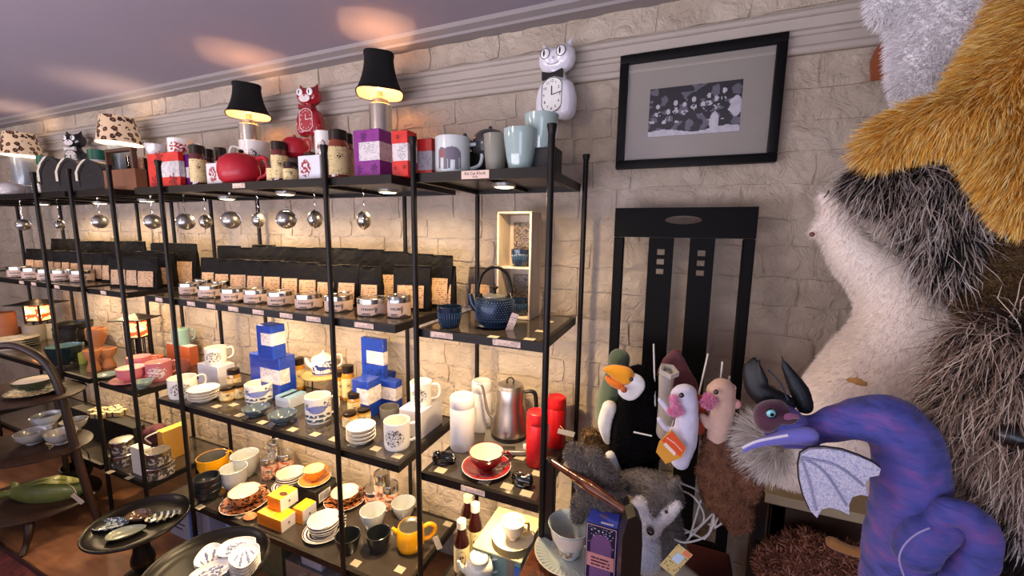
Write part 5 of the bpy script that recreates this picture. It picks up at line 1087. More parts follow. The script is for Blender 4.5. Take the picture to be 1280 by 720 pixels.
def tealbox():
    p = onY(651, 703, .02); x0 = onY(591, 684, .02).x; h = p.z-L4; wd = p.x-x0; d = .2
    t = thing('tea_set_box', 'teal box with cream top edge carrying the gilded cup and saucer', 'box', ((p.x+x0)/2, .02+d/2, L4)); box('box_body', -wd/2, wd/2, -d/2, d/2, 0, h-.004, mat('#6f8f8c', .5, var=.08), t); box('box_top', -wd/2-.002, wd/2+.002, -d/2-.002, d/2+.002, h-.005, h, mat('#a89c70', .5), t, .001)
    box('ribbon', wd*.22, wd*.36, -d/2-.002, -d/2, 0, h-.005, mat('#7d7466', .6), t, 0); box('blue_panel', wd*.38, wd*.48, -d/2-.0015, -d/2, 0, h-.02, mat('#3f67b8', .5), t, 0)
    c = t.location; zz = L4+h+.001; X = onZ(631, 694, zz); w_ = 55*depth(X)/F_PX; cx, cy = X.x, X.y+w_/2
    saucer(cx, cy, zz, w_, mat('#e3dcc2', .2, coat=.7), 'gilded cream saucer on the teal box', h=.016, under=mat('#8d8f86', .3))
    mug(0, 0, 0, 0, 0, mat('#e9dcc0', .2, coat=.7), 'gilded cream teacup on the teal box', at=(cx, cy, .062, w_*.56), base=zz+.0065, curve='bowl', foot=.5, inner=mat('#f8e8b8', .2, coat=.5), name='teacup', cat='cup', out=.22, hm=mat('#d8a860', .25, .5), pr=lambda t, w_, h: patch('gold_leaf', lambda z: w_/2*.86+z*.1, -pi/2+2.2, .7, h*.4, h*.95, lambda s, q: noise.noise(Vector((s*5, q*5, 1))) > 0, mat('#d08a28', .3, .6), t, 16, 12, -.006))
tealbox()
bpy.context.view_layer.update()
teapot(598, 730, 706, .42, 36, mat('#d8d8c8', .2, coat=.7), 'cream teapot with steel strainer before the teal box', 1, lid=False, at=(*onZ(599, 722, .42).xy, .075, .09), pr=lambda t, w_, h: lathe('strainer', [(0, h*.9), (w_*.33, h*.93), (w_*.37, h*.97)], mat('#8c8474', .3, .8), t, 28))
x, y = onZ(599, 722, .42).xy
t = thing('tea_set_box', 'dark box under the cream teapot', 'box', (x, y, L4)); box('box_body', -.07, .05, -.05, .07, 0, .173, mat('#2b211c', .6), t)
# pink mug unit, fourth shelf
def stin(u, vb, vt, w_, zz, label): x, y, h, w2 = place(u, vb, vt, zz, w_); return silver_tin(x, y, zz, w2, h, label, 'silver tins on the pink mug unit', lab=print_mat('tinprint', [(0, '#3c3733'), (.5, '#a9a39a')], 60, detail=3)), (x, y, h, w2)
_, q = stin(201, 600, 574, 31, Z, 'silver printed tin at the bottom of the right tin pair'); x, y, h, w2 = q; silver_tin(x, y, Z+h+.001, w2*.8, h*1.15, 'silver tin on top of the right tin pair', 'silver tins on the pink mug unit', lab=print_mat('tinprint', [], 1))
_, q = stin(156, 586, 561, 27, Z, 'silver printed tin at the bottom of the left tin pair'); x, y, h, w2 = q; silver_tin(x, y, Z+h+.001, w2*.85, h*1.15, 'silver tin on top of the left tin pair', 'silver tins on the pink mug unit', lab=print_mat('tinprint', [], 1))
carton(181, 597, 562, Z, 163, 190, mat('#cfc8bd', .5), 'white carton between the two silver tin pairs')
def handlebag(t, wd, d, h): tube('carry_handle', [(-wd*.3, -d/2, h*.98), (-wd*.5, -d*.5-.05, h*.9), (-wd*.9, -d*.5-.02, h*.6)], .004, mat('#b8b8b4', .4), t, 6, sm=5)
carton(207, 578, 540, Z, 196, 236, mat('#b98a3c', .6, var=.1), 'kraft yellow carton at the back of the fourth shelf by the post', topm=mat('#e0b64a', .5), extra=handlebag)
for (u, vb, vt, w_, c, lb) in [(192, 560, 532, 44, '#6b3a44', 'maroon cloth pouch with purple flaps at the back of the pink mug unit')]:
    p = onZ(u, vb, Z); t = thing('cloth_pouch', lb, 'pouch', (p.x, p.y, Z)); blob('pouch', [[(Vector((-.06, 0, .05)), .05), (Vector((0, 0, .09)), .045), (Vector((.08, 0, .13)), .03)], [(Vector((.0, 0, .04)), .045)]], mat(c, .8, var=.4, vs=30), t, vox=.008, disp=.01, dscale=25)
cards(L4, [(138, 590), (162, 597)], 'cream card on the front edge of the pink mug unit, %s from the left')
# black basket with wrapped soaps (left edge unit)
kb = carton(170, 566, 535, Z, 92, 182, mat('#0d0b0a', .7), 'black crate holding ribbon-tied parcels left of the silver tins')
bpy.context.view_layer.update()
for k, (dx, dy, rz, rx) in enumerate([(-.08, 0, .3, .1), (.0, -.02, .2, .25), (.05, .03, .5, .1), (-.02, .05, -.2, .0)]):
    t = thing('soap_parcel', 'cream parcel tied with blue ribbon in the black crate, '+('leftmost', 'front one', 'rightmost', 'back one')[k], 'parcel', (kb.location.x+dx, kb.location.y+dy, topz(kb)+(.0 if k != 1 else .0)), rz, 'ribbon-tied parcels in the black crate')
    box('wrapped_block', -.04, .04, -.03, .03, 0, .028, mat('#cbb585', .6, var=.08), t, .004, 2)
    mk('ribbon', *join([bxd(-.0425, .0425, -.003, .003, -.001+.0015, .0295), bxd(-.003, .003, -.0325, .0325, .0005, .0296)]), mat('#2a3a5c', .5), t)
# ---- goods on the floor under the long unit
def floorbox(u, v, y, zt, ul, d, m, label, **k):
    p = onZ(u, v, zt); wd = max(p.x-onY(ul, v, p.y).x, .04); t = thing('stock_box', label, 'box', (p.x-wd/2, p.y+d/2, 0), 0); box('carton', -wd/2, wd/2, -d/2, d/2, 0, zt, m, t)
    if 'ex' in k: k['ex'](t, wd, d, zt)
BW = mat('#9aa6cc', .5, var=.05)
def lettered(t, wd, d, h):
    flat('printed_lines', wd*.7, h*.5, lambda s, q: int(q*9) % 2 == 0 and noise.noise(Vector((s*8, int(q*9), 3))) > -.3, mat('#3a4668', .5), t, (-wd*.1, -d/2-.001, h*.55), None, 30, 36)
    flat('blue_stripe', wd*.12, h*.98, lambda s, q: True, mat('#4d78c8', .5), t, (wd*.33, -d/2-.001, h*.5), None, 1, 1)
t = thing('stock_carton', 'white and blue shipping carton standing under the long unit at its left end', 'box', (-2.02, .09, 0)); box('carton', -.19, .12, -.06, .18, 0, .2, mat('#a9aec4', .5, var=.05), t)
for k, (zz, ww) in enumerate(((.16, .08), (.13, .1), (.105, .07), (.07, .1), (.045, .08))): mk('printed_line', *bxd(-.17, -.17+ww, -.061, -.06, zz, zz+.008), mat('#45506e', .5), t)
mk('blue_stripe', *bxd(-.03, .0, -.0612, -.06, 0, .2), mat('#4d78c8', .5), t); txt('OVERA', .04, mat('#2e4a8a', .5), t, (.03, -.0615, .1), (pi/2, -pi/2, 0))
t = thing('stock_carton', 'pale blue box beside the first front post under the long unit', 'box', (-1.78, .13, 0)); box('carton', -.07, .07, -.06, .08, 0, .2, mat('#7f9be0', .5, var=.15), t)
t = thing('stock_carton', 'black box under the long unit right of the pale blue box', 'box', (-1.66, .05, 0)); box('carton', -.045, .045, -.04, .1, 0, .17, mat('#10131f', .4), t)
t = thing('stock_carton', 'olive box with a leaf print under the long unit', 'box', (-1.53, .1, 0)); box('carton', -.07, .07, -.05, .1, 0, .175, mat('#5d5c40', .5, var=.3, vs=30), t); box('lid_edge', -.072, .072, -.052, .102, .165, .178, mat('#a9a490', .5), t)
t = thing('stock_carton', 'grey terrazzo patterned box under the long unit, right half', 'box', (-1.26, .1, 0)); box('carton', -.14, .14, -.08, .12, 0, .15, print_mat('terrazzo', [(0, '#2b2a2b'), (.32, '#6f6a68'), (.6, '#8d8783'), (.68, '#3d4a52')], 22, detail=3, dist=1), t)
t = thing('stock_carton', 'pale blue and white box on the terrazzo box', 'box', (-1.25, .08, .1505)); box('carton', -.07, .04, -.05, .05, 0, .04, mat('#9fa9bd', .5), t); box('yellow_sticker', -.0, .03, -.03, .03, .0395, .041, mat('#d8a83c', .5), t, 0)
t = thing('stock_carton', 'lilac white box at the right end of the terrazzo box', 'box', (-1.1, .06, 0)); box('carton', -.012, .1, -.09, .06, 0, .17, mat('#a9a6c0', .5), t)

# ================================================================ black pedestal trays on the floor
EBON = mat('#0e0b09', .3, var=.25, vs=8); EBON.node_tree.nodes['Principled BSDF'].inputs['Specular IOR Level'].default_value = .35
def pedestal(x, y, z, R, label):
    t = thing('pedestal_tray', label, 'tray', (x, y, 0))
    lathe('tray', [(0, z-.035), (R*.6, z-.034), (R*.86, z-.022), (R*.985, z-.006), (R, z), (R*.985, z+.005), (R*.955, z+.004), (R*.93, z-.001), (R*.87, z-.010), (R*.78, z-.0165), (R*.66, z-.0195), (0, z-.02)], EBON, t, 64)
    k = z/.26
    lathe('turned_stem', [(0, z-.03), (.03, z-.033), (.022, .17*k), (.027, .155*k), (.03, .13*k), (.04, .10*k), (.042, .08*k), (.034, .055*k), (.024, .045*k), (.05, .038*k), (.055, .03*k), (.045, .026*k), (.085, .012), (.09, .006), (.09, 0), (0, 0)], EBON, t, 32)
    return t
P1 = (-2.02, -.165); Z1 = .262; pedestal(*P1, Z1, .175, 'black turned pedestal tray with small dishes beside the arched stand')
P2 = (-1.43, -.245); Z2_ = .33; pedestal(*P2, Z2_, .19, 'black pedestal tray with blue and white petal dishes at the bottom edge')
def petal(x, y, z, a, L, W, h, m, label, group=None, name='petal_dish', pr=None, cat='dish'):
    t = thing(name, label, cat, (x, y, z), a, group)
    def ring(k, zz, n=28):
        o = []
        for i in range(n):
            q = 2*pi*i/n; r = cos(q); sx = L/2*r; sy = W/2*sin(q)*(1-.28*r); o.append((sx*k, sy*k, zz))
        return o
    rings = [ring(.72, 0), ring(.9, h*.4), ring(1, h), ring(.965, h*1.02), ring(.86, h*.45), ring(.7, h*.22)]
    V = [(0, 0, 0)]+[p for r in rings for p in r]+[(0, 0, h*.2)]; n = 28; Fs = []
    for i in range(n): Fs.append((0, 1+(i+1) % n, 1+i)); Fs.append((len(V)-1, 1+5*n+i, 1+5*n+(i+1) % n))
    for k in range(5):
        for i in range(n): Fs.append((1+k*n+i, 1+k*n+(i+1) % n, 1+(k+1)*n+(i+1) % n, 1+(k+1)*n+i))
    mk('dish', V, Fs, m, t, smooth=True, flat_angle=50)
    if pr:
        V2, F2, idx = [], [], {}
        for i in range(40):
            for j in range(28):
                s, q = (i+.5)/20-1, (j+.5)/14-1
                if (s*s+(q/(1-.28*s))**2 < .40) and pr(s, q):
                    b0 = len(V2); V2 += [((i+a_)/20*L/2-L/2, (j+b_)/14*W/2-W/2, h*.24+.0006) for a_, b_ in ((0, 0), (1, 0), (1, 1), (0, 1))]; F2.append((b0, b0+1, b0+2, b0+3))
        if F2: mk('glaze_print', V2, F2, mat('#5a6494', .3, coat=.5), t)
    return t
W2 = mat('#e3e1e2', .2, coat=.6, var=.02)
ivy = lambda s, q: noise.noise(Vector((s*6, q*5, 2))) > -.02
fan = lambda s, q: abs(sin(9*atan2(q, s+1.25))) > .86
R0 = .018
for gi, (u, v, n, a, pr, nm, base_v) in enumerate([(296, 684, 4, .9, ivy, 'back right', 0), (262, 688, 2, 2.6, fan, 'left', 0), (306, 704, 6, -.6, fan, 'right', 0), (263, 712, 3, -2.3, ivy, 'front left', 0)]):
    p = onZ(u, v, Z2_+.02)
    for k in range(n): petal(p.x, p.y, Z2_-.0185+k*.0105, a, .118, .088, .015, W2, 'white petal dish with blue print, '+nm+' stack on the pedestal tray, '+('lowest', 'second from below', 'third from below', 'fourth from below', 'fifth from below', 'sixth from below')[k], 'petal dishes stacked on the pedestal tray', pr=pr if k == n-1 else None)
zz = Z1-.0185
p = onZ(140, 658, zz); petal(p.x, p.y, zz, .5, .13, .075, .014, print_mat('bluedots', [(0, '#33455c'), (.46, '#33455c'), (.5, '#a9b6ba')], 95, r=.2, coat=.6), 'blue and white dotted leaf dish on the left pedestal tray')
p = onZ(158, 668, zz); petal(p.x, p.y, zz, .9, .125, .075, .014, mat('#8d9484', .2, coat=.7, var=.15), 'grey green leaf dish at the front of the left pedestal tray')
p = onZ(175, 648, zz); petal(p.x, p.y, zz, .3, .10, .07, .02, mat('#5a4336', .12, coat=1, var=.3), 'brown glazed leaf dish in the middle of the left pedestal tray')
p = onZ(204, 648, zz); petal(p.x, p.y, zz, .85, .12, .06, .014, print_mat('ticks', [(0, '#2c3029'), (.62, '#2c3029'), (.68, '#b9beb0')], 14, kind='X', r=.2, coat=.6), 'dark striped leaf dish at the right of the left pedestal tray')

# ================================================================ arched three-tier plant stand
DW = wood('stand', '#1c0f0a', '#352016', 12, .45)
SC_ = (-2.88, -.20)
def tier_stand():
    x, y = SC_; t = thing('tiered_stand', 'dark wooden three-tier stand with arched frame at the left edge', 'stand', (x, y, 0), .42); W_, D_ = .27, .19
    for z in (.145, .42, .69): lathe('shelf', [(0, z-.012), (.97, z-.012), (1, z-.008), (1, z-.002), (.985, z), (0, z)], DW, t, 48)
    for o in t.children: o.scale = (W_, D_, 1)
    t.children[0].scale = (.27, .21, 1)
    r = .016
    A = [(.31, 0, 0), (.27, 0, .18), (.235, 0, .44), (.21, 0, .68), (.165, 0, .83), (.08, 0, .905), (0, 0, .925), (-.08, 0, .905), (-.165, 0, .83), (-.21, 0, .68), (-.235, 0, .44), (-.25, 0, .15)]
    tube('arched_frame', A, .0165, DW, t, 10, sm=5)
    tube('rear_post', [(0, .16, .1), (0, .17, .42), (0, .165, .70)], .012, DW, t, 8)
    for px, py in ((.15, -.15), (-.06, -.11), (-.2, .1), (.1, .13)): tube('leg', [(px*.85, py*.85, .135), (px*1.0, py*1.05, .08), (px*.98, py*1.15, .03), (px*1.05, py*1.35, 0)], [.02, .016, .012, .014], DW, t, 8, sm=4)
tier_stand()
def on_tier(u, v, z): return onZ(u, v, z)
zt = .6915; p = on_tier(45, 491, zt)
saucer(p.x, p.y, zt, .2, print_mat('silverplate', [(0, '#5b5a52'), (.48, '#a8a898'), (.58, '#4a4a44')], 40, r=.25, detail=3), 'silver patterned plate on the top tier of the arched stand', .016, name='plate')['category'] = 'plate'
t = mug(0, 0, 0, 0, 0, mat('#39412c', .2, coat=.7), 'dark green bowl filled with pale cloth on the patterned plate', han=None, curve='bowl', name='bowl', cat='bowl', at=(p.x, p.y, .05, .15), base=zt+.018)
lathe('white_filling', [(0, .052), (.06, .05), (.072, .044), (.06, .04)], mat('#cfc4b4', .6), t, 28)
zt = .4215; FG = mat('#a9a7a6', .2, coat=.5, sss=.1, var=.06)
for k, (u, v, w_, h_, lb) in enumerate([(16, 562, .13, .06, 'frosted bowl at the left front of the middle tier'), (52, 562, .12, .06, 'frosted bowl at the front centre of the middle tier'), (33, 541, .11, .06, 'frosted bowl at the back left of the middle tier'), (70, 545, .11, .055, 'frosted bowl at the right of the middle tier')]):
    p = on_tier(u, v, zt); mug(0, 0, 0, 0, 0, FG, lb, han=None, curve='bowl', name='bowl', cat='bowl', at=(p.x, p.y+.07, h_, w_), base=zt)
p = on_tier(50, 548, zt); mug(0, 0, 0, 0, 0, mat('#c4c9cf', .2, coat=.6), 'pale blue white bowl stacked at the back of the middle tier', han=None, curve='bowl', name='bowl', cat='bowl', at=(p.x+.01, p.y+.03, .055, .11), base=zt+.062)
zt = .1465
def fish():
    p = on_tier(50, 625, zt); t = thing('fish_dish', 'green leaf-shaped fish dish with paper tag on the lowest tier', 'dish', (p.x, p.y+.03, zt), .5); m = mat('#66703a', .35, coat=.3, var=.3, vs=15, bump=.3, bs=30)
    V = lambda a, b_, c: Vector((a, b_, c))
    blob('dish', [[(V(-.16, 0, .03), .02), (V(-.08, 0, .03), .05, (1, 1, .5)), (V(.02, 0, .03), .065), (V(.12, 0, .03), .045), (V(.17, 0, .03), .015)], [(V(-.17, .03, .04), .02), (V(-.2, .05, .05), .012)], [(V(-.17, -.03, .04), .02), (V(-.2, -.05, .05), .012)]], m, t, vox=.007)
    mk('inner_leaf', [(.13*cos(a)*(1 if cos(a) > 0 else .9)+.02, .035*sin(a), .092-.02*abs(cos(a))) for a in [2*pi*k/24 for k in range(24)]]+[(.02, 0, .094)], [(24, k, (k+1) % 24) for k in range(24)], mat('#8f9448', .35, coat=.3), t, smooth=True)
    tube('tag_string', [(.12, -.03, .08), (.17, -.06, .08), (.2, -.08, .06)], .001, mat('#d8c8b0', .8), t, 5, sm=3)
    b_ = box('paper_tag', -.011, .011, -.0006, .0006, -.032, .032, mat('#cdbfae', .6), t, 0); b_.location = (.215, -.095, .04); b_.rotation_euler = (0, radians(-40), 0)
fish()
def basket():
    p = on_tier(55, 612, zt); t = thing('wire_basket', 'small black wire basket standing behind the green fish dish', 'basket', (p.x, p.y+.13, zt), .42)
    lathe('mesh', [(.05, 0), (.062, .04), (.065, .06)], mat('#3a352e', .6, .3), t, 24); tube('rim', [(.066*cos(2*pi*k/24), .066*sin(2*pi*k/24), .06) for k in range(24)], .003, IRON, t, 6, True)
    tube('handle', [(-.066, 0, .06), (-.06, 0, .14), (0, 0, .17), (.06, 0, .14), (.066, 0, .06)], .003, IRON, t, 6, sm=5)
basket()

# ================================================================ framed photograph
CB2 = mat('#080707', .5, var=.2, bump=.05); CB2.node_tree.nodes['Principled BSDF'].inputs['Specular IOR Level'].default_value = .2
def picture():
    P = [(-.21, .571), (.252, .574), (.254, .219), (-.206, .222)]; cx, cz = .022, 1.48+.397; w_, h = .462, .354; y = .425
    t = thing('framed_picture', 'black-framed black and white group photograph hanging on the brick wall', 'picture', (cx, y, cz), 0); fm = CB2; b = .026
    for n_, a in (('top_rail', (-w_/2, w_/2, -.014, .016, h/2-b, h/2)), ('bottom_rail', (-w_/2, w_/2, -.014, .016, -h/2, -h/2+b)), ('left_rail', (-w_/2, -w_/2+b, -.014, .016, -h/2+b, h/2-b)), ('right_rail', (w_/2-b, w_/2, -.014, .016, -h/2+b, h/2-b))): box(n_, *a, fm, t, .003, 2)
    mk('mount', *bxd(-w_/2+b, w_/2-b, .004, .012, -h/2+b, h/2-b), mat('#a29a90', .7, var=.03), t)
    pw, ph = .262, .148; mk('photo_print', *bxd(-pw/2-.003, pw/2-.003, .002, .004, -ph/2-.006, ph/2-.006), mat('#15151c', .5, var=.4, vs=30), t); q = t
    gr = mat('#cfcbd2', .5, var=.25, vs=60); gd = mat('#6a6672', .5, var=.3, vs=50); N = lambda s, r, k: noise.noise(Vector((s, r, k)))
    people = [(.1, .62), (.22, .5), (.3, .66), (.4, .62), (.5, .7), (.6, .6), (.66, .75), (.74, .68), (.82, .82), (.9, .6)]
    def hi(s, r):
        for i, (a, c) in enumerate(people):
            if el(s, r, a, c, .022, .055) or (el(s, r, a+.005, c-.15, .035, .06) and N(s*30, r*20, i) > .0): return True
        return (r < .1+.04*sin(s*9)) or (el(s, r, .73, .22, .05, .2)) or (el(s, r, .95, .5, .06, .2)) or (.25 < r < .34 and s < .9 and N(s*14, r*8, 5) > .25)
    flat('print_highlights', pw, ph, hi, gr, t, (-.003, .0015, -.006), None, 90, 54)
    flat('print_midtones', pw, ph, lambda s, r: not hi(s, r) and ((N(s*9, r*9, 7) > .2 and r > .4) or (.1 < r < .4 and N(s*12, r*7, 9) > .12)), gd, t, (-.003, .0016, -.006), None, 90, 54)
    mk('glass', *bxd(-w_/2+b, w_/2-b, -.004, -.002, -h/2+b, h/2-b), GLASS, t)
picture()

# ================================================================ tall-backed black chair against the wall
CB = mat('#070606', .6, var=.15); CB.node_tree.nodes['Principled BSDF'].inputs['Specular IOR Level'].default_value = .15
def black_chair():
    y = .33; t = thing('high_back_chair', 'black high-backed chair with two wide pierced slats against the wall', 'chair', (0.0, y, 0)); Y0, Y1 = -.012, .012
    # positions measured at the back's plane
    g = lambda u, v: (lambda q: (q.x, q.z))(onY(u, v, y))
    xl, zt = g(770, 260); xr, _ = g(948, 259); _, zr = g(770, 298); zt = .5*(zt+g(948, 259)[1]); sw = .031
    hx, hz = .5*(g(832, 275)[0]+g(877, 275)[0]), g(855, 275)[1]
    hole = [(hx+.052*cos(a), hz+.013*sin(a)) for a in [2*pi*k/20 for k in range(20)]]
    prism('top_rail', [(xl, zt-.09), (xr, zt-.09), (xr, zt), (xl, zt)], Y0, Y1, CB, t, holes=[hole])
    box('stile', xl, xl+sw, Y0, Y1, 0, zt-.0905, CB, t, .003); box('stile', xr-sw, xr, Y0, Y1, 0, zt-.0905, CB, t, .003)
    for (ua, ub) in ((811, 842), (862, 893)):
        xa, xb = g(ua, 310)[0], g(ub, 310)[0]; c = (xa+xb)/2; H = []
        for k in range(3): z = zt-.135-k*.03; H.append([(c-.011, z-.009), (c+.011, z-.009), (c+.011, z+.009), (c-.011, z+.009)])
        prism('slat', [(xa, .5), (xb, .5), (xb, zt-.0905), (xa, zt-.0905)], Y0, Y1, CB, t, holes=H)
    box('lower_rail', xl+sw, xr-sw, Y0, Y1, .46, .5, CB, t, .002)
    box('seat', xl-.01, xr+.01, -.27, -.014, .455, .50, mat('#3c0a0e', .9, var=.2, vs=60), t, .015, 3); box('seat_frame', xl, xr, -.26, -.015, .40, .454, CB, t, .003)
    for x in (xl+.005, xr-.035): box('leg', x, x+.03, -.255, -.225, 0, .40, CB, t, .003)
black_chair()

# ================================================================ dark armchair in front with its cup, saucer and blue box
MAH = wood('mahogany', '#2a120a', '#6a3418', 22, .22, (1, 1, .3), coat=.7)
def armchair():
    zs = .62; za = .86; a = onZ(690, 577, za); b_ = onZ(796, 648, za); t = thing('armchair', 'dark polished wooden armchair with a turned arm rail, lower centre', 'chair', (-.12, -.05, 0)); O = t.location
    L = lambda p: Vector((p[0], p[1], p[2]))-O
    m_ = a.lerp(b_, .5); tube('arm_rail', [L(a), L(a.lerp(b_, .2)), L(a.lerp(b_, .38)), L(m_), L(a.lerp(b_, .62)), L(a.lerp(b_, .8)), L(b_)], [.008, .0095, .0125, .0155, .013, .0095, .008], MAH, t, 14, sm=4)
    e = onZ(789, 655, za); dk = mat('#120b08', .35, coat=.3)
    prism('arm_post', [(-.021, 0), (.021, 0), (.021, za-.03), (.017, za+.02), (.004, za+.035), (-.012, za+.025), (-.021, za-.02)], -.02, .02, dk, t, loc=L((e.x, e.y-.0, 0)), rot=(0, 0, .3))
    q = onZ(690, 577, za); box('rear_post', -.014, .014, -.014, .014, 0, za+.005, dk, t, .003).location = L((q.x-.004, q.y+.004, 0))
    box('seat', -.20, .13, -.19, .10, zs-.03, zs, MAH, t, .006, 2)
    for x, y in ((-.18, -.17), (-.18, .08), (.11, .08)): box('leg', x-.013, x+.013, y-.013, y+.013, 0, zs-.03, dk, t, .002)
armchair()
zs = .6205; p = onZ(707, 707, zs); w_ = 54*depth(p)/F_PX; cx, cy = p.x, p.y+w_*.3
FLU = mat('#b9c3c0', .18, coat=.8, var=.06)
def flutes(t, R): mk('fluting', *join([tube_d([(R*.55*cos(a), R*.55*sin(a), .0055), (R*.95*cos(a), R*.95*sin(a), .0165)], .0011, 4) for a in [2*pi*k/44 for k in range(44)]]), mat('#8fa3a4', .3, coat=.5), t)['kind'] = 'stuff'
s_ = saucer(cx-.005, cy, zs, w_*1.55, FLU, 'fluted pale blue saucer with gold rim on the dark armchair', .015, under=mat('#d8cbb0', .3)); flutes(s_, w_*.775)
mug(0, 0, 0, 0, 0, FLU, 'large pale blue floral teacup on the fluted saucer', han=None, curve='flare', foot=.42, at=(cx+.0, cy, w_*.8, w_*1.02), base=zs+.0065, inner=mat('#d9c9bd', .3, coat=.3), name='teacup', cat='cup', pr=lambda t, w_, h: patch('gilded_spray', lambda z: w_/2*(.66+.0*z), -pi/2-.5, 1.5, h*.2, h*.5, lambda s, q: noise.noise(Vector((s*6, q*6, 4))) > .1, mat('#a8734a', .3, .5), t, 30, 20, .001))
def bluebox():
    p = onZ(768, 740, zs); xl = onY(731, 700, p.y).x; h = onY(768, 661, p.y).z-zs; wd = max(p.x-xl, .05); d = .055; wd = min(wd, .085); t = thing('tall_gift_box', 'tall blue patterned tea box on the dark armchair beside the pale cup', 'box', (p.x-wd/2, p.y+d/2, zs)); NV = mat('#1c1a38', .4, var=.2)
    box('carton', -wd/2, wd/2, -d/2, d/2, 0, h, NV, t, .001); f = -d/2-.0008
    pk = mat('#a8728a', .5); li = mat('#c9a8b8', .5); BLU = mat('#3550d8', .4, var=.08)
    mk('top_panel', *bxd(-wd*.48, wd*.48, -d*.48, d*.48, h, h+.0008), mat('#4a5ad0', .4, var=.08), t); mk('side_panel', *bxd(wd/2, wd/2+.0008, -d*.42, d*.42, h*.5, h*.95), BLU, t); mk('side_panel', *bxd(wd/2, wd/2+.0008, -d*.42, d*.42, h*.03, h*.47), BLU, t)
    flat('arch_motif', wd*.78, h*.9, lambda s, q: (q < .72 and .08 < s < .92) or el(s, q, .5, .72, .42, .17), mat('#6f4a78', .5, var=.2), t, (0, f, h*.5), None, 30, 50)
    flat('border_line', wd*.94, h*.96, lambda s, q: (s < .03 or s > .97 or q < .012 or q > .988), li, t, (0, f-.0003, h*.5), None, 50, 90)
    flat('star_print', wd*.8, h*.3, lambda s, q: noise.noise(Vector((s*14, q*14, 6))) > .42 and not el(s, q, .5, .1, .42, .5), mat('#e8e0e8', .5), t, (0, f-.0003, h*.8), None, 36, 36)
    flat('pink_label', wd*.86, h*.22, lambda s, q: True, mat('#c98a88', .5), t, (0, f-.0006, h*.42), None, 1, 1)
    flat('label_lines', wd*.6, h*.16, lambda s, q: int(q*6) % 2 == 0 and noise.noise(Vector((s*12, int(q*6), 2))) > -.2, mat('#5a2c3c', .5), t, (0, f-.001, h*.42), None, 30, 24)
    flat('top_mark', wd*.4, d*.4, lambda s, q: abs(s-.5)+abs(q-.5) < .5 and int((s+q)*14) % 2, mat('#8a6a8a', .5), t, (0, .004, h+.0016), (-pi/2, 0, 0), 24, 24); mk('white_mark', *bxd(-wd*.05, wd*.35, -d*.4, -d*.3, h+.0009, h+.0014), mat('#e8e8f0', .5), t)
bluebox()

# ================================================================ toys and plush at the right
def A(u, v, y): return onY(u, v, y)
def px(r, u, v, y): return r*depth(onY(u, v, y))/F_PX
def CH(y, pts, sq=None):
    """chain of (u, v, radius in pixels[, depth offset])"""
    o = []
    for q in pts:
        yy = y+(q[3] if len(q) > 3 else 0); e = (A(q[0], q[1], yy), px(q[2], q[0], q[1], yy)); o.append(e+((sq,) if sq else ()))
    return o
def plush(name, label, u, v, y, chains, m, cat='soft toy', vox=.006, disp=0, part='body', **k):
    org = A(u, v, y); t = thing(name, label, cat, org); b = blob(part, chains, m, t, org=org, vox=vox, disp=disp, **k); return t, b, org
def bead(t, org, u, v, y, r, m, name='eye'):
    p = A(u, v, y)-org; bm = bmesh.new(); bmesh.ops.create_uvsphere(bm, u_segments=16, v_segments=10, radius=px(r, u, v, y)); return from_bm(name, bm, m, t, loc=p)
EYE = mat('#0a0808', .08, coat=1)
FELT = lambda c: mat(c, .95, var=.1, vs=60, sheen=.4, bump=.3, bs=180)
# ---- white wire rack that holds the puppets
RW = mat('#d9d6d0', .4)
def wire_rack():
    y = .02; t = thing('puppet_rack', 'white wire rack holding the finger puppets on the chair', 'rack', A(835, 690, y)); O = t.location
    P = lambda u, v, yy=0: A(u, v, y+yy)-O
    for pts in ([(817, 430), (820, 545)], [(885, 442), (872, 500)], [(903, 452), (896, 520)], [(912, 470), (905, 520)], [(785, 560), (800, 600), (797, 640)]): tube('wire', [P(*q, .06) for q in pts], .0022, RW, t, 6)
    for a in ([(876, 625), (862, 672), (858, 676)], [(900, 612), (886, 668), (880, 674)], [(919, 600), (901, 655), (893, 660)], [(913, 610), (893, 657), (885, 655)]): tube('upright_prong', [P(*q) for q in a], .0024, RW, t, 6)
    tube('ring', [P(845, 602, .05), (P(875, 615, .04)), P(892, 640, .0), P(885, 668, -.03), P(855, 678, -.05), P(835, 668, -.05)], .0024, RW, t, 6, sm=5)
    tube('ring', [P(850, 612, .05), P(868, 622), P(880, 645), P(872, 660), P(850, 668)], .0024, RW, t, 6, sm=5)
    for q in ([(852, 660), (880, 674)], [(858, 676), (893, 640)], [(885, 655), (898, 658)], [(792, 540), (815, 545)]): tube('cross_wire', [P(*q[0]), P(*q[1])], .0022, RW, t, 6)
    b = P(855, 676); tube('stem', [b, Vector((b.x, b.y, .505-O.z))], .004, RW, t, 8); tube('foot_ring', [(b.x+.05*cos(a), b.y+.05*sin(a), .508-O.z) for a in [2*pi*k/20 for k in range(20)]], .004, RW, t, 6, True)
wire_rack()
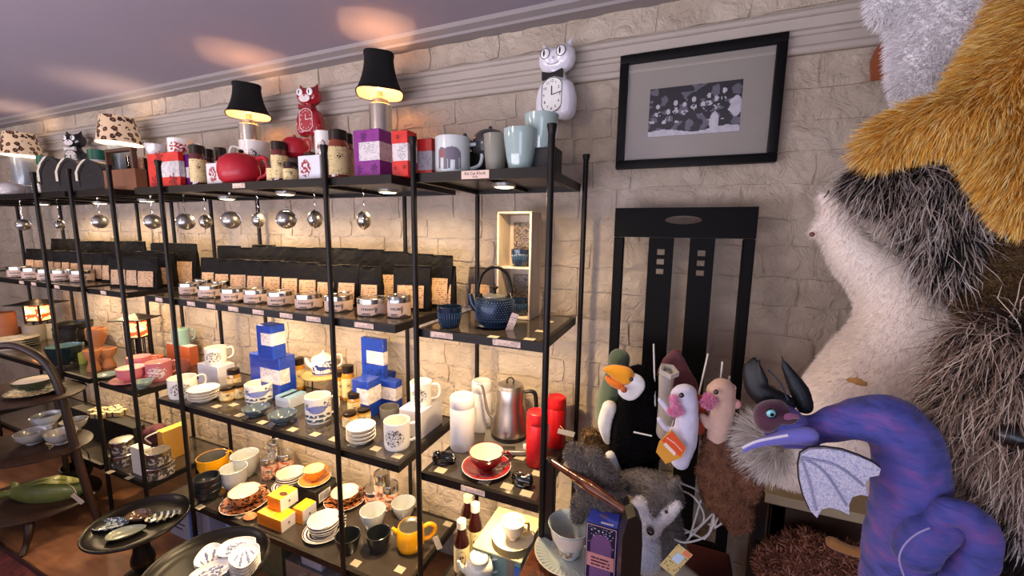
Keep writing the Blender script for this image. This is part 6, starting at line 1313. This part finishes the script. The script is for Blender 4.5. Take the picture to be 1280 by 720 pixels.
# ---- puffin
BKV = mat('#050405', 1, var=.2); BKV.node_tree.nodes['Principled BSDF'].inputs['Specular IOR Level'].default_value = .1
y = .10
t, b, org = plush('puffin_puppet', 'black and white puffin finger puppet with a big orange beak', 790, 595, y, [CH(y, [(800, 478, 23), (797, 500, 21), (792, 530, 29), (790, 560, 28), (792, 590, 17)]), CH(y, [(812, 520, 16, -.02), (818, 555, 13, -.02), (808, 585, 8, -.01)])], BKV, vox=.005)
fur(b, 5000, .006, [BKV, mat('#0b090a', 1)], .0012, .3, .6, seed=3)
for nm, ch, c in (('white_face', CH(y-.043, [(786, 487, 15), (792, 480, 15)], (1, .45, 1)), '#e4e2e0'), ('beak', CH(y-.045, [(781, 470, 13), (768, 464, 9), (757, 462, 4)], (1, .7, 1)), '#e89a18'), ('lower_beak', CH(y-.045, [(775, 480, 8), (765, 477, 6), (758, 472, 3)]), '#e0761a'), ('belly', CH(y-.015, [(762, 510, 10), (757, 530, 10), (760, 550, 6)]), '#ddd6cc'), ('foot', CH(y-.03, [(762, 588, 7), (764, 600, 5)]), '#d9d9dd')):
    blob(nm, [ch], FELT(c), t, org=org, vox=.004, sm=4)
bead(t, org, 789, 474, y-.077, 2.8, EYE); bead(t, org, 780, 487, y-.076, 4, mat('#a8552a', .8), 'cheek_spot')
# ---- green headed duck behind
y = .16
t, b, org = plush('duck_puppet', 'green-headed duck finger puppet behind the puffin', 772, 540, y, [CH(y, [(774, 449, 14), (772, 462, 13), (765, 490, 17), (762, 520, 18), (768, 545, 14)])], FELT('#4d5c45'), vox=.005)
# ---- white axolotl / mouse
def critter(name, label, y, body, headc, col, ruff, eyes, arms, ears, stick):
    t, b, org = plush(name, label, body[-1][0], body[-1][1], y, [CH(y, body), CH(y, headc)]+[CH(y-.01, a) for a in arms], FELT(col), vox=.0045, disp=.0015, dscale=60)
    rb = blob('pink_ruff', [CH(y-.03, [q]) for q in ruff], FELT('#f0a4cc' if ruff[0][0] < 862 else '#e0808a'), t, org=org, vox=.004, sm=2); fur(rb, 1500, .007, [mat('#f4b0d0', 1), mat('#e890b8', 1)], .0015, .2, .8, seed=5)
    for (u, v) in eyes: bead(t, org, u, v, y-.038, 3.2, EYE)
    for (u, v, r) in ears: bead(t, org, u, v, y-.0, r, FELT('#d8a0a0'), 'ear')
    return t, org
t, org = critter('axolotl_puppet', 'white finger puppet with pink ruff holding an orange card tag', .0, [(858, 492, 13), (859, 520, 14), (856, 550, 15), (850, 575, 12)], [(853, 492, 12), (848, 493, 10)], '#cfcde2', [(842, 499, 4.5), (845, 507, 4), (838, 514, 3.5), (850, 514, 4), (844, 517, 3.5)], [(852, 494)], [[(845, 540, 6), (832, 535, 4), (824, 524, 4)], [(835, 512, 5), (825, 500, 4)]], [], None)
def tagcard():
    y = -.045; o = A(840, 560, y); g = thing('card_tag', 'orange and yellow card tag hanging on the white puppet', 'tag', o); P = [A(u, v, y)-o for u, v in ((839, 537), (858, 560), (852, 572), (832, 580), (820, 565), (824, 552))]
    bm = bmesh.new(); vs = [bm.verts.new(p) for p in P]; bm.faces.new(vs); r = bmesh.ops.extrude_face_region(bm, geom=bm.faces[:])
    for q in r['geom']:
        if isinstance(q, bmesh.types.BMVert): q.co.y += .0012
    bmesh.ops.recalc_face_normals(bm, faces=bm.faces[:]); from_bm('card', bm, mat('#d8962e', .5), g, False)
    y -= .001; P = [A(u, v, y)-o for u, v in ((840, 539), (857, 560), (850, 571), (827, 551))]; mk('orange_panel', P, [(0, 1, 2, 3)], mat('#e0501c', .5), g)
    y -= .0005; P = [A(u, v, y)-o for u, v in ((832, 553), (845, 566), (843, 570), (829, 556))]; mk('white_strip', P, [(0, 1, 2, 3)], mat('#f0d8c8', .5), g)
    for k in range(9):
        a = (834+k*2.2, 545+k*1.9+abs(k-4)*.4); P = [A(a[0]+dx, a[1]+dy, y)-o for dx, dy in ((0, 0), (1.3, 1), (.6, 2.4), (-.7, 1.5))]; mk('print_mark', P, [(0, 1, 2, 3)], mat('#f4e0c8', .5), g)
    tube('tag_string', [A(838, 538, -.046)-o, A(842, 525, -.03)-o], .0008, RW, g, 5)
tagcard()
critter('hamster_puppet', 'beige finger puppet with pink cheeks on the right of the rack', .03, [(905, 500, 14), (902, 520, 14), (897, 545, 13), (892, 562, 10)], [(903, 488, 16), (897, 490, 14)], '#c9a898', [(885, 497, 4.5), (881, 504, 4), (887, 507, 4), (892, 501, 3.5)], [(895, 490)], [[(885, 530, 7), (878, 520, 5)]], [(920, 505, 6), (915, 485, 5)], None)
y = .05; t, b, org = plush('knight_puppet', 'grey cream puppet with a folded square hood behind the white puppet', 832, 540, y, [CH(y, [(833, 472, 10), (832, 490, 9), (834, 515, 12), (832, 540, 12)])], FELT('#9b948a'), vox=.0045)
q = lathe('hood_rim', [(px(13, 833, 470, y), 0), (px(12, 833, 470, y), .012), (px(8, 833, 470, y), .01), (px(7, 833, 470, y), -.01)], FELT('#b3aca0'), t, 5); q.location = A(835, 466, y)-org; q.rotation_euler = (.3, .2, 0)
y = .12; t, b, org = plush('bat_puppet', 'dark red cloth bat puppet with raised wings in front of the chair slats', 845, 500, y, [CH(y, [(846, 440, 6), (836, 455, 10), (826, 475, 8), (824, 492, 8)], (1, .4, 1)), CH(y, [(846, 440, 6), (852, 460, 9), (862, 480, 10), (868, 492, 7)], (1, .4, 1)), CH(y, [(846, 470, 14), (845, 495, 14)], (1, .5, 1))], mat('#5a1c22', .6, var=.3, sheen=.5), vox=.005)
t, b, org = plush('bat_puppet', 'orange red puppet between the white and the beige puppet', 875, 520, .06, [CH(.06, [(872, 500, 9), (874, 520, 11), (876, 536, 9)])], FELT('#b04526'), vox=.005)
y = .04; t, b, org = plush('dinosaur_puppet', 'tan and brown wrinkled dinosaur puppet hanging below the beige puppet', 905, 600, y, [CH(y, [(896, 555, 18), (903, 575, 24), (900, 600, 27), (910, 625, 26), (920, 645, 20)]), CH(y-.02, [(886, 575, 12), (884, 595, 11), (888, 610, 8)]), CH(y-.02, [(925, 580, 14), (936, 600, 14), (938, 620, 9)]), CH(y-.03, [(928, 615, 6), (930, 635, 6)])], mat('#6a4430', .9, var=.5, vs=25, bump=.9, bs=60, bd=.006), vox=.005, sm=3, disp=.012, dscale=55)
fur(b, 7000, .006, [mat('#7a5238', 1), mat('#5a3826', 1), mat('#93684a', 1)], .0012, .6, .8, seed=17)
# ---- grey wolf / husky puppets
GF = [mat('#6b625c', 1), mat('#8a817b', 1), mat('#55504c', 1)]; GW = [mat('#c9c6c6', 1), mat('#dcdada', 1)]
y = .0; t, b, org = plush('grey_rabbit_plush', 'grey furry plush toy leaning over the arm rail beside the shelves', 745, 640, y, [CH(y, [(722, 568, 13), (735, 590, 20), (750, 612, 25), (765, 635, 22)]), CH(y-.02, [(742, 568, 9), (750, 580, 11), (758, 595, 13), (770, 608, 13)]), CH(y, [(716, 560, 8), (714, 570, 9)]), CH(y, [(728, 630, 13), (720, 648, 6)])], mat('#5f5853', 1, var=.2, vs=40), vox=.006)
fur(b, 14000, .010, GF, .0013, .5, .7, seed=11)
t2, b, org = plush('curly_plush', 'small tan curly plush toy between the flasks and the puffin', 745, 552, .13, [CH(.13, [(738, 545, 9), (745, 553, 11), (752, 560, 10)])], mat('#7a6040', 1), vox=.005, disp=.01, dscale=90)
fur(b, 2500, .014, [mat('#8a6f4b', 1), mat('#4a3826', 1)], .0018, .2, 1.2, seed=13, curl=1.2)
tw, bw, orgw = plush('white_plush', 'small white plush toy under the puffin', 768, 590, .06, [CH(.06, [(764, 572, 9), (768, 595, 12), (772, 615, 10)])], FELT('#c9cdd8'), vox=.005)
y = -.03; t, b, org = plush('husky_plush', 'grey and white husky plush with black nose behind the arm post', 815, 680, y, [CH(y, [(800, 608, 15, .04), (822, 610, 19, .02), (836, 622, 17)]), CH(y, [(818, 626, 19), (812, 638, 15, -.02)]), CH(y, [(828, 652, 22, .03), (828, 680, 27, .04)]), CH(y, [(780, 603, 12, .05), (805, 600, 13, .04)]), CH(y, [(842, 604, 7, -.01), (848, 600, 4, -.01)])], mat('#6a6462', 1, var=.2, vs=40), vox=.0055)
org_h = org
fur(b, 15000, .009, GF, .0010, .4, .6, seed=12)
mz = blob('white_muzzle', [CH(y-.03, [(801, 630, 9), (806, 642, 13), (812, 653, 14), (815, 661, 10)]), CH(y-.03, [(822, 650, 9), (834, 642, 8), (846, 631, 5)])], mat('#e2dde0', 1), t, org=org, vox=.004); fur(mz, 5000, .006, [mat('#e2dfe0', 1), mat('#f0eef0', 1)], .0010, .3, .6, parent=t, seed=14, name='muzzle_fur')
bead(t, org, 813, 664, y-.066, 5, EYE, 'nose'); bead(t, org, 833, 640, y-.05, 2.2, EYE)
cz = blob('white_chest', [CH(y-.02, [(808, 676, 15), (806, 695, 18)])], mat('#c8cde0', 1), t, org=org, vox=.005); fur(cz, 4000, .009, GW, .0010, .6, .6, parent=t, seed=15, name='chest_fur')
# yellow packet and cream bag at the lower centre
t, b, org = plush('cream_cloth_bag', 'cream cloth bag standing under the husky plush', 840, 735, .0, [CH(.0, [(830, 722, 34), (850, 740, 36)], (1, .6, 1))], mat('#a89a84', .9, bump=.4, bs=50), 'bag', vox=.008)
o = A(845, 700, -.16); t = thing('paper_label', 'yellow paper label with a blue square at the bottom centre', 'tag', o); bq = box('card', -.016, .016, -.001, .001, -.035, .035, textish('yel', '#c8b478', '#5c5030', 300, .5, 300), t, 0); bq.rotation_euler = (0, .5, 0)
bs = mk('blue_square', *bxd(-.008, .008, -.0016, -.001, -.004, .018), mat('#b9d0e8', .5), t, rot=(0, .5, 0)); bs = mk('red_corner', *bxd(0, .014, -.0015, -.001, .022, .034), mat('#d87a58', .5), t, rot=(0, .5, 0))

# ---- wooden table with cream runner behind the dragon
def side_table():
    zt = .80; t = thing('side_table', 'dark brown wooden table with cream runner behind the purple dragon', 'table', (.9, .3, 0)); X0, X1, Y0, Y1 = -.64, .8, -.12, .13; wd = wood('plank', '#1f130c', '#3a2416', 10, .5, (.15, 1, 1))
    box('table_top', X0, X1, Y0, Y1, zt-.03, zt, wd, t, .003); box('apron', X0+.02, X1-.02, Y0+.012, Y0+.03, zt-.14, zt-.031, wd, t, .002)
    for x in (X0+.02, X1-.05):
        for yy in (Y0+.012, Y1-.05): box('leg', x, x+.035, yy, yy+.035, 0, zt-.031, wd, t, .002)
    box('runner', X0+.0, X1-.1, Y0-.004, Y1-.02, zt+.0005, zt+.004, mat('#a8977c', .9, bump=.4, bs=120), t, .001); box('runner_edge', X0+.0, X1-.1, Y0-.007, Y0-.003, zt-.022, zt+.004, mat('#a8977c', .9, bump=.4, bs=120), t, .001)
    box('shelf_board', X0+.03, X1-.03, Y0+.02, Y1-.02, .50, .52, wd, t, .002)
side_table()
# ---- brown curly doll-like plush on the lower board (bottom edge)
y = .12; t, b, org = plush('curly_brown_plush', 'pinkish brown curly plush lying at the bottom edge under the dragon', 1010, 715, y, [CH(y, [(975, 712, 26), (1010, 700, 30), (1045, 712, 26)]), CH(y-.02, [(1040, 690, 10), (1065, 690, 9), (1095, 700, 10)])], mat('#5f3526', .9, var=.3), vox=.007, disp=.012, dscale=60)
fur(b, 5000, .02, [mat('#8a5844', .9), mat('#6a3c2c', .9), mat('#a87560', .9)], .004, .1, 1.2, seed=21, curl=1.4, clump=40)
blob('tan_arm', [CH(y-.04, [(1040, 678, 8), (1062, 688, 7), (1090, 694, 8), (1100, 705, 8)])], FELT('#a8733c'), t, org=org, vox=.005)

# ---- dragon
def dragon_skin():
    M, nt, b = newmat('dragon_skin'); b.inputs['Roughness'].default_value = .75; b.inputs['Sheen Weight'].default_value = .15
    n = nt.nodes.new('ShaderNodeTexNoise'); n.inputs['Scale'].default_value = 22; n.inputs['Detail'].default_value = 6; n.inputs['Distortion'].default_value = .3; nt.links.new(coords(nt, 'Object', (1, 1, 1.6)), n.inputs[0])
    nt.links.new(ramp2(nt, n.outputs[0], [(.30, '#252460'), (.45, '#3f4698'), (.56, '#554896'), (.66, '#6c4a94'), (.78, '#4c62b4')], 'LINEAR'), b.inputs['Base Color'])
    w1 = nt.nodes.new('ShaderNodeTexNoise'); w1.inputs['Scale'].default_value = 55; w1.inputs['Detail'].default_value = 3; nt.links.new(coords(nt, 'Object', (.5, .5, 2.2)), w1.inputs[0])
    bp = nt.nodes.new('ShaderNodeBump'); bp.inputs['Strength'].default_value = .8; bp.inputs['Distance'].default_value = .006; nt.links.new(w1.outputs[0], bp.inputs['Height']); nt.links.new(bp.outputs[0], b.inputs['Normal']); return M
DS = dragon_skin(); y = -.22
t, b, org = plush('dragon_puppet', 'purple and blue plush dragon with black horns and silver wing', 1120, 720, y,
    [CH(y, [(985, 535, 22), (1015, 537, 19), (1048, 528, 22), (1080, 524, 28), (1108, 526, 34), (1130, 550, 37), (1138, 592, 38), (1134, 635, 38), (1126, 685, 38), (1122, 740, 38)]),
     CH(y-.02, [(985, 530, 21), (972, 520, 20)]), CH(y-.02, [(965, 540, 10), (985, 548, 13), (1010, 546, 15)]),], DS, vox=.005, sm=4, disp=.003, dscale=40)
blob('haunch', [CH(y-.05, [(1146, 688, 26), (1160, 668, 25), (1178, 660, 20)])], DS, t, org=org, vox=.005, sm=4, disp=.003, dscale=40)
blob('tail', [CH(y-.055, [(1170, 652, 13), (1188, 640, 17), (1210, 646, 19), (1226, 666, 20), (1224, 694, 20), (1208, 718, 20), (1192, 748, 22)])], DS, t, org=org, vox=.005, sm=4, disp=.003, dscale=40)
fc = blob('dark_face', [CH(y-.035, [(958, 528, 14), (960, 518, 17), (972, 512, 14)]), CH(y-.045, [(985, 525, 8), (995, 524, 5)])], FELT('#4a2438'), t, org=org, vox=.005)
blob('pink_snout', [CH(y-.065, [(984, 521, 6), (994, 520, 5), (1000, 523, 3)], (1, .6, 1))], FELT('#7d4668'), t, org=org, vox=.004)
jaw = blob('lower_jaw', [CH(y-.045, [(930, 563, 4), (945, 555, 6), (965, 550, 8), (990, 545, 11), (1010, 545, 13)], (1, .8, 1))], FELT('#6a68b8'), t, org=org, vox=.004)
tube('white_jaw_edge', [A(u, v, y-.085)-org for u, v in ((928, 560), (945, 552), (968, 547), (985, 544))], .0022, mat('#d8d4e8', .6), t, 6, sm=4)
e_ = bead(t, org, 965, 517, y-.066, 7, mat('#12141c', .1, coat=1)); lathe('iris', [(0, .004), (.004, .0035), (.0068, 0)], mat('#7fd0d8', .15, coat=1, var=.3, vs=300), t, 20, loc=A(964, 517, y-.0755)-org, rot=(pi/2+.15, 0, .2)); lathe('pupil', [(0, .0047), (.0028, .0042), (.003, 0)], mat('#050505', .1, coat=1), t, 16, loc=A(964, 517, y-.0765)-org, rot=(pi/2+.15, 0, .2))
HR = mat('#0b0d12', .5, bump=.2, bs=60)
blob('horn', [CH(y, [(980, 505, 14), (962, 498, 16), (946, 486, 14), (938, 470, 10), (936, 456, 6), (943, 446, 3)], (1, .7, 1)), CH(y-.01, [(955, 478, 7), (950, 462, 5), (950, 450, 2)], (1, .7, 1))], HR, t, org=org, vox=.0045)
blob('horn', [CH(y+.01, [(1006, 508, 11), (1000, 490, 12), (990, 472, 9), (982, 458, 6), (976, 444, 2)], (1, .7, 1))], HR, t, org=org, vox=.0045)
for pts in (((985, 500), (975, 478), (960, 462)), ((1003, 500), (992, 475), (980, 452))): tube('horn_seam', [A(u, v, y-.045)-org for u, v in pts], .0014, mat('#2e3646', .5), t, 5, sm=4)
def wing(yw, pts, m, nm, th, edge=True):
    o2 = A(1045, 600, yw); P = [A(u, v, yw)-o2 for u, v in pts]; ol = [(p.x, p.z) for p in P]
    w_ = prism(nm, ol, -th/2, th/2, m, t, loc=o2-org)
    if edge: tube('wing_piping', [Vector((x, th*.2, z)) for x, z in ol], .0019, mat('#15161c', .6), t, 6, True, loc=o2-org)
    return w_
SIL = print_mat('glitter', [(0, '#a9b4d8'), (.4, '#c9c6e0'), (.52, '#dfe4ee'), (.62, '#b8b0dc')], 320, r=.35, detail=2); SIL.node_tree.nodes['Principled BSDF'].inputs['Metallic'].default_value = .35
WP = [(1001, 566), (1012, 560), (1030, 559), (1052, 562), (1072, 569), (1090, 577), (1099, 584), (1097, 592), (1086, 594), (1080, 602), (1082, 612), (1084, 618), (1074, 616), (1064, 619), (1060, 628), (1060, 641), (1048, 635), (1036, 632), (1026, 634), (1020, 645), (1012, 636), (1004, 618), (999, 598), (998, 580)]
wing(y-.075, WP, SIL, 'silver_wing', .010)
for pts in (((1002, 572), (1030, 590), (1058, 632)), ((1002, 572), (1045, 582), (1080, 608)), ((1002, 575), (1012, 605), (1020, 638))): tube('wing_rib', [A(u, v, y-.082)-org for u, v in pts], .0016, mat('#8f93b0', .4), t, 5, sm=4)
blob('silver_back_fin', [CH(y+.02, [(1095, 494, 6), (1130, 505, 8), (1158, 532, 8), (1178, 570, 7), (1186, 610, 7)], (1, .35, 1))], SIL, t, org=org, vox=.005)
tube('seam', [A(u, v, y-.105)-org for u, v in ((1132, 725), (1124, 700), (1130, 682), (1145, 668), (1162, 660))], .0012, mat('#9a90c0', .8), t, 5, sm=4)

# ---- white long-bodied cat plush
CW = [mat('#f0e4d8', 1), mat('#f4eae0', 1)]
y = .06; t, b, org = plush('white_cat_plush', 'tall cream white plush cat facing left in front of the brick wall', 1080, 600, y, [CH(y, [(1044, 262, 17), (1052, 290, 20), (1068, 318, 26), (1100, 345, 34), (1130, 385, 46), (1130, 430, 58), (1105, 480, 70), (1080, 530, 78)]), CH(y, [(1042, 275, 14), (1028, 284, 11), (1018, 290, 7)]), CH(y, [(1034, 250, 10), (1028, 244, 7)]), CH(y, [(1010, 560, 45), (985, 570, 36), (955, 550, 18)])], mat('#f0e4d8', 1, var=.04), vox=.008, sm=6)
fur(b, 45000, .013, CW, .0007, .5, .3, comb=(-.1, 0, -.5), seed=31)
bead(t, org, 1015, 293, y-.022, 3, mat('#7a4a3a', .6), 'nose'); tube('stitched_eye', [A(1030, 247, y-.03)-org, A(1034, 243, y-.032)-org, A(1036, 238, y-.03)-org], .0014, EYE, t, 5, sm=3)
lf = blob('long_fur_collar', [CH(y-.03, [(960, 560, 22), (945, 545, 12), (935, 540, 5)])], mat('#d8cfc8', 1), t, org=org, vox=.007); fur(lf, 5000, .05, [mat('#d8cfc8', 1), mat('#efe8e0', 1)], .0014, .35, .35, comb=(-.8, -.2, .1), parent=t, seed=33, name='collar_fur')
# ---- pole and pegs, an added unseen support for the hanging plush
def pole():
    x, yy = .82, .06; t = thing('added_pole', 'added dark pole with pegs, an unseen support behind the hanging plush toys', 'stand', (x, yy, 0)); lathe('base', [(0, 0), (.10, 0), (.10, .02), (.03, .035), (0, .035)], IRON, t, 32); tube('pole', [(0, 0, .03), (0, 0, 2.0)], .014, IRON, t, 12)
    for z, a in ((1.9, 3.6), (1.66, 3.9), (1.35, 4.2), (1.12, 4.4)): tube('peg', [(0, 0, z), (.2*cos(a), .2*sin(a), z+.02)], .007, IRON, t, 8)
pole()
# ---- black and white shaggy plush (upper)
BKF = [mat('#0c0a09', .9), mat('#151110', .9), mat('#221a16', .9)]; TIP = [mat('#b3a397', .9), mat('#cfc5bf', .9), mat('#8f7f74', .9)]
y = -.04; t, b, org = plush('shaggy_plush', 'shaggy black and white long-haired plush under the golden one', 1140, 260, y, [CH(y, [(1090, 225, 18), (1115, 222, 28), (1150, 225, 36), (1190, 228, 40), (1225, 230, 36)]), CH(y, [(1165, 275, 22), (1185, 310, 22), (1182, 340, 14)])], mat('#15110f', 1), vox=.008)
fur(b, 15000, .040, BKF, .0020, .9, .4, comb=(-.25, -.2, -.6), seed=41, clump=14, segs=4, name='dark_fur'); fur(b, 2600, .070, TIP, .0022, .9, .3, comb=(-.35, -.3, -.8), curl=.8, seed=42, clump=24, segs=4, name='pale_guard_hair', only=lambda p, n: n[1] < .5)
# ---- golden plush (top right)
GO = [mat('#e6aa3c', .8), mat('#f4ca68', .8), mat('#c98828', .8), mat('#fadc90', .8)]
y = -.26; t, b, org = plush('golden_plush', 'golden orange long-haired plush filling the upper right corner', 1240, 120, y, [CH(y, [(1094, 190, 12, .04), (1110, 176, 19, .03), (1145, 158, 24, .02), (1190, 148, 28), (1230, 135, 32), (1275, 90, 45), (1330, 40, 60)]), CH(y, [(1262, 165, 34), (1285, 215, 32), (1300, 250, 30)]), CH(y, [(1300, 60, 50), (1330, 0, 50)])], mat('#b87a20', 1, var=.2), vox=.008)
fur(b, 34000, .030, GO, .0012, .5, .32, comb=(-.6, -.2, -.5), seed=51, segs=4, clump=10)
# ---- white plush at the top edge
y = -.05; t, b, org = plush('white_bear_plush', 'large white plush with hanging paw at the top edge, blurred pale fur', 1180, 40, y, [CH(y, [(1150, -5, 34), (1185, 20, 48), (1215, 50, 54)]), CH(y, [(1142, 40, 22), (1148, 85, 26), (1155, 122, 24)]), CH(y, [(1098, -8, 12), (1099, 16, 10), (1100, 26, 8)]), CH(y, [(1198, 85, 32), (1185, 112, 28)])], mat('#f2eff0', 1, var=.03), vox=.010)
fur(b, 26000, .016, [mat('#f4f2f4', 1), mat('#e6e2e4', 1), mat('#faf8fa', 1)], .0015, .6, .6, seed=61)
t, b, org = plush('leaf_plush', 'small rust brown leaf-shaped plush behind the white plush paw', 1105, 80, .40, [CH(.40, [(1110, 55, 8), (1104, 70, 13), (1098, 90, 10), (1092, 98, 5)], (1, .5, 1)), CH(.40, [(1112, 90, 12), (1115, 98, 8)], (1, .5, 1))], FELT('#8a4826'), vox=.005)
# ---- tan plush with orange beak, right edge
y = -.05; t, b, org = plush('tan_duck_plush', 'tan plush with an orange bill at the right edge below the golden one', 1260, 340, y, [CH(y, [(1262, 325, 34), (1250, 350, 40), (1255, 385, 38)]), CH(y, [(1222, 372, 24), (1250, 375, 30)])], mat('#66502f', 1, var=.25), vox=.009)
fur(b, 14000, .014, [mat('#6a4e2e', 1), mat('#4a3420', 1), mat('#7d6040', 1)], .0016, .6, .6, seed=71)
blob('orange_bill', [CH(y-.12, [(1236, 277, 6), (1246, 277, 7), (1256, 277, 6)]), CH(y-.12, [(1266, 276, 6), (1278, 275, 7), (1295, 276, 7)]), CH(y-.12, [(1242, 287, 5), (1270, 288, 6), (1300, 288, 6)])], FELT('#a8441c'), t, org=org, vox=.005)
# ---- big dark shaggy dog plush, right
y = -.18; t, b, org = plush('shaggy_dog_plush', 'big dark shaggy dog plush with black nose at the right edge', 1250, 520, y, [CH(y, [(1225, 425, 20), (1255, 440, 36), (1265, 480, 42), (1262, 530, 40)]), CH(y, [(1215, 470, 20), (1210, 510, 20), (1222, 545, 22)]), CH(y, [(1262, 560, 30), (1285, 620, 40), (1290, 700, 46)])], mat('#120e0c', 1), vox=.009)
DG = [mat('#1c1512', .9), mat('#2c211b', .9), mat('#120d0b', .9)]; DT = [mat('#9c8270', .9), mat('#cbb8a6', .9), mat('#6a5548', .9)]
fur(b, 17000, .045, DG, .0018, 1.2, .9, comb=(-.7, -.4, -.9), curl=.9, seed=81, clump=22, segs=4, name='dark_fur'); fur(b, 4200, .085, DT, .0017, 1.5, .9, comb=(-.8, -.4, -.8), curl=1.0, seed=82, clump=26, segs=4, name='pale_guard_hair', only=lambda p, n: p[2] > -.10 and n[1] < .4)
fur(b, 2000, .05, [mat('#a89c94', .9), mat('#cfc8c4', .9)], .002, .9, .4, comb=(-.3, -.3, -.6), seed=83, clump=13, segs=4, name='white_bib_hair', only=lambda p, n: -.16 < p[2] < -.05 and n[1] < .0)
nz = blob('nose', [CH(y-.075, [(1258, 543, 17), (1268, 548, 18), (1280, 543, 17)], (1, .8, .9))], mat('#0b0a0c', .35, coat=.3), t, org=org, vox=.005)
for (u, v, lb) in ((1070, 476, 'small tan felt ear tip between the cat plush and the dragon'), (1178, 494, 'tan felt ear tip poking out of the shaggy dog fur')):
    t, b, org = plush('felt_ear', lb, u, v, -.16, [CH(-.16, [(u-10, v-1, 4), (u, v, 6), (u+12, v+4, 5)], (1, .5, 1))], FELT('#b07a3a'), 'toy part', vox=.004)
